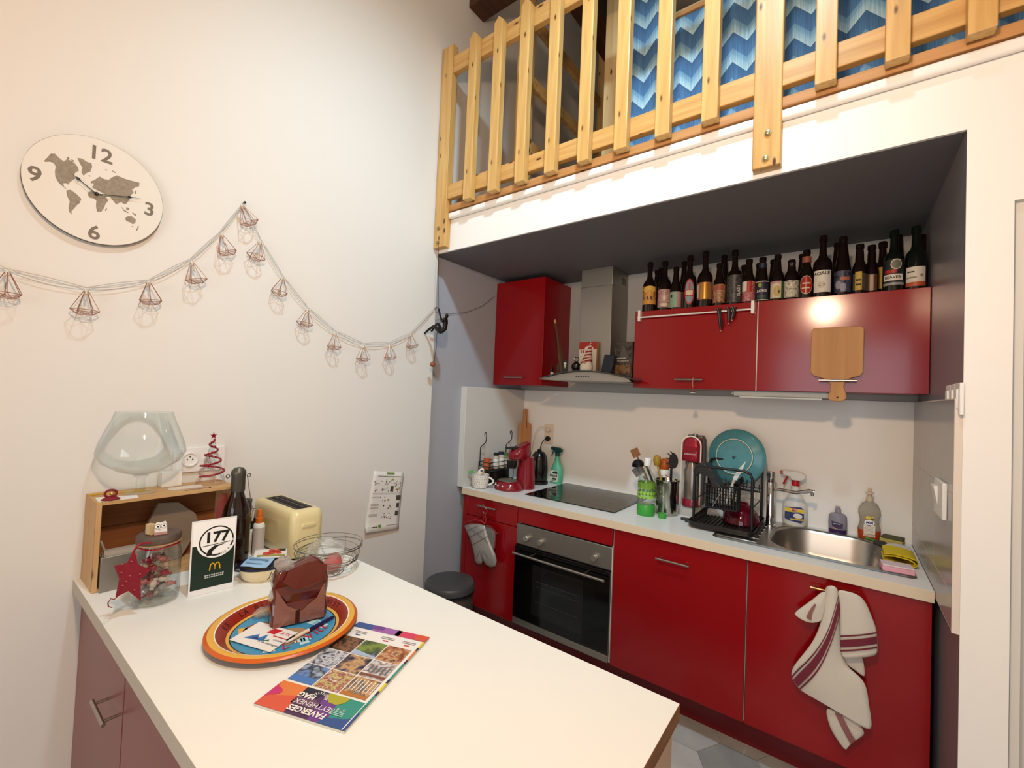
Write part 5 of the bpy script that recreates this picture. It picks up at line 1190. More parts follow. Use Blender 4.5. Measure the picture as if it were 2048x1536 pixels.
OR = M('label orange', '#c98a3a', .5); CRM = M('label cream', '#cfc0a0', .5); RDL = M('label red', '#a3241c', .45); NVL = M('label navy', '#1c1e33', .5); GLD = M('label gold', '#b07f2e', .3, .5); WL = M('label white', '#d6cdbd', .5); CHL = M('label charcoal', '#33312f', .5); PNK = M('label pink', '#b98a84', .5); GNL = M('label green', '#86a088', .5); SLB = M('label slate blue', '#7d8790', .5); YLL = M('label yellow', '#b5922c', .45); IKB = M('label black ink', '#17120e', .5); LMN = M('label lime', '#8f9c2c', .5); FG = M('label forest', '#2f4a30', .5)
Y1, Y2 = -.287, -.155
beer(1301, 525, '75', .038, Y1, 'large beer bottle with an orange label showing a bald face', [('r', -1.4, 1.4, 0, 1, LP('face label print', '#3a2018', '#8a5a30', '#c98a3a', '#caa25a')), ('r', -1.0, 1.25, 0, .24, OR, 2), ('e', 0, .82, 1.0, .20, M('label ochre', '#d2a548', .5), 2), ('e', 0, .55, .55, .24, OR, 3), ('e', -.25, .36, .13, .06, CHL, 4), ('e', .25, .36, .13, .06, CHL, 4)], zl=(572, 608))
beer(1331, 522, '75', .036, Y1, 'large beer bottle with a pinkish sunburst label', [('r', -1.4, 1.4, 0, 1, LP('sunburst label print', '#5a2c28', '#9a6a62', '#c3a094', '#6a3a34', s=160)), ('e', 0, .52, .42, .26, PNK, 2), ('e', 0, .52, .22, .14, CRM, 3), ('r', -.5, .4, .05, .22, CRM, 3)], zl=(578, 614))
beer(1353, 535, 'long', .031, Y1, 'small beer bottle with a plain pale green and pink label', [('r', -1.5, .3, 0, 1, GNL), ('r', .3, 1.5, 0, 1, PNK), ('e', -.75, .72, .22, .11, NVL, 2)], zl=(583, 614))
beer(1381, 512, '75', .037, Y1, 'large beer bottle with an oval red rimmed label', [('e', 0, .5, .72, .52, RDL, 1), ('e', 0, .5, .62, .45, SLB, 2), ('r', -.62, .62, .33, .58, RDL, 3), ('r', -.5, .45, .38, .56, CRM, 4), ('e', 0, .74, .14, .18, RDL, 3)], zl=(557, 608))
beer(1412, 503, '75', .038, Y1, 'large beer bottle with a shiny gold label', [('r', -1.4, 1.4, 0, 1, M('label copper', '#b0765a', .35, .4)), ('r', -.55, .6, .0, .97, GLD, 2), ('r', -1.2, -.9, .1, .9, WL, 2)], zl=(564, 598))
beer(1440, 527, 'long', .030, Y1, 'small beer bottle with a brown landscape label beside the gold one', [('r', -1.4, 1.4, 0, 1, LP('brown landscape label print', '#3a2a18', '#8a5c38', '#b58058', '#4a3f28', s=70)), ('e', 0, .78, .8, .2, M('label rust', '#9a4a30', .5), 2), ('r', -.5, .7, .62, .65, CRM, 3)], zl=(568, 605))
beer(1471, 501, '75', .037, Y1, 'large black labelled beer bottle with upright white lettering', [('r', -1.3, 1.3, 0, 1, LP('charcoal label print', '#14110f', '#2a2725', '#4a4642', '#201d1b', s=60)), ('t', 'SLASH', .55, .42, .020, WL, True)], zl=(548, 607))
beer(1499, 519, 'long', .0295, Y1, 'small beer bottle with a red and white diagonal label', [('r', -1.4, 1.4, 0, 1, LP('red marbled label print', '#6a1c1c', '#a33a34', '#c08a86', '#7a2420', s=140)), ('r', -1.3, -.3, .5, 1, WL, 2), ('r', -.3, .5, .45, 1, RDL, 2)], zl=(562, 602))
beer(1526, 515, 'cone', .0295, Y1, 'small beer bottle with a navy label lettered in white', [('r', -1.4, 1.4, 0, 1, NVL), ('r', -1.4, 1.4, .96, 1, CRM, 2), ('r', -1.4, 1.4, 0, .03, CRM, 2), ('e', -.35, .80, .28, .13, LMN, 2), ('t', 'LORIS', -.05, .48, .017, WL), ('r', -.7, .6, .12, .25, FG, 2)], zl=(562, 600), neck=NVL)
beer(1556, 510, 'long', .029, Y1, 'small beer bottle with a tan animal label edged in green', [('r', -1.4, 1.4, 0, 1, CRM), ('r', .6, 1.4, 0, 1, FG, 2), ('e', .0, .42, .55, .32, M('label tan', '#b99a58', .5), 2), ('e', .25, .38, .12, .08, CHL, 3), ('r', -1.4, .5, .86, 1, PNK, 2)], zl=(562, 596))
beer(1584, 520, 'stub', .030, Y1, 'squat beer bottle with a cream and olive mountain label', [('r', -1.4, 1.4, 0, 1, LP('mountain label print', '#5c5a3c', '#a8a088', '#cfc6b2', '#8a8a4a', s=80))], zl=(560, 594))
beer(1614, 501, 'long', .029, Y1, 'small beer bottle with a glossy red oval label', [('e', 0, .5, .95, .50, CRM, 1), ('e', 0, .5, .90, .47, M('label gloss red', '#9c2a1a', .2), 2), ('r', -.6, .5, .30, .36, CRM, 3), ('r', -.5, .6, .55, .62, CRM, 3)], zl=(551, 588), neck=M('neck band rust', '#8a4a3a', .5))
beer(1647, 472, '75', .038, Y1-.004, 'large beer bottle with a white label reading ale', [('r', -1.0, .95, 0, 1, WL), ('t', 'ACI', -.52, .84, .019, IKB), ('t', 'ALE', .30, .86, .021, IKB), ('e', -.1, .34, .4, .16, LP('hop label print', '#a0946c', '#cfc6b2', '#8a7a6a', s=90), 2)], zl=(540, 584))
beer(1687, 474, 'cone', .032, Y1, 'tall beer bottle with a deep purple label', [('r', -1.2, 1.2, 0, 1, LP('purple label print', '#16141f', '#262338', '#4a4a5c', '#1c1a2a', s=50)), ('r', -.3, .85, .56, .70, M('label salmon', '#a3604a', .5), 2), ('e', -.5, .35, .4, .2, M('label lilac grey', '#8a8792', .5), 2), ('e', .1, .22, .35, .2, M('label lilac grey'), 2)], zl=(541, 584))
beer(1720, 489, 'long', .0265, Y1, 'small beer bottle with a narrow golden label', [('r', -1.0, 1.2, 0, .9, M('label dim grey', '#4a4438', .5)), ('r', -.55, .35, .0, 1, YLL, 2), ('r', -.45, .25, .5, .6, IKB, 3), ('r', -.45, .25, .25, .35, IKB, 3)], zl=(543, 580))
beer(1744, 491, 'long', .0255, Y1+.032, 'small beer bottle with a dull brown label beside the golden one', [('r', -.9, .9, 0, .95, M('label umber', '#5c3420', .5)), ('r', -.2, .3, 0, .9, M('label pale tan', '#a89478', .5), 2)], zl=(546, 581))
beer(1766, 484, '75', .034, Y2-.01, 'large beer bottle with a yellow label strip standing behind', [('r', -.9, .0, 0, 1, YLL)], zl=(525, 577))
beer(1789, 461, '75', .034, Y1-.005, 'large beer bottle with a dark label bearing a pale ring', [('r', -1.2, 1.3, .0, 1.0, M('label blue black', '#1a2226', .5)), ('e', .25, .80, .58, .20, CRM, 2), ('e', .25, .80, .48, .165, M('label sage grey', '#6a6a58', .5), 3), ('r', -.9, .3, .46, .60, RDL, 4), ('r', -1.1, .95, .18, .42, WL, 3), ('t', 'BEAVER', -.1, .30, .016, IKB), ('r', -1.2, 1.2, .0, .10, M('label steel grey', '#8f8d88', .4), 3)], zl=(518, 570), glass=GREENB)
beer(1833, 453, '75', .035, Y1-.005, 'large beer bottle with a white label banded orange, by the alcove wall', [('r', -1.0, 1.0, .22, 1, WL), ('r', -1.0, 1.0, 0, .22, M('label vermilion', '#b0502c', .45), 2), ('r', -.8, -.1, .72, .78, IKB, 2), ('r', -.9, .1, .42, .50, M('label faint ink', '#8a8272', .5), 2), ('e', .55, .55, .14, .08, M('label faint ink'), 2)], zl=(533, 573), glass=GREENB)
BACK = [(1315, 541, 'long', 'plain dark beer bottle behind the bald face label'), (1322, 534, 'long', 'plain dark beer bottle behind the sunburst label'), (1369, 524, 'long', 'plain dark beer bottle behind the oval red label'), (1449, 511, 'cone', 'tall plain beer bottle behind the brown landscape label'), (1489, 531, 'long', 'plain small beer bottle behind the diagonal red label'), (1519, 527, 'long', 'plain small beer bottle behind the navy label'), (1547, 520, 'long', 'plain dark beer bottle behind the tan animal label'), (1570, 556, 'stub', 'short plain beer bottle behind the mountain label'), (1605, 509, 'long', 'plain beer bottle behind the glossy red label'), (1676, 486, 'cone', 'plain dark beer bottle behind the purple label'), (1797, 467, 'cone', 'tall plain beer bottle behind the pale ring label'), (1846, 470, 'cone', 'plain beer bottle behind the orange banded label')]
xs_used = []
for u, v, k, lb in BACK:
    yy = Y2
    x = PX(u, v, y=yy).x
    if u == 1797: yy = -.07
    if xs_used and x-xs_used[-1][0] < .07 and xs_used[-1][1] == yy: yy = -.075
    xs_used.append((PX(u, v, y=yy).x, yy)); beer(u, v, k, .031, yy, lb)
# ------------------------------------------------------------------ things on the hood canopy
def ht(x): return arc(x)+.0092
YH = -.40
p = PX(1101, 744, y=YH); x = p.x+.012; c = Vector((x, YH, ht(x)))
t = thing('miniature_bottle', 'miniature dark bottle with a pale label on the hood', 'bottle', c)
lathe('glass', [(0, 0), (.013, 0), (.014, .003), (.014, .045), (.007, .058), (.005, .066), (.005, .082), (0, .083)], c, BROWN, t, 16)
b = MB(); wrect(b, c, .014, -1.1, -.010, .012, .008, .034, 0); b.build('label', [CRM], t, 40)
p0, p1 = PX(1127, 742, y=YH), PX(1110, 640, y=YH+.02); z0 = ht(p0.x); p0.z = z0+.002
t = thing('tall_flask', 'tall clear flask with a cork leaning against the red cabinet', 'bottle', p0)
dv = (p1-p0); Lh = dv.length; X = Matrix.Translation(p0) @ dv.to_track_quat('Z', 'Y').to_matrix().to_4x4()
OLG = M('amber tinted flask glass', '#8a6a4c', .06, trans=.75, ior=1.25)
lathe('glass', [(0, 0), (.019, .002), (.020, .01), (.020, Lh*.30), (.013, Lh*.46), (.0085, Lh*.62), (.0075, Lh*.90), (.0095, Lh*.905), (.0095, Lh*.93), (0, Lh*.93)], (0, 0, 0), OLG, t, 20, X)
lathe('cork', [(0, Lh*.93), (.0065, Lh*.93), (.008, Lh), (0, Lh)], (0, 0, 0), M('cork', '#b38a5c', .8), t, 14, X)
x = PX(1118, 742, y=-.33).x; c = Vector((x, -.33, ht(x)))
t = thing('small_glass', 'small amber glass behind the leaning flask', 'glass', c)
lathe('glass', [(0, .001), (.012, 0), (.017, .04), (.021, .085), (.0195, .085), (.015, .04), (0, .006)], c, OLG, t, 20)
x = PX(1130, 735, y=-.42).x
t = thing('menu_card', 'dark green card with a pale cone picture standing on the hood', 'card', (x, -.42, ht(x)))
z0 = ht(x)+.001; dg_ = M('dark olive card', '#23261c', .6)
box('card', x-.021, x+.021, -.424, -.418, z0, z0+.078, dg_, t)
S = Sheet((x, -.4245, z0+.05), (1, 0, 0), (0, 0, 1)); S.poly([(-.006, .006), (.010, .006), (.003, -.022)], CRM).disc(.002, .012, .010, WL, 1, .006).rect(-.009, .013, .0055, .0075, IKB, 2); S.build('picture', t)
x = PX(1150, 740, y=-.40).x; c = Vector((x, -.385, ht(x)))
t = thing('bell', 'dark rounded bell with a looped handle beside the gnome', 'bell', c)
lathe('body', [(0, .001), (.010, .0), (.022, .012), (.030, .034), (.027, .052), (.014, .062), (.008, .068), (0, .070)], c, M('gunmetal', '#26241f', .25, .5), t, 24)
tube('handle', [c+Vector((.016*math.cos(a), 0, .082+.014*math.sin(a))) for a in [2*math.pi*i/16 for i in range(16)]], .0025, M('gunmetal'), t, 8, True)
lathe('knob', [(0, -.006), (.005, -.004), (.006, 0), (.005, .004), (0, .006)], c+Vector((-.010, -.01, .084)), CHROME, t, 12)
x = PX(1172, 742, y=-.41).x; c = Vector((x, -.41, ht(x)))
t = thing('gnome', 'gnome doll with a white beard and a red striped pointed hat on the hood', 'doll', c)
random.seed(11)
lp_ = []
for (r_, z) in ((.030, 0), (.038, .012), (.038, .03), (.031, .055), (.020, .076)):
    lp_.append([c+Vector((r_*math.cos(2*math.pi*i/28)*(1+.05*(i % 2)), r_*.8*math.sin(2*math.pi*i/28)*(1+.05*(i % 2)), z)) for i in range(28)])
loft('beard', lp_, M('white fleece', '#d3c8b6', .95, bump=(160, .8)), t, 80)
hx = [(.000, .052, .037), (.004, .072, .031), (.008, .092, .024), (.013, .112, .018), (.018, .132, .0125), (.022, .152, .009), (.024, .168, .006), (.025, .180, .0025)]
rings = []
for i in range(len(hx)-1):
    for q in range(2): 
        f = q/2; rings.append([hx[i][m]+(hx[i+1][m]-hx[i][m])*f for m in range(3)])
rings.append(hx[-1])
vs, fs, fm = [], [], []
for k, (dx_, dz, r_) in enumerate(rings):
    for i in range(20): a = 2*math.pi*i/20; vs.append(c+Vector((dx_+r_*math.cos(a), r_*.85*math.sin(a), dz+.010*math.cos(a)*(1 if k < 3 else .3))))
for k in range(len(rings)-1):
    for i in range(20): fs.append((k*20+i, k*20+(i+1) % 20, k*20+20+(i+1) % 20, k*20+20+i)); fm.append(k % 2)
add('hat', vs, fs, [M('hat red wool', '#8e2420', .95), M('hat white wool', '#c9b3a0', .95)], t, 60, fm=fm)
lathe('nose', [(0, -.008), (.006, -.005), (.008, 0), (.006, .005), (0, .008)], c+Vector((.004, -.030, .052)), M('felt nose', '#c49a80', .9), t, 14)
x = PX(1174, 720, y=-.285).x
t = thing('book', 'red and white booklet standing against the hood chimney', 'book', (x, -.28, ht(x)))
z0 = ht(x)+.001; w_ = .062; X = tilt('X', -4, (0, -.275, z0))
zt2 = PX(1174, 684, y=-.275).z
box('block', x-w_, x+w_, -.288, -.262, z0, zt2, M('booklet page edge', '#b98a4a', .7), t, X=X)
S = Sheet((x, -.2885, z0), (1, 0, 0), (0, 0, 1)); hh = zt2-z0
S.rect(-w_, w_, 0, hh, WL).rect(-w_, w_, hh*.76, hh, RDL, 2).disc(.008, hh*.78, .030, WL, 3, .018).rect(-w_, w_*.7, hh*.1, hh*.16, PNK, 2)
for k in range(4): S.rect(-w_+.012+.017*k, -w_+.020+.017*k, hh*.64, hh*.74, RDL, 3)
S.b.v = [X @ v for v in S.b.v]; S.build('cover', t)
x = PX(1213, 725, y=-.37).x
t = thing('gift_box', 'dark navy box leaning back on the hood', 'box', (x, -.36, ht(x)-.004))
box('box', x-.033, x+.033, -.375, -.345, ht(x+.033)+.004, ht(x+.033)+.108, M('navy leatherette', '#171a2a', .5), t, bevel=.003, X=tilt('X', -8, (x, -.36, ht(x))) @ tilt('Y', 7, (x, -.36, ht(x))))
x = .925
t = thing('book', 'dark photo covered book at the end of the hood by the red cabinet', 'book', (x, -.30, ht(x)))
z0 = ht(.985)+.0015; X = spin(-10, (x, -.30, z0))
box('block', x-.062, x+.062, -.318, -.296, z0+.0, z0+.205, M('dark brown cover', '#2a231e', .5), t, bevel=.001, X=X)
S = Sheet((x, -.3185, z0), (1, 0, 0), (0, 0, 1)); S.rect(-.06, .06, 0, .203, LP('cellar photo print', '#15100d', '#2e2620', '#4d433a', '#211a15', s=24)).rect(-.055, .05, .02, .07, LP('glow photo print', '#2a1c12', '#6a4a2c', '#8a6a44', '#3a2618', s=60), 2).poly([(-.0, .19), (.04, .11), (-.03, .11)], M('misty grey ink', '#57504a', .6), 2)
S.text('bourgogne', 0, .095, .018, WL, 3).rect(-.045, .02, .108, .111, WL, 3); S.b.v = [X @ v for v in S.b.v]; S.build('cover', t)

# ------------------------------------------------------------------ crate and what stands on and in it
CW = wood('crate pine', '#b58a58', '#caa272', 'y', .65, .8); CWD = wood('crate inner pine', '#8a5530', '#a06a3e', 'y', .7, .8)
CZ = 1.130; cy0, cy1, cxf = -2.441, -2.060, .170
cr = thing('wooden_crate', 'open pine wine crate lying on its side against the white wall', 'crate', (.09, -2.25, BZ))
box('side_board', .004, cxf, cy0, cy0+.012, BZ+.0005, CZ, wood('crate pine end', '#b58a58', '#caa272', 'z', .65, .8), cr, bevel=.001)
box('side_board', .004, cxf, cy1-.012, cy1, BZ+.0005, CZ, MATS['crate pine end'], cr, bevel=.001)
box('top_board', .004, cxf, cy0+.0121, cy1-.0121, CZ-.010, CZ, CW, cr, bevel=.001)
box('bottom_board', .004, cxf, cy0+.0121, cy1-.0121, BZ+.0005, BZ+.010, CW, cr, bevel=.001)
box('back_board', .004, .012, cy0+.0121, cy1-.0121, BZ+.0102, BZ+.155, CWD, cr)
box('back_board', .004, .012, cy0+.0121, cy1-.0121, BZ+.157, CZ-.0102, CWD, cr)
# bowl on a stem
gb = Vector((.088, -2.322, CZ+.0005))
g1 = thing('glass_bowl', 'large clear tulip shaped glass bowl on a stem on the crate', 'bowl', gb)
BGL = thin_glass('fine bowl glass', '#fbfdfd')
lathe('bowl', [(0, .058), (.02, .060), (.062, .075), (.104, .105), (.120, .135), (.114, .165), (.098, .210), (.084, .245), (.0765, .270), (.0748, .270), (.0825, .244), (.0965, .209), (.1122, .165), (.1180, .136), (.1025, .107), (.061, .0775), (.02, .0625), (0, .0605)], gb, BGL, g1, 56)
lathe('stem', [(0, 0), (.040, 0), (.041, .003), (.016, .010), (.012, .020), (.012, .050), (.022, .058), (0, .0578)], gb, BGL, g1, 36)
# tinsel spiral tree
TINS = M('red tinsel', '#8e1220', .35, .3); tr = Vector((.062, -2.108, CZ+.0005))
tt_ = thing('spiral_tree', 'little red tinsel spiral tree with a star on the crate', 'ornament', tr)
pts, rr_ = [], []
for i in range(97):
    f = i/96; a = 2*math.pi*3.4*f-1.2; r_ = .042*(1-f)+.004; pts.append(tr+Vector((r_*math.cos(a), r_*math.sin(a), .030+.135*f))); rr_.append(.0032)
b = MB(); b.tube(pts, rr_, 7); random.seed(2)
for p in pts:
    for _ in range(4):
        d_ = Vector((random.gauss(0, 1), random.gauss(0, 1), random.gauss(0, 1))).normalized()*.006; b.put([p, p+d_+Vector((.001, 0, 0)), p+d_-Vector((0, .001, 0))], [(0, 1, 2)])
b.build('tinsel', TINS, tt_, 0)
b = MB()
for k in range(5):
    a = 2*math.pi*k/5; b.tube([tr+Vector((.046*math.cos(a), .046*math.sin(a), .0)), tr+Vector((.003*math.cos(a), .003*math.sin(a), .165))], .0007, 5)
b.tube([tr+Vector((.046*math.cos(2*math.pi*i/30), .046*math.sin(2*math.pi*i/30), .0012)) for i in range(30)], .0008, 5, True)
b.build('wire_frame', M('rosy wire', '#b58f8a', .4, .5), tt_)
def star(r0, r1, n=5, rot=90): return [((r0 if i % 2 == 0 else r1)*math.cos(math.radians(rot+i*180/n)), (r0 if i % 2 == 0 else r1)*math.sin(math.radians(rot+i*180/n))) for i in range(2*n)]
slab('star', star(.013, .005), tr+Vector((.0, 0, .178)), (-.2, .98, 0), (0, 0, 1), .003, TINS, tt_)
for k in range(7):
    q = pts[8+k*13]; lathe('bead', [(0, -.004), (.003, -.003), (.0042, 0), (.003, .003), (0, .004)], q+Vector((.003, 0, .003)), M('red pearl', '#a3162c', .15), tt_, 10)
# little things on the crate top
q = Vector((.135, -2.405, CZ+.0005))
t = thing('paper_scrap', 'white paper scrap under the red ornament on the crate', 'paper', q)
slab('sheet', [(-.05, -.028), (.03, -.032), (.034, .062), (-.012, .068)], q, (1, 0, 0), (0, 1, 0), .0006, PAPER, t)
t = thing('red_ornament', 'small red and gold woven ornament on the corner of the crate', 'ornament', q+Vector((.012, -.002, .001)))
o_ = q+Vector((.012, -.002, .0035))
tube('ring', [o_+Vector((0, .014*math.cos(a), .016+.011*math.sin(a))) for a in [2*math.pi*i/18 for i in range(18)]], .0034, M('red cord', '#7a1420', .7), t, 8, True)
lathe('base', [(0, -.003), (.016, -.003), (.018, 0), (.012, .005), (0, .006)], o_+Vector((.004, 0, 0)), M('red cord'), t, 18, sy=1.3)
lathe('bead', [(0, -.007), (.005, -.005), (.007, 0), (.005, .005), (0, .007)], o_+Vector((.002, .002, .016)), M('gold bead', '#c79a5a', .3, .6), t, 12)
t = thing('yellow_pencil', 'long yellow ruler lying behind the glass bowl on the crate', 'ruler', (.04, -2.36, CZ))
box('strip', -.006, .006, -.078, .078, 0, .003, M('yellow lacquer', '#c9a023', .5), t, X=Matrix.Translation((.050, -2.362, CZ+.0005)) @ Matrix.Rotation(math.radians(-12), 4, 'Z'))
t = thing('box', 'small white cardboard box behind the glass bowl on the crate', 'box', (.03, -2.215, CZ))
box('carton', .008, .050, -2.255, -2.196, CZ+.0005, CZ+.052, M('white carton', '#e0dbd3', .6), t, bevel=.001)
t = thing('leaflet', 'pale leaflet lying beside the tinsel tree on the crate', 'paper', (.09, -2.19, CZ))
slab('sheet', [(-.03, -.05), (.02, -.055), (.024, .045), (-.028, .052)], (.098, -2.195, CZ+.0005), (1, 0, 0), (0, 1, 0), .001, M('pale leaflet paper', '#d5c9bb', .6), t)
t = thing('wire_chain', 'thin silver wire chain lying on the front edge of the crate', 'chain', (.155, -2.17, CZ))
tube('chain', [(.150+.004*math.sin(i*1.3), -2.215+.007*i, CZ+.0022) for i in range(11)], .0012, STEEL, t, 6)
tube('clasp', [(.152+.003*math.cos(a), -2.140+.003*math.sin(a), CZ+.0022) for a in [2*math.pi*i/10 for i in range(10)]], .001, BLACK, t, 6, True)
# in the crate
KRAFT = M('grey brown kraft paper', '#8b7c6c', .8)
t = thing('paper_bag', 'folded kraft paper bag leaning inside the crate', 'paper bag', (.06, -2.24, BZ+.011))
loft('bag', [[(.052-.008*s_, y, z) for (y, z) in ((-2.335, BZ+.012), (-2.19, BZ+.012), (-2.135, BZ+.115), (-2.15, BZ+.165), (-2.205, BZ+.215), (-2.262, BZ+.222), (-2.300, BZ+.125))] for s_ in (-1, 0, 1)], KRAFT, t, 30)
t = thing('envelope', 'crumpled paper envelope in front of the kraft bag in the crate', 'paper', (.09, -2.31, BZ+.011))
loft('sheet', [[(.088+.004*s_+.02*(z-BZ), y, z) for (y, z) in ((-2.37, BZ+.012), (-2.26, BZ+.012), (-2.245, BZ+.09), (-2.29, BZ+.118), (-2.365, BZ+.078))] for s_ in (-.5, .5)], M('pale kraft paper', '#a39482', .8), t, 30)
t = thing('napkin_holder', 'brushed steel box with papers standing in the mouth of the crate', 'holder', (.165, -2.38, BZ))
box('front_plate', .178, .182, -2.426, -2.318, BZ+.0005, BZ+.105, STEELM, t, bevel=.001)
box('side_plate', .128, .178, -2.426, -2.422, BZ+.0115, BZ+.105, STEELM, t, bevel=.0008)
box('back_plate', .124, .128, -2.426, -2.318, BZ+.0115, BZ+.100, STEELM, t, bevel=.0008)
b = MB(); random.seed(4)
for k in range(9): b.box(.131+.005*k, .134+.005*k, -2.418+.004*random.random(), -2.322, BZ+.0115, BZ+.108+.014*random.random())
b.build('papers', M('stacked papers', '#a79c8e', .8), t, 0)
t = thing('pen', 'slim grey pen standing beside the steel box in the crate', 'pen', (.12, -2.43, BZ+.011))
tube('barrel', [(.152, -2.410, BZ+.108), (.150, -2.424, BZ+.150)], .0032, M('grey pen barrel', '#9a948c', .4), t, 8)
t = thing('red_pouch', 'crumpled red gauze pouch hanging at the end of the crate', 'pouch', (.15, -2.085, BZ+.12))
loft('pouch', [[Vector((.150+.010*math.cos(2*math.pi*i/14)*f, -2.094+.021*math.sin(2*math.pi*i/14)*f*(1+.15*math.sin(3*i)), z)) for i in range(14)] for f, z in ((.25, BZ+.12), (.9, BZ+.15), (1.1, BZ+.185), (.8, BZ+.22), (.4, BZ+.245))], M('red gauze', '#8c3a34', .7, alpha=.8), t)
# ------------------------------------------------------------------ jar with its lid, owl peg and star
jc = Vector((.350, -2.331, BZ+.0005))
j1 = thing('glass_jar', 'ribbed glass jar with a wooden lid holding red sweets', 'jar', jc)
vs, fs = [], []; n = 72
PRF = [(.0, .0), (.046, .0), (.054, .006), (.056, .02), (.056, .135), (.053, .155), (.046, .168), (.046, .178), (.0435, .178), (.0435, .167), (.050, .153), (.0525, .135), (.0525, .02), (.047, .008), (0, .006)]
v_, f_ = lathev(PRF, (0, 0, 0), n)
for p in v_:
    r_ = math.hypot(p.x, p.y)
    if r_ > .0535 and .01 < p.z < .16: a = math.atan2(p.y, p.x); k = 1+.012*(1 if int(round(a/(2*math.pi)*n)) % 2 else -1); p.x *= k; p.y *= k
add('jar', [jc+p for p in v_], f_, thin_glass('ribbed jar glass', '#fafcfc'), j1, 60)
lathe('lid', [(0, .176), (.052, .176), (.0535, .180), (.0535, .194), (.051, .198), (0, .200)], jc, wood('smoked lid wood', '#4d3d35', '#63524a', 'x', .6, knots=False), j1, 40)
lathe('lid_seal', [(.050, .171), (.054, .172), (.054, .1755), (.050, .1755)], jc, M('cork seal', '#b08a5c', .7), j1, 36)
random.seed(9); SW = [M('brown toffee wrap', '#4c3428', .35), M('silver wrap', '#a8a09c', .25, .5), M('red sweet wrap', '#8a2028', .3), M('pink sweet wrap', '#b86a64', .35), M('ivory sweet wrap', '#c9b9a8', .4)]
k = 0
for lv in range(6):
    for m_ in range(6):
        a = random.uniform(0, 6.28)+m_*1.05; r_ = random.uniform(.012, .034); z = .020+.021*lv+random.uniform(-.004, .004)
        c = jc+Vector((r_*math.cos(a), r_*math.sin(a), z)); X = Matrix.Translation(c) @ Matrix.Rotation(random.uniform(0, 3.1), 4, 'Z') @ Matrix.Rotation(random.uniform(-.8, .8), 4, 'X')
        v2, f2 = lathev([(0, -.016), (.006, -.016), (.0022, -.010), (.0075, -.007), (.0085, 0), (.0075, .007), (.0022, .010), (.006, .016), (0, .016)], (0, 0, 0), 8)
        s = add('sweet', [X @ Matrix.Rotation(1.57, 4, 'X') @ p for p in v2], f2, random.choice(SW), None, 50)
        tag(s, 'wrapped sweet inside the ribbed glass jar', 'sweet', 'sweets in the glass jar')
b = MB(); 
for k in range(40):
    a = 2*math.pi*k/40; b.lathe([(0, -.003), (.003, -.002), (.0038, 0), (.003, .002), (0, .003)], jc+Vector((.0488*math.cos(a), .0488*math.sin(a), .1655+.002*math.sin(a*3))), 6)
b.build('bead_string', M('red pearl'), j1)
ow = jc+Vector((.020, -.010, .2005))
t = thing('owl_peg', 'clothes peg decorated as a white owl standing on the jar lid', 'peg', ow)
box('peg', -.013, .013, -.007, .007, 0, .030, wood('peg wood', '#b89a70', '#cdb088', 'z', .6, knots=False), t, bevel=.001, X=Matrix.Translation(ow+Vector((-.012, -.012, 0))) @ Matrix.Rotation(.4, 4, 'Z'))
uu = Vector((.28, .96, 0)); S0 = ow+Vector((.006, .006, 0))
slab('owl_body', [(-.014, 0), (.016, 0), (.014, .030), (.010, .038), (.0, .034), (-.010, .036), (-.014, .030)], S0, uu, (0, 0, 1), .004, M('white felt', '#e2ddd6', .8), t)
nn_ = uu.cross(Vector((0, 0, 1))).normalized(); S = Sheet(S0+nn_*.0042, uu, (0, 0, 1))
S.rect(-.014, .016, 0, .008, PNK).disc(-.007, .024, .0065, WI, 2).disc(.007, .0255, .0065, WI, 2).disc(-.006, .024, .0025, IKB, 3).disc(.0075, .0255, .0025, IKB, 3).line([(-.004, .017), (-.003, .014), (0, .015)], .0012, CHL, 2); S.ring(-.007, .024, .0058, .0066, CHL, 3).ring(.007, .0255, .0058, .0066, CHL, 3); S.build('face', t)
# red star leaning on the jar
STARM = M('crimson felt', '#7d0f22', .75, bump=(300, .3)); XS_ = .425
st = thing('star_ornament', 'crimson felt star with beads leaning against the glass jar', 'ornament', (XS_, -2.38, BZ))
z5 = .12367
def Q5(x, y, d=0): return PX(170+x*z5, 1040+y*z5, x=XS_+d)
pts = [(800, 480), (860, 720), (1070, 810), (900, 960), (905, 1310), (700, 1150), (500, 1250), (560, 960), (475, 750), (690, 700)]
P3 = [Q5(*p) for p in pts]; k = len(P3); ce = sum(P3, Vector())/k
vs = P3+[p+Vector((-.006, 0, 0)) for p in P3]+[ce+Vector((.004, 0, 0)), ce+Vector((-.010, 0, 0))]
fs = [(i, (i+1) % k, 2*k) for i in range(k)]+[((i+1) % k+k, i+k, 2*k+1) for i in range(k)]+[(i, i+k, (i+1) % k+k, (i+1) % k) for i in range(k)]
add('star', vs, fs, STARM, st, 30)
for (x, y) in ((750, 670), (590, 850), (890, 870), (670, 990), (800, 1130), (610, 1060), (730, 900), (600, 715), (840, 560)):
    lathe('bead', [(0, -.0022), (.002, -.0015), (.0026, 0), (.002, .0015), (0, .0022)], Q5(x, y, .0042), M('pink pearl', '#b5525c', .2), st, 8)
tube('ribbon', [Q5(800, 490, .002), Q5(840, 430, .002), Q5(890, 390, .0), Q5(980, 372, -.006), Q5(1060, 372, -.010)], .003, M('red satin', '#8a0f24', .3), st, 8)
tube('bottom_loop', [Q5(530, 1235, .003), Q5(470, 1285, .006), Q5(420, 1270, .008), Q5(370, 1340, .008), Q5(380, 1400, .006), Q5(440, 1415, .004)], .0014, M('red satin'), st, 6)
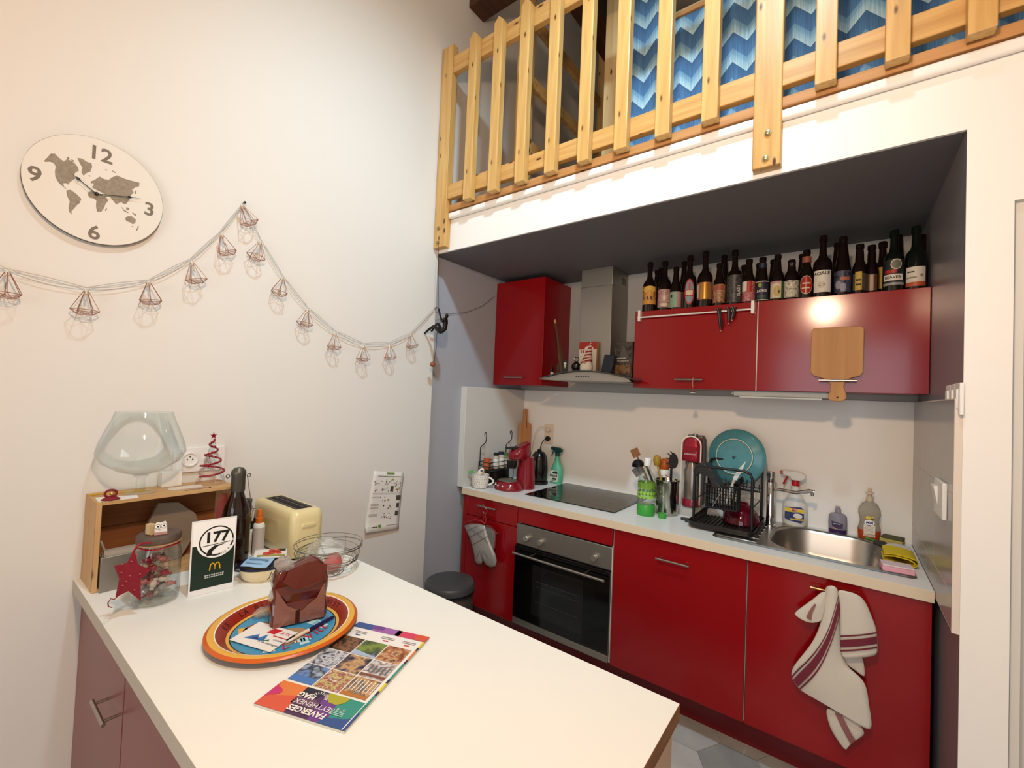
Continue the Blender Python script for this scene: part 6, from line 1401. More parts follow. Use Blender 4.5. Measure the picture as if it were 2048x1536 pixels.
# ------------------------------------------------------------------ table number sign
A_, B_ = Vector((.397, -2.2645, BZ+.0006)), Vector((.4125, -2.1475, BZ+.0006)); uu = (B_-A_); sw = uu.length; uu.normalize(); vv = Vector((0, 0, 1)); sh_ = .226
sg = thing('table_sign', 'standing green and white table number sign marked 177', 'sign', (A_+B_)/2)
slab('panel', [(0, 0), (sw, 0), (sw, sh_), (0, sh_)], A_, uu, vv, .003, M('white sign board', '#e2e0de', .4), sg)
nn_ = uu.cross(vv).normalized()
slab('foot', [(.01, 0), (sw-.01, 0), (sw-.01, .003), (.01, .003)], A_-nn_*.05, uu, nn_, .0 or .004, M('white sign board'), sg) if False else None
add('back_leg', [A_+uu*.01, A_+uu*(sw-.01), A_+uu*(sw-.01)+vv*.2, A_+uu*.01+vv*.2, A_+uu*.01-nn_*.06, A_+uu*(sw-.01)-nn_*.06], [(3, 2, 5, 4), (0, 1, 5, 4)], M('white sign board'), sg)
S = Sheet(A_+nn_*.0031, uu, vv); SG = M('deep sign green', '#0c2418', .45); SB = M('sign black', '#101210', .45)
cxs, cys, R6 = sw*.56, .158, .048
S.rect(.004, sw-.003, .017, .150, SG).rect(.004, sw-.003, .150, .222, WI, 1).disc(cxs, cys, R6+.004, WI, 2, n=48).ring(cxs, cys, R6-.006, R6-.002, SB, 3, 48, 0, 285).ring(cxs, cys, R6-.006, R6-.002, SB, 3, 12, 330, 350)
S.text('177', cxs, cys+.011, .044, SB, 4, off=.0016)
S.line([(cxs-.036, cys-.012), (cxs+.036, cys-.008)], .002, SB, 4).poly([(cxs-.026, cys-.044), (cxs-.012, cys-.044), (cxs-.010, cys-.030), (cxs+.004, cys-.018), (cxs+.026, cys-.012), (cxs-.006, cys-.014), (cxs-.022, cys-.026)], SB, 4)
for i, ch_ in enumerate('SERVICE A TABLE'):
    a = math.radians(-98+6.9*i); S.text(ch_, cxs+(R6-.0035)*math.cos(a), cys+(R6-.0035)*math.sin(a), .0085, SB, 5, rot=math.degrees(a)+90)
GA = M('golden arch ink', '#d9a520', .4); mx_, my_ = sw*.55, .073
for s_ in (-1, 1):
    pts = [(mx_+s_*.0065+.0065*math.cos(math.pi*i/14)*1.0, my_+.017*math.sin(math.pi*i/14)**.8) for i in range(15)]
    S.line([(pts[0][0]+.001*(s_ > 0), my_-.004)]+pts+[(pts[-1][0]-.001*(s_ < 0), my_-.004)], .0032, GA, 3)
for k, w in ((0, .052), (1, .050)): 
    for q in range(9): S.rect(mx_-w/2+w*q/9, mx_-w/2+w*(q+.75)/9, .053-.006*k, .0565-.006*k, M('sign small print', '#b9bdb8', .5), 3)
S.build('print', sg)
# ------------------------------------------------------------------ big swing top bottle, pens, carton, spray
bg = Vector((.224, -2.076, BZ+.0005))
t = thing('swing_top_bottle', 'big dark brown bottle with a pewter swing top beside the crate', 'bottle', bg)
lathe('glass', [(0, .004), (.036, 0), (.045, .006), (.046, .15), (.044, .180), (.037, .212), (.026, .238), (.020, .26), (.018, .30), (0, .30)], bg, M('amber brown glass', '#1c0c06', .08, spec=.7), t, 40)
PEW = M('dark pewter', '#5c5850', .4, .7)
lathe('cap', [(.0215, .262), (.023, .268), (.0225, .318), (.0245, .326), (.023, .336), (.014, .347), (.0, .350)], bg, PEW, t, 28)
for s_ in (-1, 1): tube('ring', [bg+Vector((.012*s_, .030*s_, .318))+Vector((0, .006*math.cos(a), .006*math.sin(a))) for a in [2*math.pi*i/14 for i in range(14)]], .0016, PEW, t, 6, True)
tube('bail', [bg+Vector((.008, .026, .318)), bg+Vector((.014, .034, .26)), bg+Vector((.012, .044, .21)), bg+Vector((.02, .05, .185))], .0016, STEEL, t, 6)
t = thing('flared_cup', 'olive flared cup behind the big brown bottle', 'cup', (.15, -2.02, BZ))
loft('cup', [[Vector((.150+.017*f*math.cos(2*math.pi*i/18), -2.018+.017*f*math.sin(2*math.pi*i/18), BZ+z*.95)) for i in range(18)] for f, z in ((.8, .001), (1.0, .02), (.75, .07), (.9, .13), (1.25, .19), (1.35, .222))], M('olive cloth', '#3d3a30', .8), t)
pn = Vector((.055, -1.975, BZ+.0005))
t = thing('pen_pot', 'black pen pot behind the orange capped spray', 'pot', pn)
lathe('pot', [(0, 0), (.036, 0), (.038, .004), (.038, .105), (.035, .105), (.034, .006), (0, .006)], pn, BLACK, t, 28)
for i, (dx_, dy_, tx, ty, hh, cl_, lb) in enumerate(((.01, .0, .018, .010, .155, '#c03a30', 'red and white pen in the black pen pot'), (-.012, .008, -.020, .012, .148, '#3a78a8', 'blue pen in the black pen pot'), (.004, -.014, .020, -.006, .138, '#c4c24a', 'yellow green pen in the black pen pot'), (-.008, -.010, -.02, -.016, .140, '#1a1a1c', 'black pen in the black pen pot'), (.014, .012, .030, .016, .15, '#d8d4cc', 'white pen in the black pen pot'), (0, .016, -.004, .03, .145, '#2c3a2c', 'dark green pen in the black pen pot'))):
    a_, b2_ = pn+Vector((dx_, dy_, .008)), pn+Vector((tx, ty, hh)); w = thing('pen', lb, 'pen', a_, 'pens in the black pot')
    tube('barrel', [a_, a_.lerp(b2_, .8)], .0038, M('pen barrel '+cl_, cl_, .4), w, 8); tube('cap', [a_.lerp(b2_, .8), b2_], .0042, M('pen cap '+cl_, cl_, .3), w, 8)
t = thing('carton', 'small white carton beside the black pen pot', 'box', (.115, -1.975, BZ))
box('carton', .100, .128, -1.998, -1.950, BZ+.0005, BZ+.078, M('white carton', '#e0dbd3', .6), t, bevel=.001)
t = thing('coil', 'coil of dark cable lying behind the table sign', 'cable', (.27, -2.075, BZ))
for k in range(3): tube('coil', [(.285+(.030-.004*k)*math.cos(2*math.pi*i/24), -2.072+(.024-.003*k)*math.sin(2*math.pi*i/24), BZ+.004+.006*k) for i in range(24)], .003, M('slate cable', '#3a3f42', .5), t, 8, True)
sp3 = Vector((.178, -1.976, BZ+.0005))
t = thing('spray_bottle', 'slim white pump spray with an orange cap in front of the toaster', 'spray bottle', sp3)
lathe('bottle', [(0, 0), (.018, 0), (.0205, .003), (.0205, .110), (.017, .118), (.011, .121), (0, .121)], sp3, WPLAST, t, 28)
b = MB(); wrect(b, sp3, .0205, -.25, -.030, .020, .008, .104, 0); wrect(b, sp3, .0205, -.25, -.032, -.026, .006, .108, 1, .0007); b.build('label', [M('greige label', '#bdb0a8', .5), NAVY], t, 40)
OC = M('bright orange plastic', '#cf6a1c', .35)
lathe('collar', [(0, .121), (.0135, .121), (.0135, .140), (.010, .142), (0, .142)], sp3, OC, t, 24)
lathe('pump', [(0, .142), (.010, .142), (.0105, .160), (.0085, .164), (.0085, .170), (0, .171)], sp3, OC, t, 20)
# ------------------------------------------------------------------ toaster
tx0, tx1, ty0, ty1, tz0, tz1 = .012, .352, -1.935, -1.808, BZ+.010, 1.040
TC = M('cream enamel', '#ddcb98', .28, coat=.2)
ts = thing('toaster', 'cream long slot toaster on the bar', 'toaster', ((tx0+tx1)/2, (ty0+ty1)/2, BZ))
def tor(e, z, r=.03): return [(x, y, z) for x, y in rrect(tx1-tx0-2*e, ty1-ty0-2*e, max(.006, r-e), 6, (tx0+tx1)/2, (ty0+ty1)/2)]
loft('body', [tor(.004, tz0), tor(0, tz0+.006), tor(0, tz1-.030), tor(.003, tz1-.014), tor(.010, tz1-.004), tor(.022, tz1)], TC, ts)
box('slot_frame', tx0+.045, tx1-.040, ty0+.030, ty1-.030, tz1-.001, tz1+.0012, BLACK, ts, bevel=.001)
for y in (ty0+.044, ty1-.066): box('slot', tx0+.055, tx1-.05, y, y+.022, tz1+.0011, tz1+.0016, M('dark toaster slot', '#060504', .9), ts)
b = MB()
for k in range(26): b.box(tx0+.060+.0092*k, tx0+.0615+.0092*k, ty0+.044, ty0+.066, tz1+.0015, tz1+.003).box(tx0+.060+.0092*k, tx0+.0615+.0092*k, ty1-.066, ty1-.044, tz1+.0015, tz1+.003)
b.box(tx0+.052, tx1-.048, (ty0+ty1)/2-.002, (ty0+ty1)/2+.002, tz1+.0012, tz1+.0035); b.build('grille', M('toaster wire', '#6b6660', .35, .9), ts, 0)
slab('side_recess', rrect(.17, .085, .018, 5, (tx0+tx1)/2-.02, tz0+.075), (0, ty0-.0004, 0), (1, 0, 0), (0, 0, 1), .0006, M('cream enamel shade', '#d2bf8c', .3), ts)
loft('grip', [[(tx1-.0005, y, z) for y, z in rrect(.060, .020, .008, 4, (ty0+ty1)/2, tz1-.058)], [(tx1+.006, y, z) for y, z in rrect(.052, .010, .004, 4, (ty0+ty1)/2, tz1-.054)]], TC, ts)
for (x, y) in ((tx0+.03, ty0+.02), (tx1-.03, ty0+.02), (tx0+.03, ty1-.02), (tx1-.03, ty1-.02)): lathe('foot', [(0, 0), (.009, 0), (.009, .011), (0, .011)], (x, y, BZ+.0003), BLACK, ts, 12)
# ------------------------------------------------------------------ dish with sachets
db = Vector((.412, -2.055, BZ+.0005)); Xd = spin(65, db)
ds = thing('butter_dish', 'oval cream dish with black handwriting full of sachets', 'dish', db)
lathe('dish', [(0, .004), (.046, .0), (.056, .010), (.062, .030), (.064, .046), (.061, .046), (.058, .030), (.05, .012), (0, .010)], db, M('cream stoneware', '#e0cfa8', .3), ds, 40, Xd, sx=1.12, sy=.82)
lathe('rim_band', [(.0642, .040), (.0648, .047), (.0605, .0472)], db, M('navy glaze', '#141a38', .2), ds, 40, Xd, sx=1.12, sy=.82)
dn = Vector((.80, -.60, 0)).normalized(); S = Sheet(db+Vector((.0605, -.004, .027)), (.30, .95, 0), (0, 0, 1)); S.text('Just', .012, .0, .026, IKB, 1, shear=.35); S.build('lettering', ds)
def sachet(lb, c, rot, tx_, ty_, w, h, mat, extra=None):
    t = thing('sachet', lb, 'sachet', c, 'sachets in the cream dish')
    X = Matrix.Translation(c) @ Matrix.Rotation(math.radians(rot), 4, 'Z') @ Matrix.Rotation(math.radians(tx_), 4, 'X') @ Matrix.Rotation(math.radians(ty_), 4, 'Y')
    n = 8; vs, fs = [], []
    for s_ in (1, -1):
        for j in range(n+1):
            for i in range(n+1):
                u, v = i/n*2-1, j/n*2-1; vs.append(X @ Vector((u*w/2, v*h/2, s_*.0032*(1-u**4)*(1-v**4)+.0006*math.sin(5*u+3*v))))
    m_ = (n+1)**2
    for s_ in (0, 1):
        for j in range(n):
            for i in range(n): a = s_*m_+j*(n+1)+i; fs.append((a, a+1, a+n+2, a+n+1))
    add('sachet', vs, fs, mat, t, 80)
    if extra:
        S = Sheet(X @ Vector((0, 0, .0036)), X.to_3x3() @ Vector((1, 0, 0)), X.to_3x3() @ Vector((0, 1, 0))); extra(S); S.build('print', t)
sachet('dark sachet edge under the others in the cream dish', db+Vector((-.012, -.01, .052)), 40, 4, -4, .125, .085, M('navy foil', '#15182e', .3))
sachet('pale blue sachet lying over the edge of the cream dish', db+Vector((.022, -.030, .066)), 40, 10, 4, .082, .058, M('pale blue foil', '#8fb2d2', .3), lambda S: S.rect(-.03, .03, .004, .014, M('slate print', '#5a7896', .5)).rect(-.03, .02, -.016, -.012, M('slate print')))
def cher(S):
    for (a, b2, r_) in ((-.012, -.010, .013), (.004, -.002, .013), (.016, .008, .012), (.002, .014, .010), (.024, -.004, .010)): S.disc(a, b2, r_, M('cherry tomato ink', '#c0301a', .3), 2)
    S.rect(-.04, .045, -.028, -.018, M('leaf olive ink', '#8f8f3a', .5)).rect(.02, .045, .012, .026, IKB, 1)
sachet('white seed packet printed with red tomatoes on the cream dish', db+Vector((-.012, .026, .072)), 62, 6, 4, .098, .066, M('white packet', '#dcd8d2', .4), cher)
# ------------------------------------------------------------------ wire basket with a plastic bag
wb = Vector((.520, -1.886, BZ+.0005))
bk = thing('wire_basket', 'shallow basket of looping silver wire on the bar', 'basket', wb)
b = MB()
for k, (z, r_, tl, az) in enumerate(((.002, .052, 0, 0), (.030, .085, .10, .4), (.050, .098, -.10, 1.3), (.066, .104, .12, 2.6), (.082, .110, -.10, 3.9), (.092, .112, .05, 5.0), (.100, .113, 0, 0), (.058, .100, .13, 4.4), (.044, .094, -.08, 5.5))):
    b.tube([wb+Vector((r_*math.cos(a), r_*math.sin(a), z+.002+.10*r_*tl*10*math.cos(a-az)*.9)) if z > .01 else wb+Vector((r_*math.cos(a), r_*math.sin(a), z)) for a in [2*math.pi*i/40 for i in range(40)]], .0013, 6, True)
for k in range(7):
    a = 2*math.pi*k/7; b.tube([wb+Vector((r_*math.cos(a+w), r_*math.sin(a+w), z)) for r_, z, w in ((.052, .002, 0), (.082, .030, .1), (.101, .062, .2), (.113, .101, .3))], .0012, 6)
for k in range(3): 
    a = math.pi*k/3; b.tube([wb+Vector((.052*math.cos(a), .052*math.sin(a), .002)), wb-Vector((.052*math.cos(a), .052*math.sin(a), -.002))], .0012, 6)
b.build('wires', M('bright wire', '#a8a59c', .2, 1), bk)
pbg = thing('plastic_bag', 'crumpled clear plastic bag with something pink inside the wire basket', 'bag', wb+Vector((.02, 0, .01)))
random.seed(21)
def crumple(c, rx, ry, rz, amp, n=18, m=12):
    vs, fs = [], []; ph = [random.uniform(0, 6.28) for _ in range(8)]
    for j in range(m+1):
        th = math.pi*j/m
        for i in range(n):
            a = 2*math.pi*i/n; k = 1+amp*(math.sin(3*a+ph[0]+2*th)+.7*math.sin(5*a+ph[1]-3*th)+.5*math.sin(9*a+ph[2]+4*th))/2
            vs.append(c+Vector((rx*math.sin(th)*math.cos(a)*k, ry*math.sin(th)*math.sin(a)*k, -rz*math.cos(th)*k)))
    for j in range(m):
        for i in range(n): fs.append((j*n+i, j*n+(i+1) % n, (j+1)*n+(i+1) % n, (j+1)*n+i))
    return vs, fs
FILM = M('crumpled clear film', '#f4f4f0', .12, trans=.85, ior=1.08, alpha=.55)
add('bag', *crumple(wb+Vector((-.008, -.012, .062)), .058, .066, .056, .16), FILM, pbg, 35)
add('filling', *crumple(wb+Vector((.022, .006, .038)), .024, .030, .030, .12), M('pink flesh', '#c0605c', .4), pbg, 60)
add('greens', *crumple(wb+Vector((-.028, -.045, .038)), .026, .022, .028, .15), M('pale leaf green', '#9fb07c', .6), pbg, 60)

# ------------------------------------------------------------------ round tray and what lies on it
tc0 = Vector((.781, -2.157, BZ+.0005)); TR = .182
ty = thing('tray', 'round tin tray with a yellow rim, red wall and blue printed base', 'tray', tc0)
TY = M('tray yellow', '#dca83a', .3); TRD = M('tray red', '#8c2312', .3); TBL = M('tray blue', '#3f8fb8', .3); TOR = M('tray orange', '#c2591c', .3)
def ringpart(nm, prof, m): return lathe(nm, prof, tc0, m, ty, 96, smooth=60)
ringpart('underside', [(0, .0), (.128, .0), (.142, .006), (TR-.020, .021), (TR-.003, .018), (TR-.001, .019)], M('tray back', '#6a3a1c', .4))
ringpart('base_print', [(0, .0025), (.124, .0025)], TBL)
ringpart('inner_line', [(.124, .0025), (.127, .0028)], SB)
ringpart('inner_band', [(.127, .0028), (.134, .0045)], TY)
ringpart('wall', [(.134, .0045), (.152, .0205), (.157, .0228)], TRD)
ringpart('white_line', [(.157, .0228), (.1595, .0236)], WI)
ringpart('rim', [(.1595, .0236), (.166, .0247), (.174, .0240)], TY)
ringpart('outer_rim', [(.174, .0240), (.180, .0215), (TR, .0185), (TR-.001, .0185)], TOR)
S = Sheet(tc0+Vector((0, 0, .0027)), (.336, .942, 0), (-.942, .336, 0))     # u: viewer's right, v: away from the viewer
SRD = M('tray script red', '#b02a34', .4); PG = M('tray pale glass ink', '#b8d8dc', .4); BRN = M('tray brown ink', '#8a5a38', .4)
S.disc(-.062, .020, .036, BRN, 1, .040).disc(-.058, .020, .030, M('tray label red', '#9a2420', .4), 2, .022).text('SHOTS', -.058, .020, .018, WI, 3, rot=-8).rect(-.106, -.085, .0, .05, TY, 1)
def shot(a, b2, r, s=1.): 
    c, sn = math.cos(math.radians(r)), math.sin(math.radians(r)); pts = [(-.016, .030), (.016, .030), (.010, -.004), (.013, -.026), (-.013, -.026), (-.010, -.004)]
    S.poly([(a+s*(x*c-y*sn), b2+s*(x*sn+y*c)) for x, y in pts], PG, 2); S.poly([(a+s*(x*.6*c-y*.55*sn), b2+s*(x*.6*sn+y*.55*c)) for x, y in pts], M('tray glass shade', '#7fb4c4', .4), 3)
shot(.080, -.020, 28, 1.0); shot(-.040, -.075, -12, 1.1); shot(.032, -.082, 6, .9); shot(.012, .06, 0, 1.0)
S.disc(.022, -.078, .022, BRN, 1, .014)
for k in range(6): S.rect(.012+.007*k, .016+.007*k, -.092, -.076, PG, 3)
S.text('Vitt', .062, -.062, .050, SRD, 4, rot=38, shear=.3).text('L', -.012, -.096, .040, SRD, 4, rot=12, shear=.3); S.line([(.094, -.016), (.108, .006)], .0022, SRD, 4)
S.build('print', ty)
b = MB()
def walltext(s_, a_mid, size):
    n = len(s_); st_ = size*.74/.146
    for i, ch_ in enumerate(s_):
        a = a_mid-(i-(n-1)/2)*st_; vs, fs = text2d(ch_, size)
        out = []
        for p in vs:
            f = (p.y/size+.5); r_ = .1365+.0145*(max(0, min(1, f))); z = .0068+.0145*(max(0, min(1, f))); aa = a-p.x/.146; out.append(tc0+Vector((r_*math.cos(aa), r_*math.sin(aa), z+.0009)))
        b.put(out, fs)
walltext('LA BELLE', math.radians(182), .021); walltext('TWIST', math.radians(98), .022); walltext('ES', math.radians(228), .02)
b.build('wall_lettering', M('tray dark lettering', '#3a0f0a', .4), ty, 0)
# bag of sliced cake
e1, e2 = PX(541, 1258, z=BZ+.006), PX(652, 1233, z=BZ+.006); uu = (e2-e1); bw_ = uu.length; uu.normalize(); nb = Vector((uu.y, -uu.x, 0))
cb_ = thing('cake_bag', 'block of chocolate gingerbread in a brown and clear plastic bag on the tray', 'food bag', (e1+e2)/2)
z0 = BZ+.0036
CAKE = M('gingerbread crumb', '#4d1a0e', .55, bump=(120, .4)); CRST = M('glossy brown bag', '#5a1c10', .14, bump=(25, .9), coat=.5); WIN = M('pinkish bag window', '#86584c', .14, bump=(60, .9), coat=.5)
def blk(a0, a1, d0, d1, h0, h1): 
    vs = [e1+uu*a+(-nb)*d for a, d in ((a0, d0), (a1, d0), (a1, d1), (a0, d1))]
    return [Vector((v.x, v.y, z0+h0)) for v in vs]+[Vector((v.x, v.y, z0+h1)) for v in vs]
add('cake', blk(.006, bw_-.006, .006, .066, .001, .128), BF, CAKE, cb_, bevel=.004, smooth=40)
# the bag: rings of a rounded box, pinched and folded at the top
random.seed(33); loops = []
HS = [(0, .0, .0), (.008, .002, 0), (.035, -.001, .001), (.06, .002, -.002), (.085, .0, .002), (.108, .002, -.001), (.128, -.003, -.004), (.143, -.010, -.010), (.152, -.020, -.018), (.157, -.036, -.026)]
for (h, e, q) in HS:
    ring = rrect(bw_+2*e, .072+2*q, .010, 6, bw_/2, .036); n = len(ring)
    loops.append([e1+uu*(a+.0025*math.sin(9*a*40+h*90))+(-nb)*(d+.0045*math.sin(a*95+h*130)+.002*math.sin(a*210-h*160))+Vector((0, 0, z0-e1.z+h+(.007*math.sin(a*70+1)*max(0, h-.10)*20)+(.030*(a/bw_-.62)*max(0, h-.08)*12))) for a, d in ring])
loft('brown_bag', loops, CRST, cb_, 25)
S = Sheet(Vector((e1.x, e1.y, z0))+nb*.0046, uu, (0, 0, 1)); S.poly([(.004, .004), (bw_-.006, .006), (bw_-.008, .104), (bw_*.88, .088), (bw_*.80, .064), (bw_*.67, .052), (bw_*.53, .036), (bw_*.41, .044), (bw_*.27, .056), (bw_*.15, .084), (.008, .104)], WIN); S.rect(bw_*.42, bw_*.50, .004, .04, M('brown bag seam', '#3a140c', .3), 2); S.build('window_panel', cb_)
add('folded_flap', [e1+uu*a+nb*d+Vector((0, 0, z0-e1.z+h)) for a, d, h in ((.035, .006, .150), (.085, .010, .168), (bw_-.006, .008, .152), (bw_-.008, .009, .112), (bw_-.05, .013, .098), (.052, .013, .100), (.024, .010, .122))], [(0, 1, 2, 3, 4, 5, 6)], M('matt brown flap', '#5c2013', .32, bump=(40, .6)), cb_, 0)
add('film_gather', *crumple(e1+uu*.028+nb*(-.03)+Vector((0, 0, z0-e1.z+.158)), .030, .022, .018, .25), M('glossy clear film', '#cfc4bc', .08, trans=.6, ior=1.1, alpha=.6), cb_, 20)
vs, fs = [], []
for j in range(7):
    for i in range(9):
        a, h = -.004+(bw_+.010)*i/8, .002+.140*j/6; vs.append(e1+uu*a+nb*(.0075+.0035*math.sin(i*1.9+j*1.3)+.002*math.sin(i*4.1-j*2.7))+Vector((0, 0, z0-e1.z+h)))
for j in range(6):
    for i in range(8): a = j*9+i; fs.append((a, a+1, a+10, a+9))
add('clear_film', vs, fs, M('clear front film', '#ffffff', .04, trans=1, ior=1.05, alpha=.35, spec=1), cb_, 12)
# wrapper, receipt, card and pen on the tray
zz = tc0.z+.0032
t = thing('receipt', 'brown paper slip under the card on the tray', 'paper', (.84, -2.15, zz))
qs = [PX(u, v, z=zz) for u, v in ((535, 1262), (600, 1255), (622, 1262), (575, 1292))]
add('slip', [p for p in qs]+[p+Vector((0, 0, .0006)) for p in qs], [(0, 1, 2, 3), (4, 5, 6, 7), (0, 1, 5, 4), (1, 2, 6, 5), (2, 3, 7, 6), (3, 0, 4, 7)], M('brown slip paper', '#a5835c', .7), t)
t = thing('card', 'white visiting card with blue peaks and a red logo on the tray', 'card', (.80, -2.22, zz))
z3 = zz+.0012; qs = [PX(u, v, z=z3+.001) for u, v in ((459, 1280), (540, 1305), (600, 1264), (519, 1244))]
au = (qs[1]-qs[0]); av = (qs[3]-qs[0]); qs[2] = qs[0]+au+av
add('card', qs+[p+Vector((0, 0, .0008)) for p in qs], [(0, 1, 2, 3), (4, 5, 6, 7), (0, 1, 5, 4), (1, 2, 6, 5), (2, 3, 7, 6), (3, 0, 4, 7)], M('white card stock', '#e6e3df', .5), t)
S = Sheet(qs[0]+Vector((0, 0, .0009)), au, av); lw, lh = au.length, av.length
S.v = (av-au*(av.dot(au)/au.length_squared)).normalized(); S.n = Vector((0, 0, 1)); lh = av.dot(S.v)
CB = M('card blue', '#2f6aa8', .5); CRD = M('card red', '#c0202c', .5); CGR = M('card green', '#3a7a4a', .5)
S.poly([(lw*.16, lh*.22), (lw*.34, lh*.52), (lw*.42, lh*.34), (lw*.50, lh*.60), (lw*.60, lh*.30)], CB).poly([(lw*.30, lh*.30), (lw*.40, lh*.42), (lw*.46, lh*.28)], NAVY, 2).poly([(lw*.56, lh*.32), (lw*.66, lh*.42), (lw*.70, lh*.34)], CGR)
S.poly([(lw*.40, lh*.66), (lw*.60, lh*.66), (lw*.64, lh*.90), (lw*.44, lh*.90)], CRD).text('ATK', lw*.80, lh*.78, .016, CRD, 2).text('Cuisine', lw*.84, lh*.46, .010, CHL, 2).text('et de montagne', lw*.74, lh*.26, .010, CHL, 2); S.rect(lw*.62, lw*.98, lh*.58, lh*.62, CRD)
S.build('print', t)
p1, p2 = PX(573, 1284, z=zz+.006), PX(668, 1233, z=zz+.006); 
t = thing('pen', 'navy and cream ballpoint pen lying on the tray', 'pen', (p1+p2)/2-Vector((0, 0, .005)))
m_ = p1.lerp(p2, .44)
tube('cream_barrel', [p1.lerp(p2, .10), m_], .0046, M('cream pen', '#e0cbb4', .35), t, 12); tube('navy_barrel', [m_, p1.lerp(p2, .7), p2.lerp(p1, .03), p2], [.0048, .0048, .0044, .0018], M('navy pen', '#131a52', .3), t, 12)
tube('clip', [p1+Vector((0, 0, .0035)), p1.lerp(p2, .16)+Vector((0, 0, .0062))], .0022, BLACK, t, 8); tube('tip', [p1, p1.lerp(p2, .10)], [.0036, .0046], M('white pen end', '#e8e6e2', .3), t, 10)
add_w = thing('wrapper', 'crumpled clear wrapper beside the gingerbread bag on the tray', 'wrapper', PX(523, 1238, z=zz))
add('wrapper', *crumple(PX(528, 1232, z=zz)+Vector((0, 0, .012)), .020, .026, .011, .25), M('glossy clear film'), add_w, 20)
# ------------------------------------------------------------------ magazine
A1, B1, C1, D1 = [Vector((p.x, p.y, BZ+.0006)) for p in (PX(718, 1246, z=BZ+.003), PX(858, 1275, z=BZ+.003), PX(690, 1468, z=BZ+.003), PX(508, 1407, z=BZ+.003))]
mgz = thing('magazine', 'town magazine with a grid of photographs lying upside down on the bar', 'magazine', (A1+C1)/2)
U = (A1-B1+D1-C1)/2; V = (D1-A1+C1-B1)/2; MW, MH = U.length, V.length; U.normalize(); V = (V-U*V.dot(U)).normalized()
ctr = (A1+B1+C1+D1)/4; O0 = ctr-U*MW/2-V*MH/2; MT = .0045
slab('pages', [(0, 0), (MW, 0), (MW, MH), (0, MH)], O0, U, V, MT-.0006 if U.cross(V).z > 0 else -(MT-.0006), M('page edges', '#cfcac2', .6), mgz)
S = Sheet(O0+Vector((0, 0, MT-.0004)), U, V); S.n = Vector((0, 0, 1))
inkc = {k: M('cover '+k, c, .3, spec=.5) for k, c in dict(white='#e9e6e2', purple='#4a2a52', plum='#6a4868', night='#1e2034', orange='#dc7a3a', coral='#d2553a', magenta='#c42c6c', teal='#2f8f80', blue='#2f4f8e', olive='#a8a424', violet='#6a3a8a', lilac='#9a5aa6', pinkc='#cf3a5e', yellow='#e0c81e').items()}
w, h = MW, MH; SP = .055*w
S.rect(0, w, 0, h, inkc['white'], 1)
# title band
t0 = .775*h
S.rect(.70*w, w, t0, h, inkc['orange'], 2).poly([(.70*w, .86*h), (w, .92*h), (w, h), (.66*w, h)], inkc['coral'], 3).poly([(w, t0+.02*h)]+[(w-.12*w*math.sin(math.radians(a)), t0+.055*h+.045*h*(1-math.cos(math.radians(a)))*.9) for a in range(10, 180, 17)]+[(w, .95*h)], inkc['magenta'], 4)
S.rect(.34*w, .70*w, t0, h, inkc['purple'], 2).poly([(.45*w, t0), (.70*w, t0), (.70*w, .86*h), (.52*w, .85*h)], inkc['night'], 3).poly([(.40*w, .88*h), (.55*w, .845*h), (.70*w, .87*h), (.70*w, .92*h), (.45*w, .92*h)], inkc['plum'], 3)
S.rect(0, .36*w, t0, h, inkc['teal'], 2).poly([(.30*w, t0), (.46*w, t0), (.40*w, h), (.22*w, h)], inkc['violet'], 3).poly([(.20*w, t0), (.44*w, t0), (.43*w, .81*h), (.37*w, .845*h), (.28*w, .85*h), (.22*w, .82*h)], inkc['olive'], 4).poly([(0, .90*h), (.1*w, .93*h), (.26*w, .95*h), (.30*w, h), (0, h)], inkc['blue'], 4)
# spine strip
for k, (c_, a, b2) in enumerate((('blue', .86, 1), ('teal', .70, .80), ('night', .66, .70), ('yellow', .58, .66), ('night', .54, .58), ('teal', .36, .54), ('night', .32, .36), ('orange', .20, .32), ('night', .16, .20), ('yellow', .08, .16), ('coral', 0, .08))): S.rect(0, SP*.45, a*h, b2*h, inkc[c_], 5)
S.rect(SP*.45, SP*.62, t0, h, inkc['white'], 6)
# photographs
g0, g1, px0, px1 = .20*h, t0-.012*h, SP, w-.015*w
PH = [prints('photo dusk crowd', ['#1c1712', '#4a3a2a', '#8a5a38', '#2a2a30'], 60), prints('photo alpine pasture', ['#3a5a2c', '#7a8f3a', '#2c3a24', '#8fa6c4'], 26), prints('photo harvest stall', ['#6a3a24', '#a0623a', '#c9a078', '#3a2a20'], 70),
      prints('photo street parade', ['#2a2630', '#8a8f9c', '#c9ccd2', '#4a3a44'], 90), prints('photo evening concert', ['#14121a', '#5a4a5c', '#c9a06a', '#2c2e3c'], 45), prints('photo town hall', ['#6a7a80', '#c9cfd2', '#8f6a5c', '#e2e4e4'], 40),
      prints('photo lake boat', ['#3a4a6a', '#6f8fc4', '#2c3028', '#a8bcd8'], 28), prints('photo banquet', ['#5c5a40', '#c9b97a', '#8a3040', '#d6d2c4'], 80), prints('photo timber frame', ['#8a5c38', '#c9a072', '#5a4430', '#b9b2a8'], 55)]
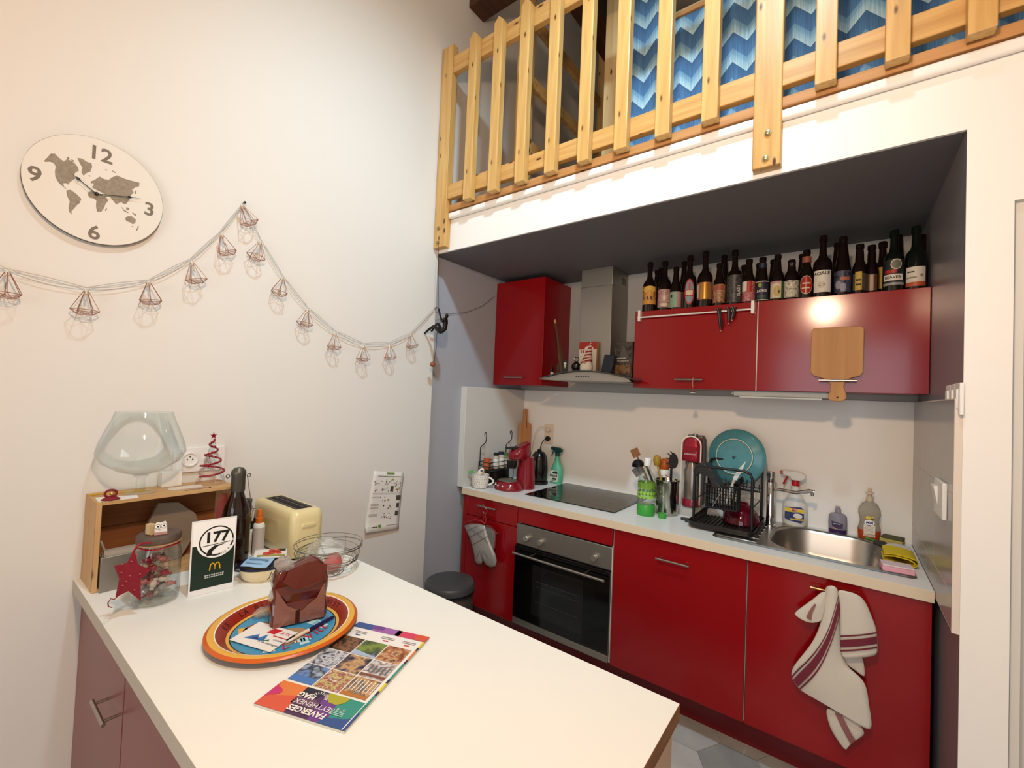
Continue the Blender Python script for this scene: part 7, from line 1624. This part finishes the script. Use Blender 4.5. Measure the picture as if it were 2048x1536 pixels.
for r_ in range(3):
    for c_ in range(3):
        a0, a1 = px0+(px1-px0)*c_/3+.002, px0+(px1-px0)*(c_+1)/3-.001; b0, b1 = g0+(g1-g0)*r_/3+.001, g0+(g1-g0)*(r_+1)/3-.002
        S.rect(a0, a1, b0, b1, PH[r_*3+(2-c_)], 3)
        if (r_, c_) == (2, 0):
            for k in range(7): S.rect(a0+(a1-a0)*(k+.2)/7.4, a0+(a1-a0)*(k+.45)/7.4, b0+.006, b1-.018, inkc['white'], 4)
            S.rect(a0, a1, b1-.010, b1, M('photo roof orange', '#b0702c', .4), 4)
        if (r_, c_) == (2, 2): S.rect(a0, a1, b1-.020, b1, M('photo sky blue', '#4a78bc', .4), 4)
        if (r_, c_) == (1, 0):
            for k in range(5): S.rect(a0+.006+.011*k, a0+.011+.011*k, b0+.018, b1-.018, M('photo window grey', '#5c6a74', .4), 4)
            S.rect(a0, a1, b1-.012, b1-.004, M('photo roof brown', '#7a4a3a', .4), 4)
        if (r_, c_) == (0, 1): S.poly([(a0, b1), (a1, b1), (a1, b1-.018), (a0, b1-.006)], M('photo haze blue', '#9fb4cc', .4), 4)
# far end: strap lines and colour band
S.rect(0, w, 0, .075*h, inkc['blue'], 2).rect(.36*w, .74*w, 0, .075*h, inkc['lilac'], 3).rect(.10*w, .42*w, 0, .075*h, inkc['pinkc'], 3).rect(0, .16*w, 0, .075*h, inkc['coral'], 4).rect(.60*w, .76*w, 0, .05*h, inkc['violet'], 4)
gi = M('cover grey text', '#8a8690', .5)
for (a, b2, n_, cc_) in ((.08, .115, 2, 'coral'), (.36, .115, 2, 'pinkc'), (.74, .115, 2, 'blue')):
    for k in range(n_): S.rect(a*w, (a+.17)*w, (b2+.018*k)*h, (b2+.018*k+.008)*h, gi, 3)
    S.rect((a+.05)*w, (a+.12)*w, (b2+.042)*h, (b2+.056)*h, inkc[cc_], 3)
S.text('FAVERGES', .47*w, .950*h, .0195, inkc['white'], 6, off=.0007).text('SEYTHENEX', .46*w, .896*h, .0175, inkc['white'], 6).text('MAG', .615*w, .843*h, .0185, inkc['white'], 6, off=.0007)
for k in range(11):
    a = math.radians(180+18*k); S.line([(.49*w+.012*math.cos(a), .835*h+.010*math.sin(a)), (.49*w+.020*math.cos(a), .835*h+.017*math.sin(a))], .0016, inkc['white'], 6)
S.text('n° 4', .19*w, .875*h, .011, inkc['white'], 6)
for k in range(3): S.rect(.13*w, .27*w, (.892+.012*k)*h, (.898+.012*k)*h, M('cover mint text', '#9fd0c4', .5), 6)
S.build('cover', mgz)

# ------------------------------------------------------------------ lamps of the room (above the frame)
def lamp(name, label, p, zc, power, col, rad, shade=False):
    t = thing(name, label, 'lamp', (p.x, p.y, zc))
    tube('cord', [(p.x, p.y, p.z+.13), (p.x, p.y, zc-.02)], .003, BLACK, t)
    lathe('socket', [(0, .09), (.02, .09), (.02, .135), (.012, .15), (0, .15)], p, BLACK, t, 16)
    lathe('ceiling_rose', [(0, -.03), (.05, -.03), (.055, 0), (0, 0)], (p.x, p.y, zc), WPLAST, t, 20)
    if shade: lathe('shade', [(.03, .12), (.17, -.02), (.168, -.02), (.028, .118)], p, BLACK, t, 28)
    ld = bpy.data.lights.new(name+'_light', 'SPOT' if shade else 'POINT')
    if shade:
        ld.spot_size = math.radians(93); ld.spot_blend = 1
    ld.energy = power; ld.color = col; ld.shadow_soft_size = rad
    lo = bpy.data.objects.new('bulb', ld); COL.objects.link(lo); lo.location = p
    if shade: lo.rotation_euler = (Vector((.5, -.95, 1.9))-p).to_track_quat('-Z', 'Y').to_euler()
    lo.parent = t; lo.matrix_parent_inverse = Matrix.Translation(-t.location)
lamp('pendant_lamp', 'bare warm bulb hanging from a cord over the bar', LAMP_A, 4.85, POWER_A, COLOR_A, .055)
lamp('pendant_lamp', 'shaded cool lamp hanging high under the ceiling', LAMP_B, 4.85, POWER_B, COLOR_B, .09, True)
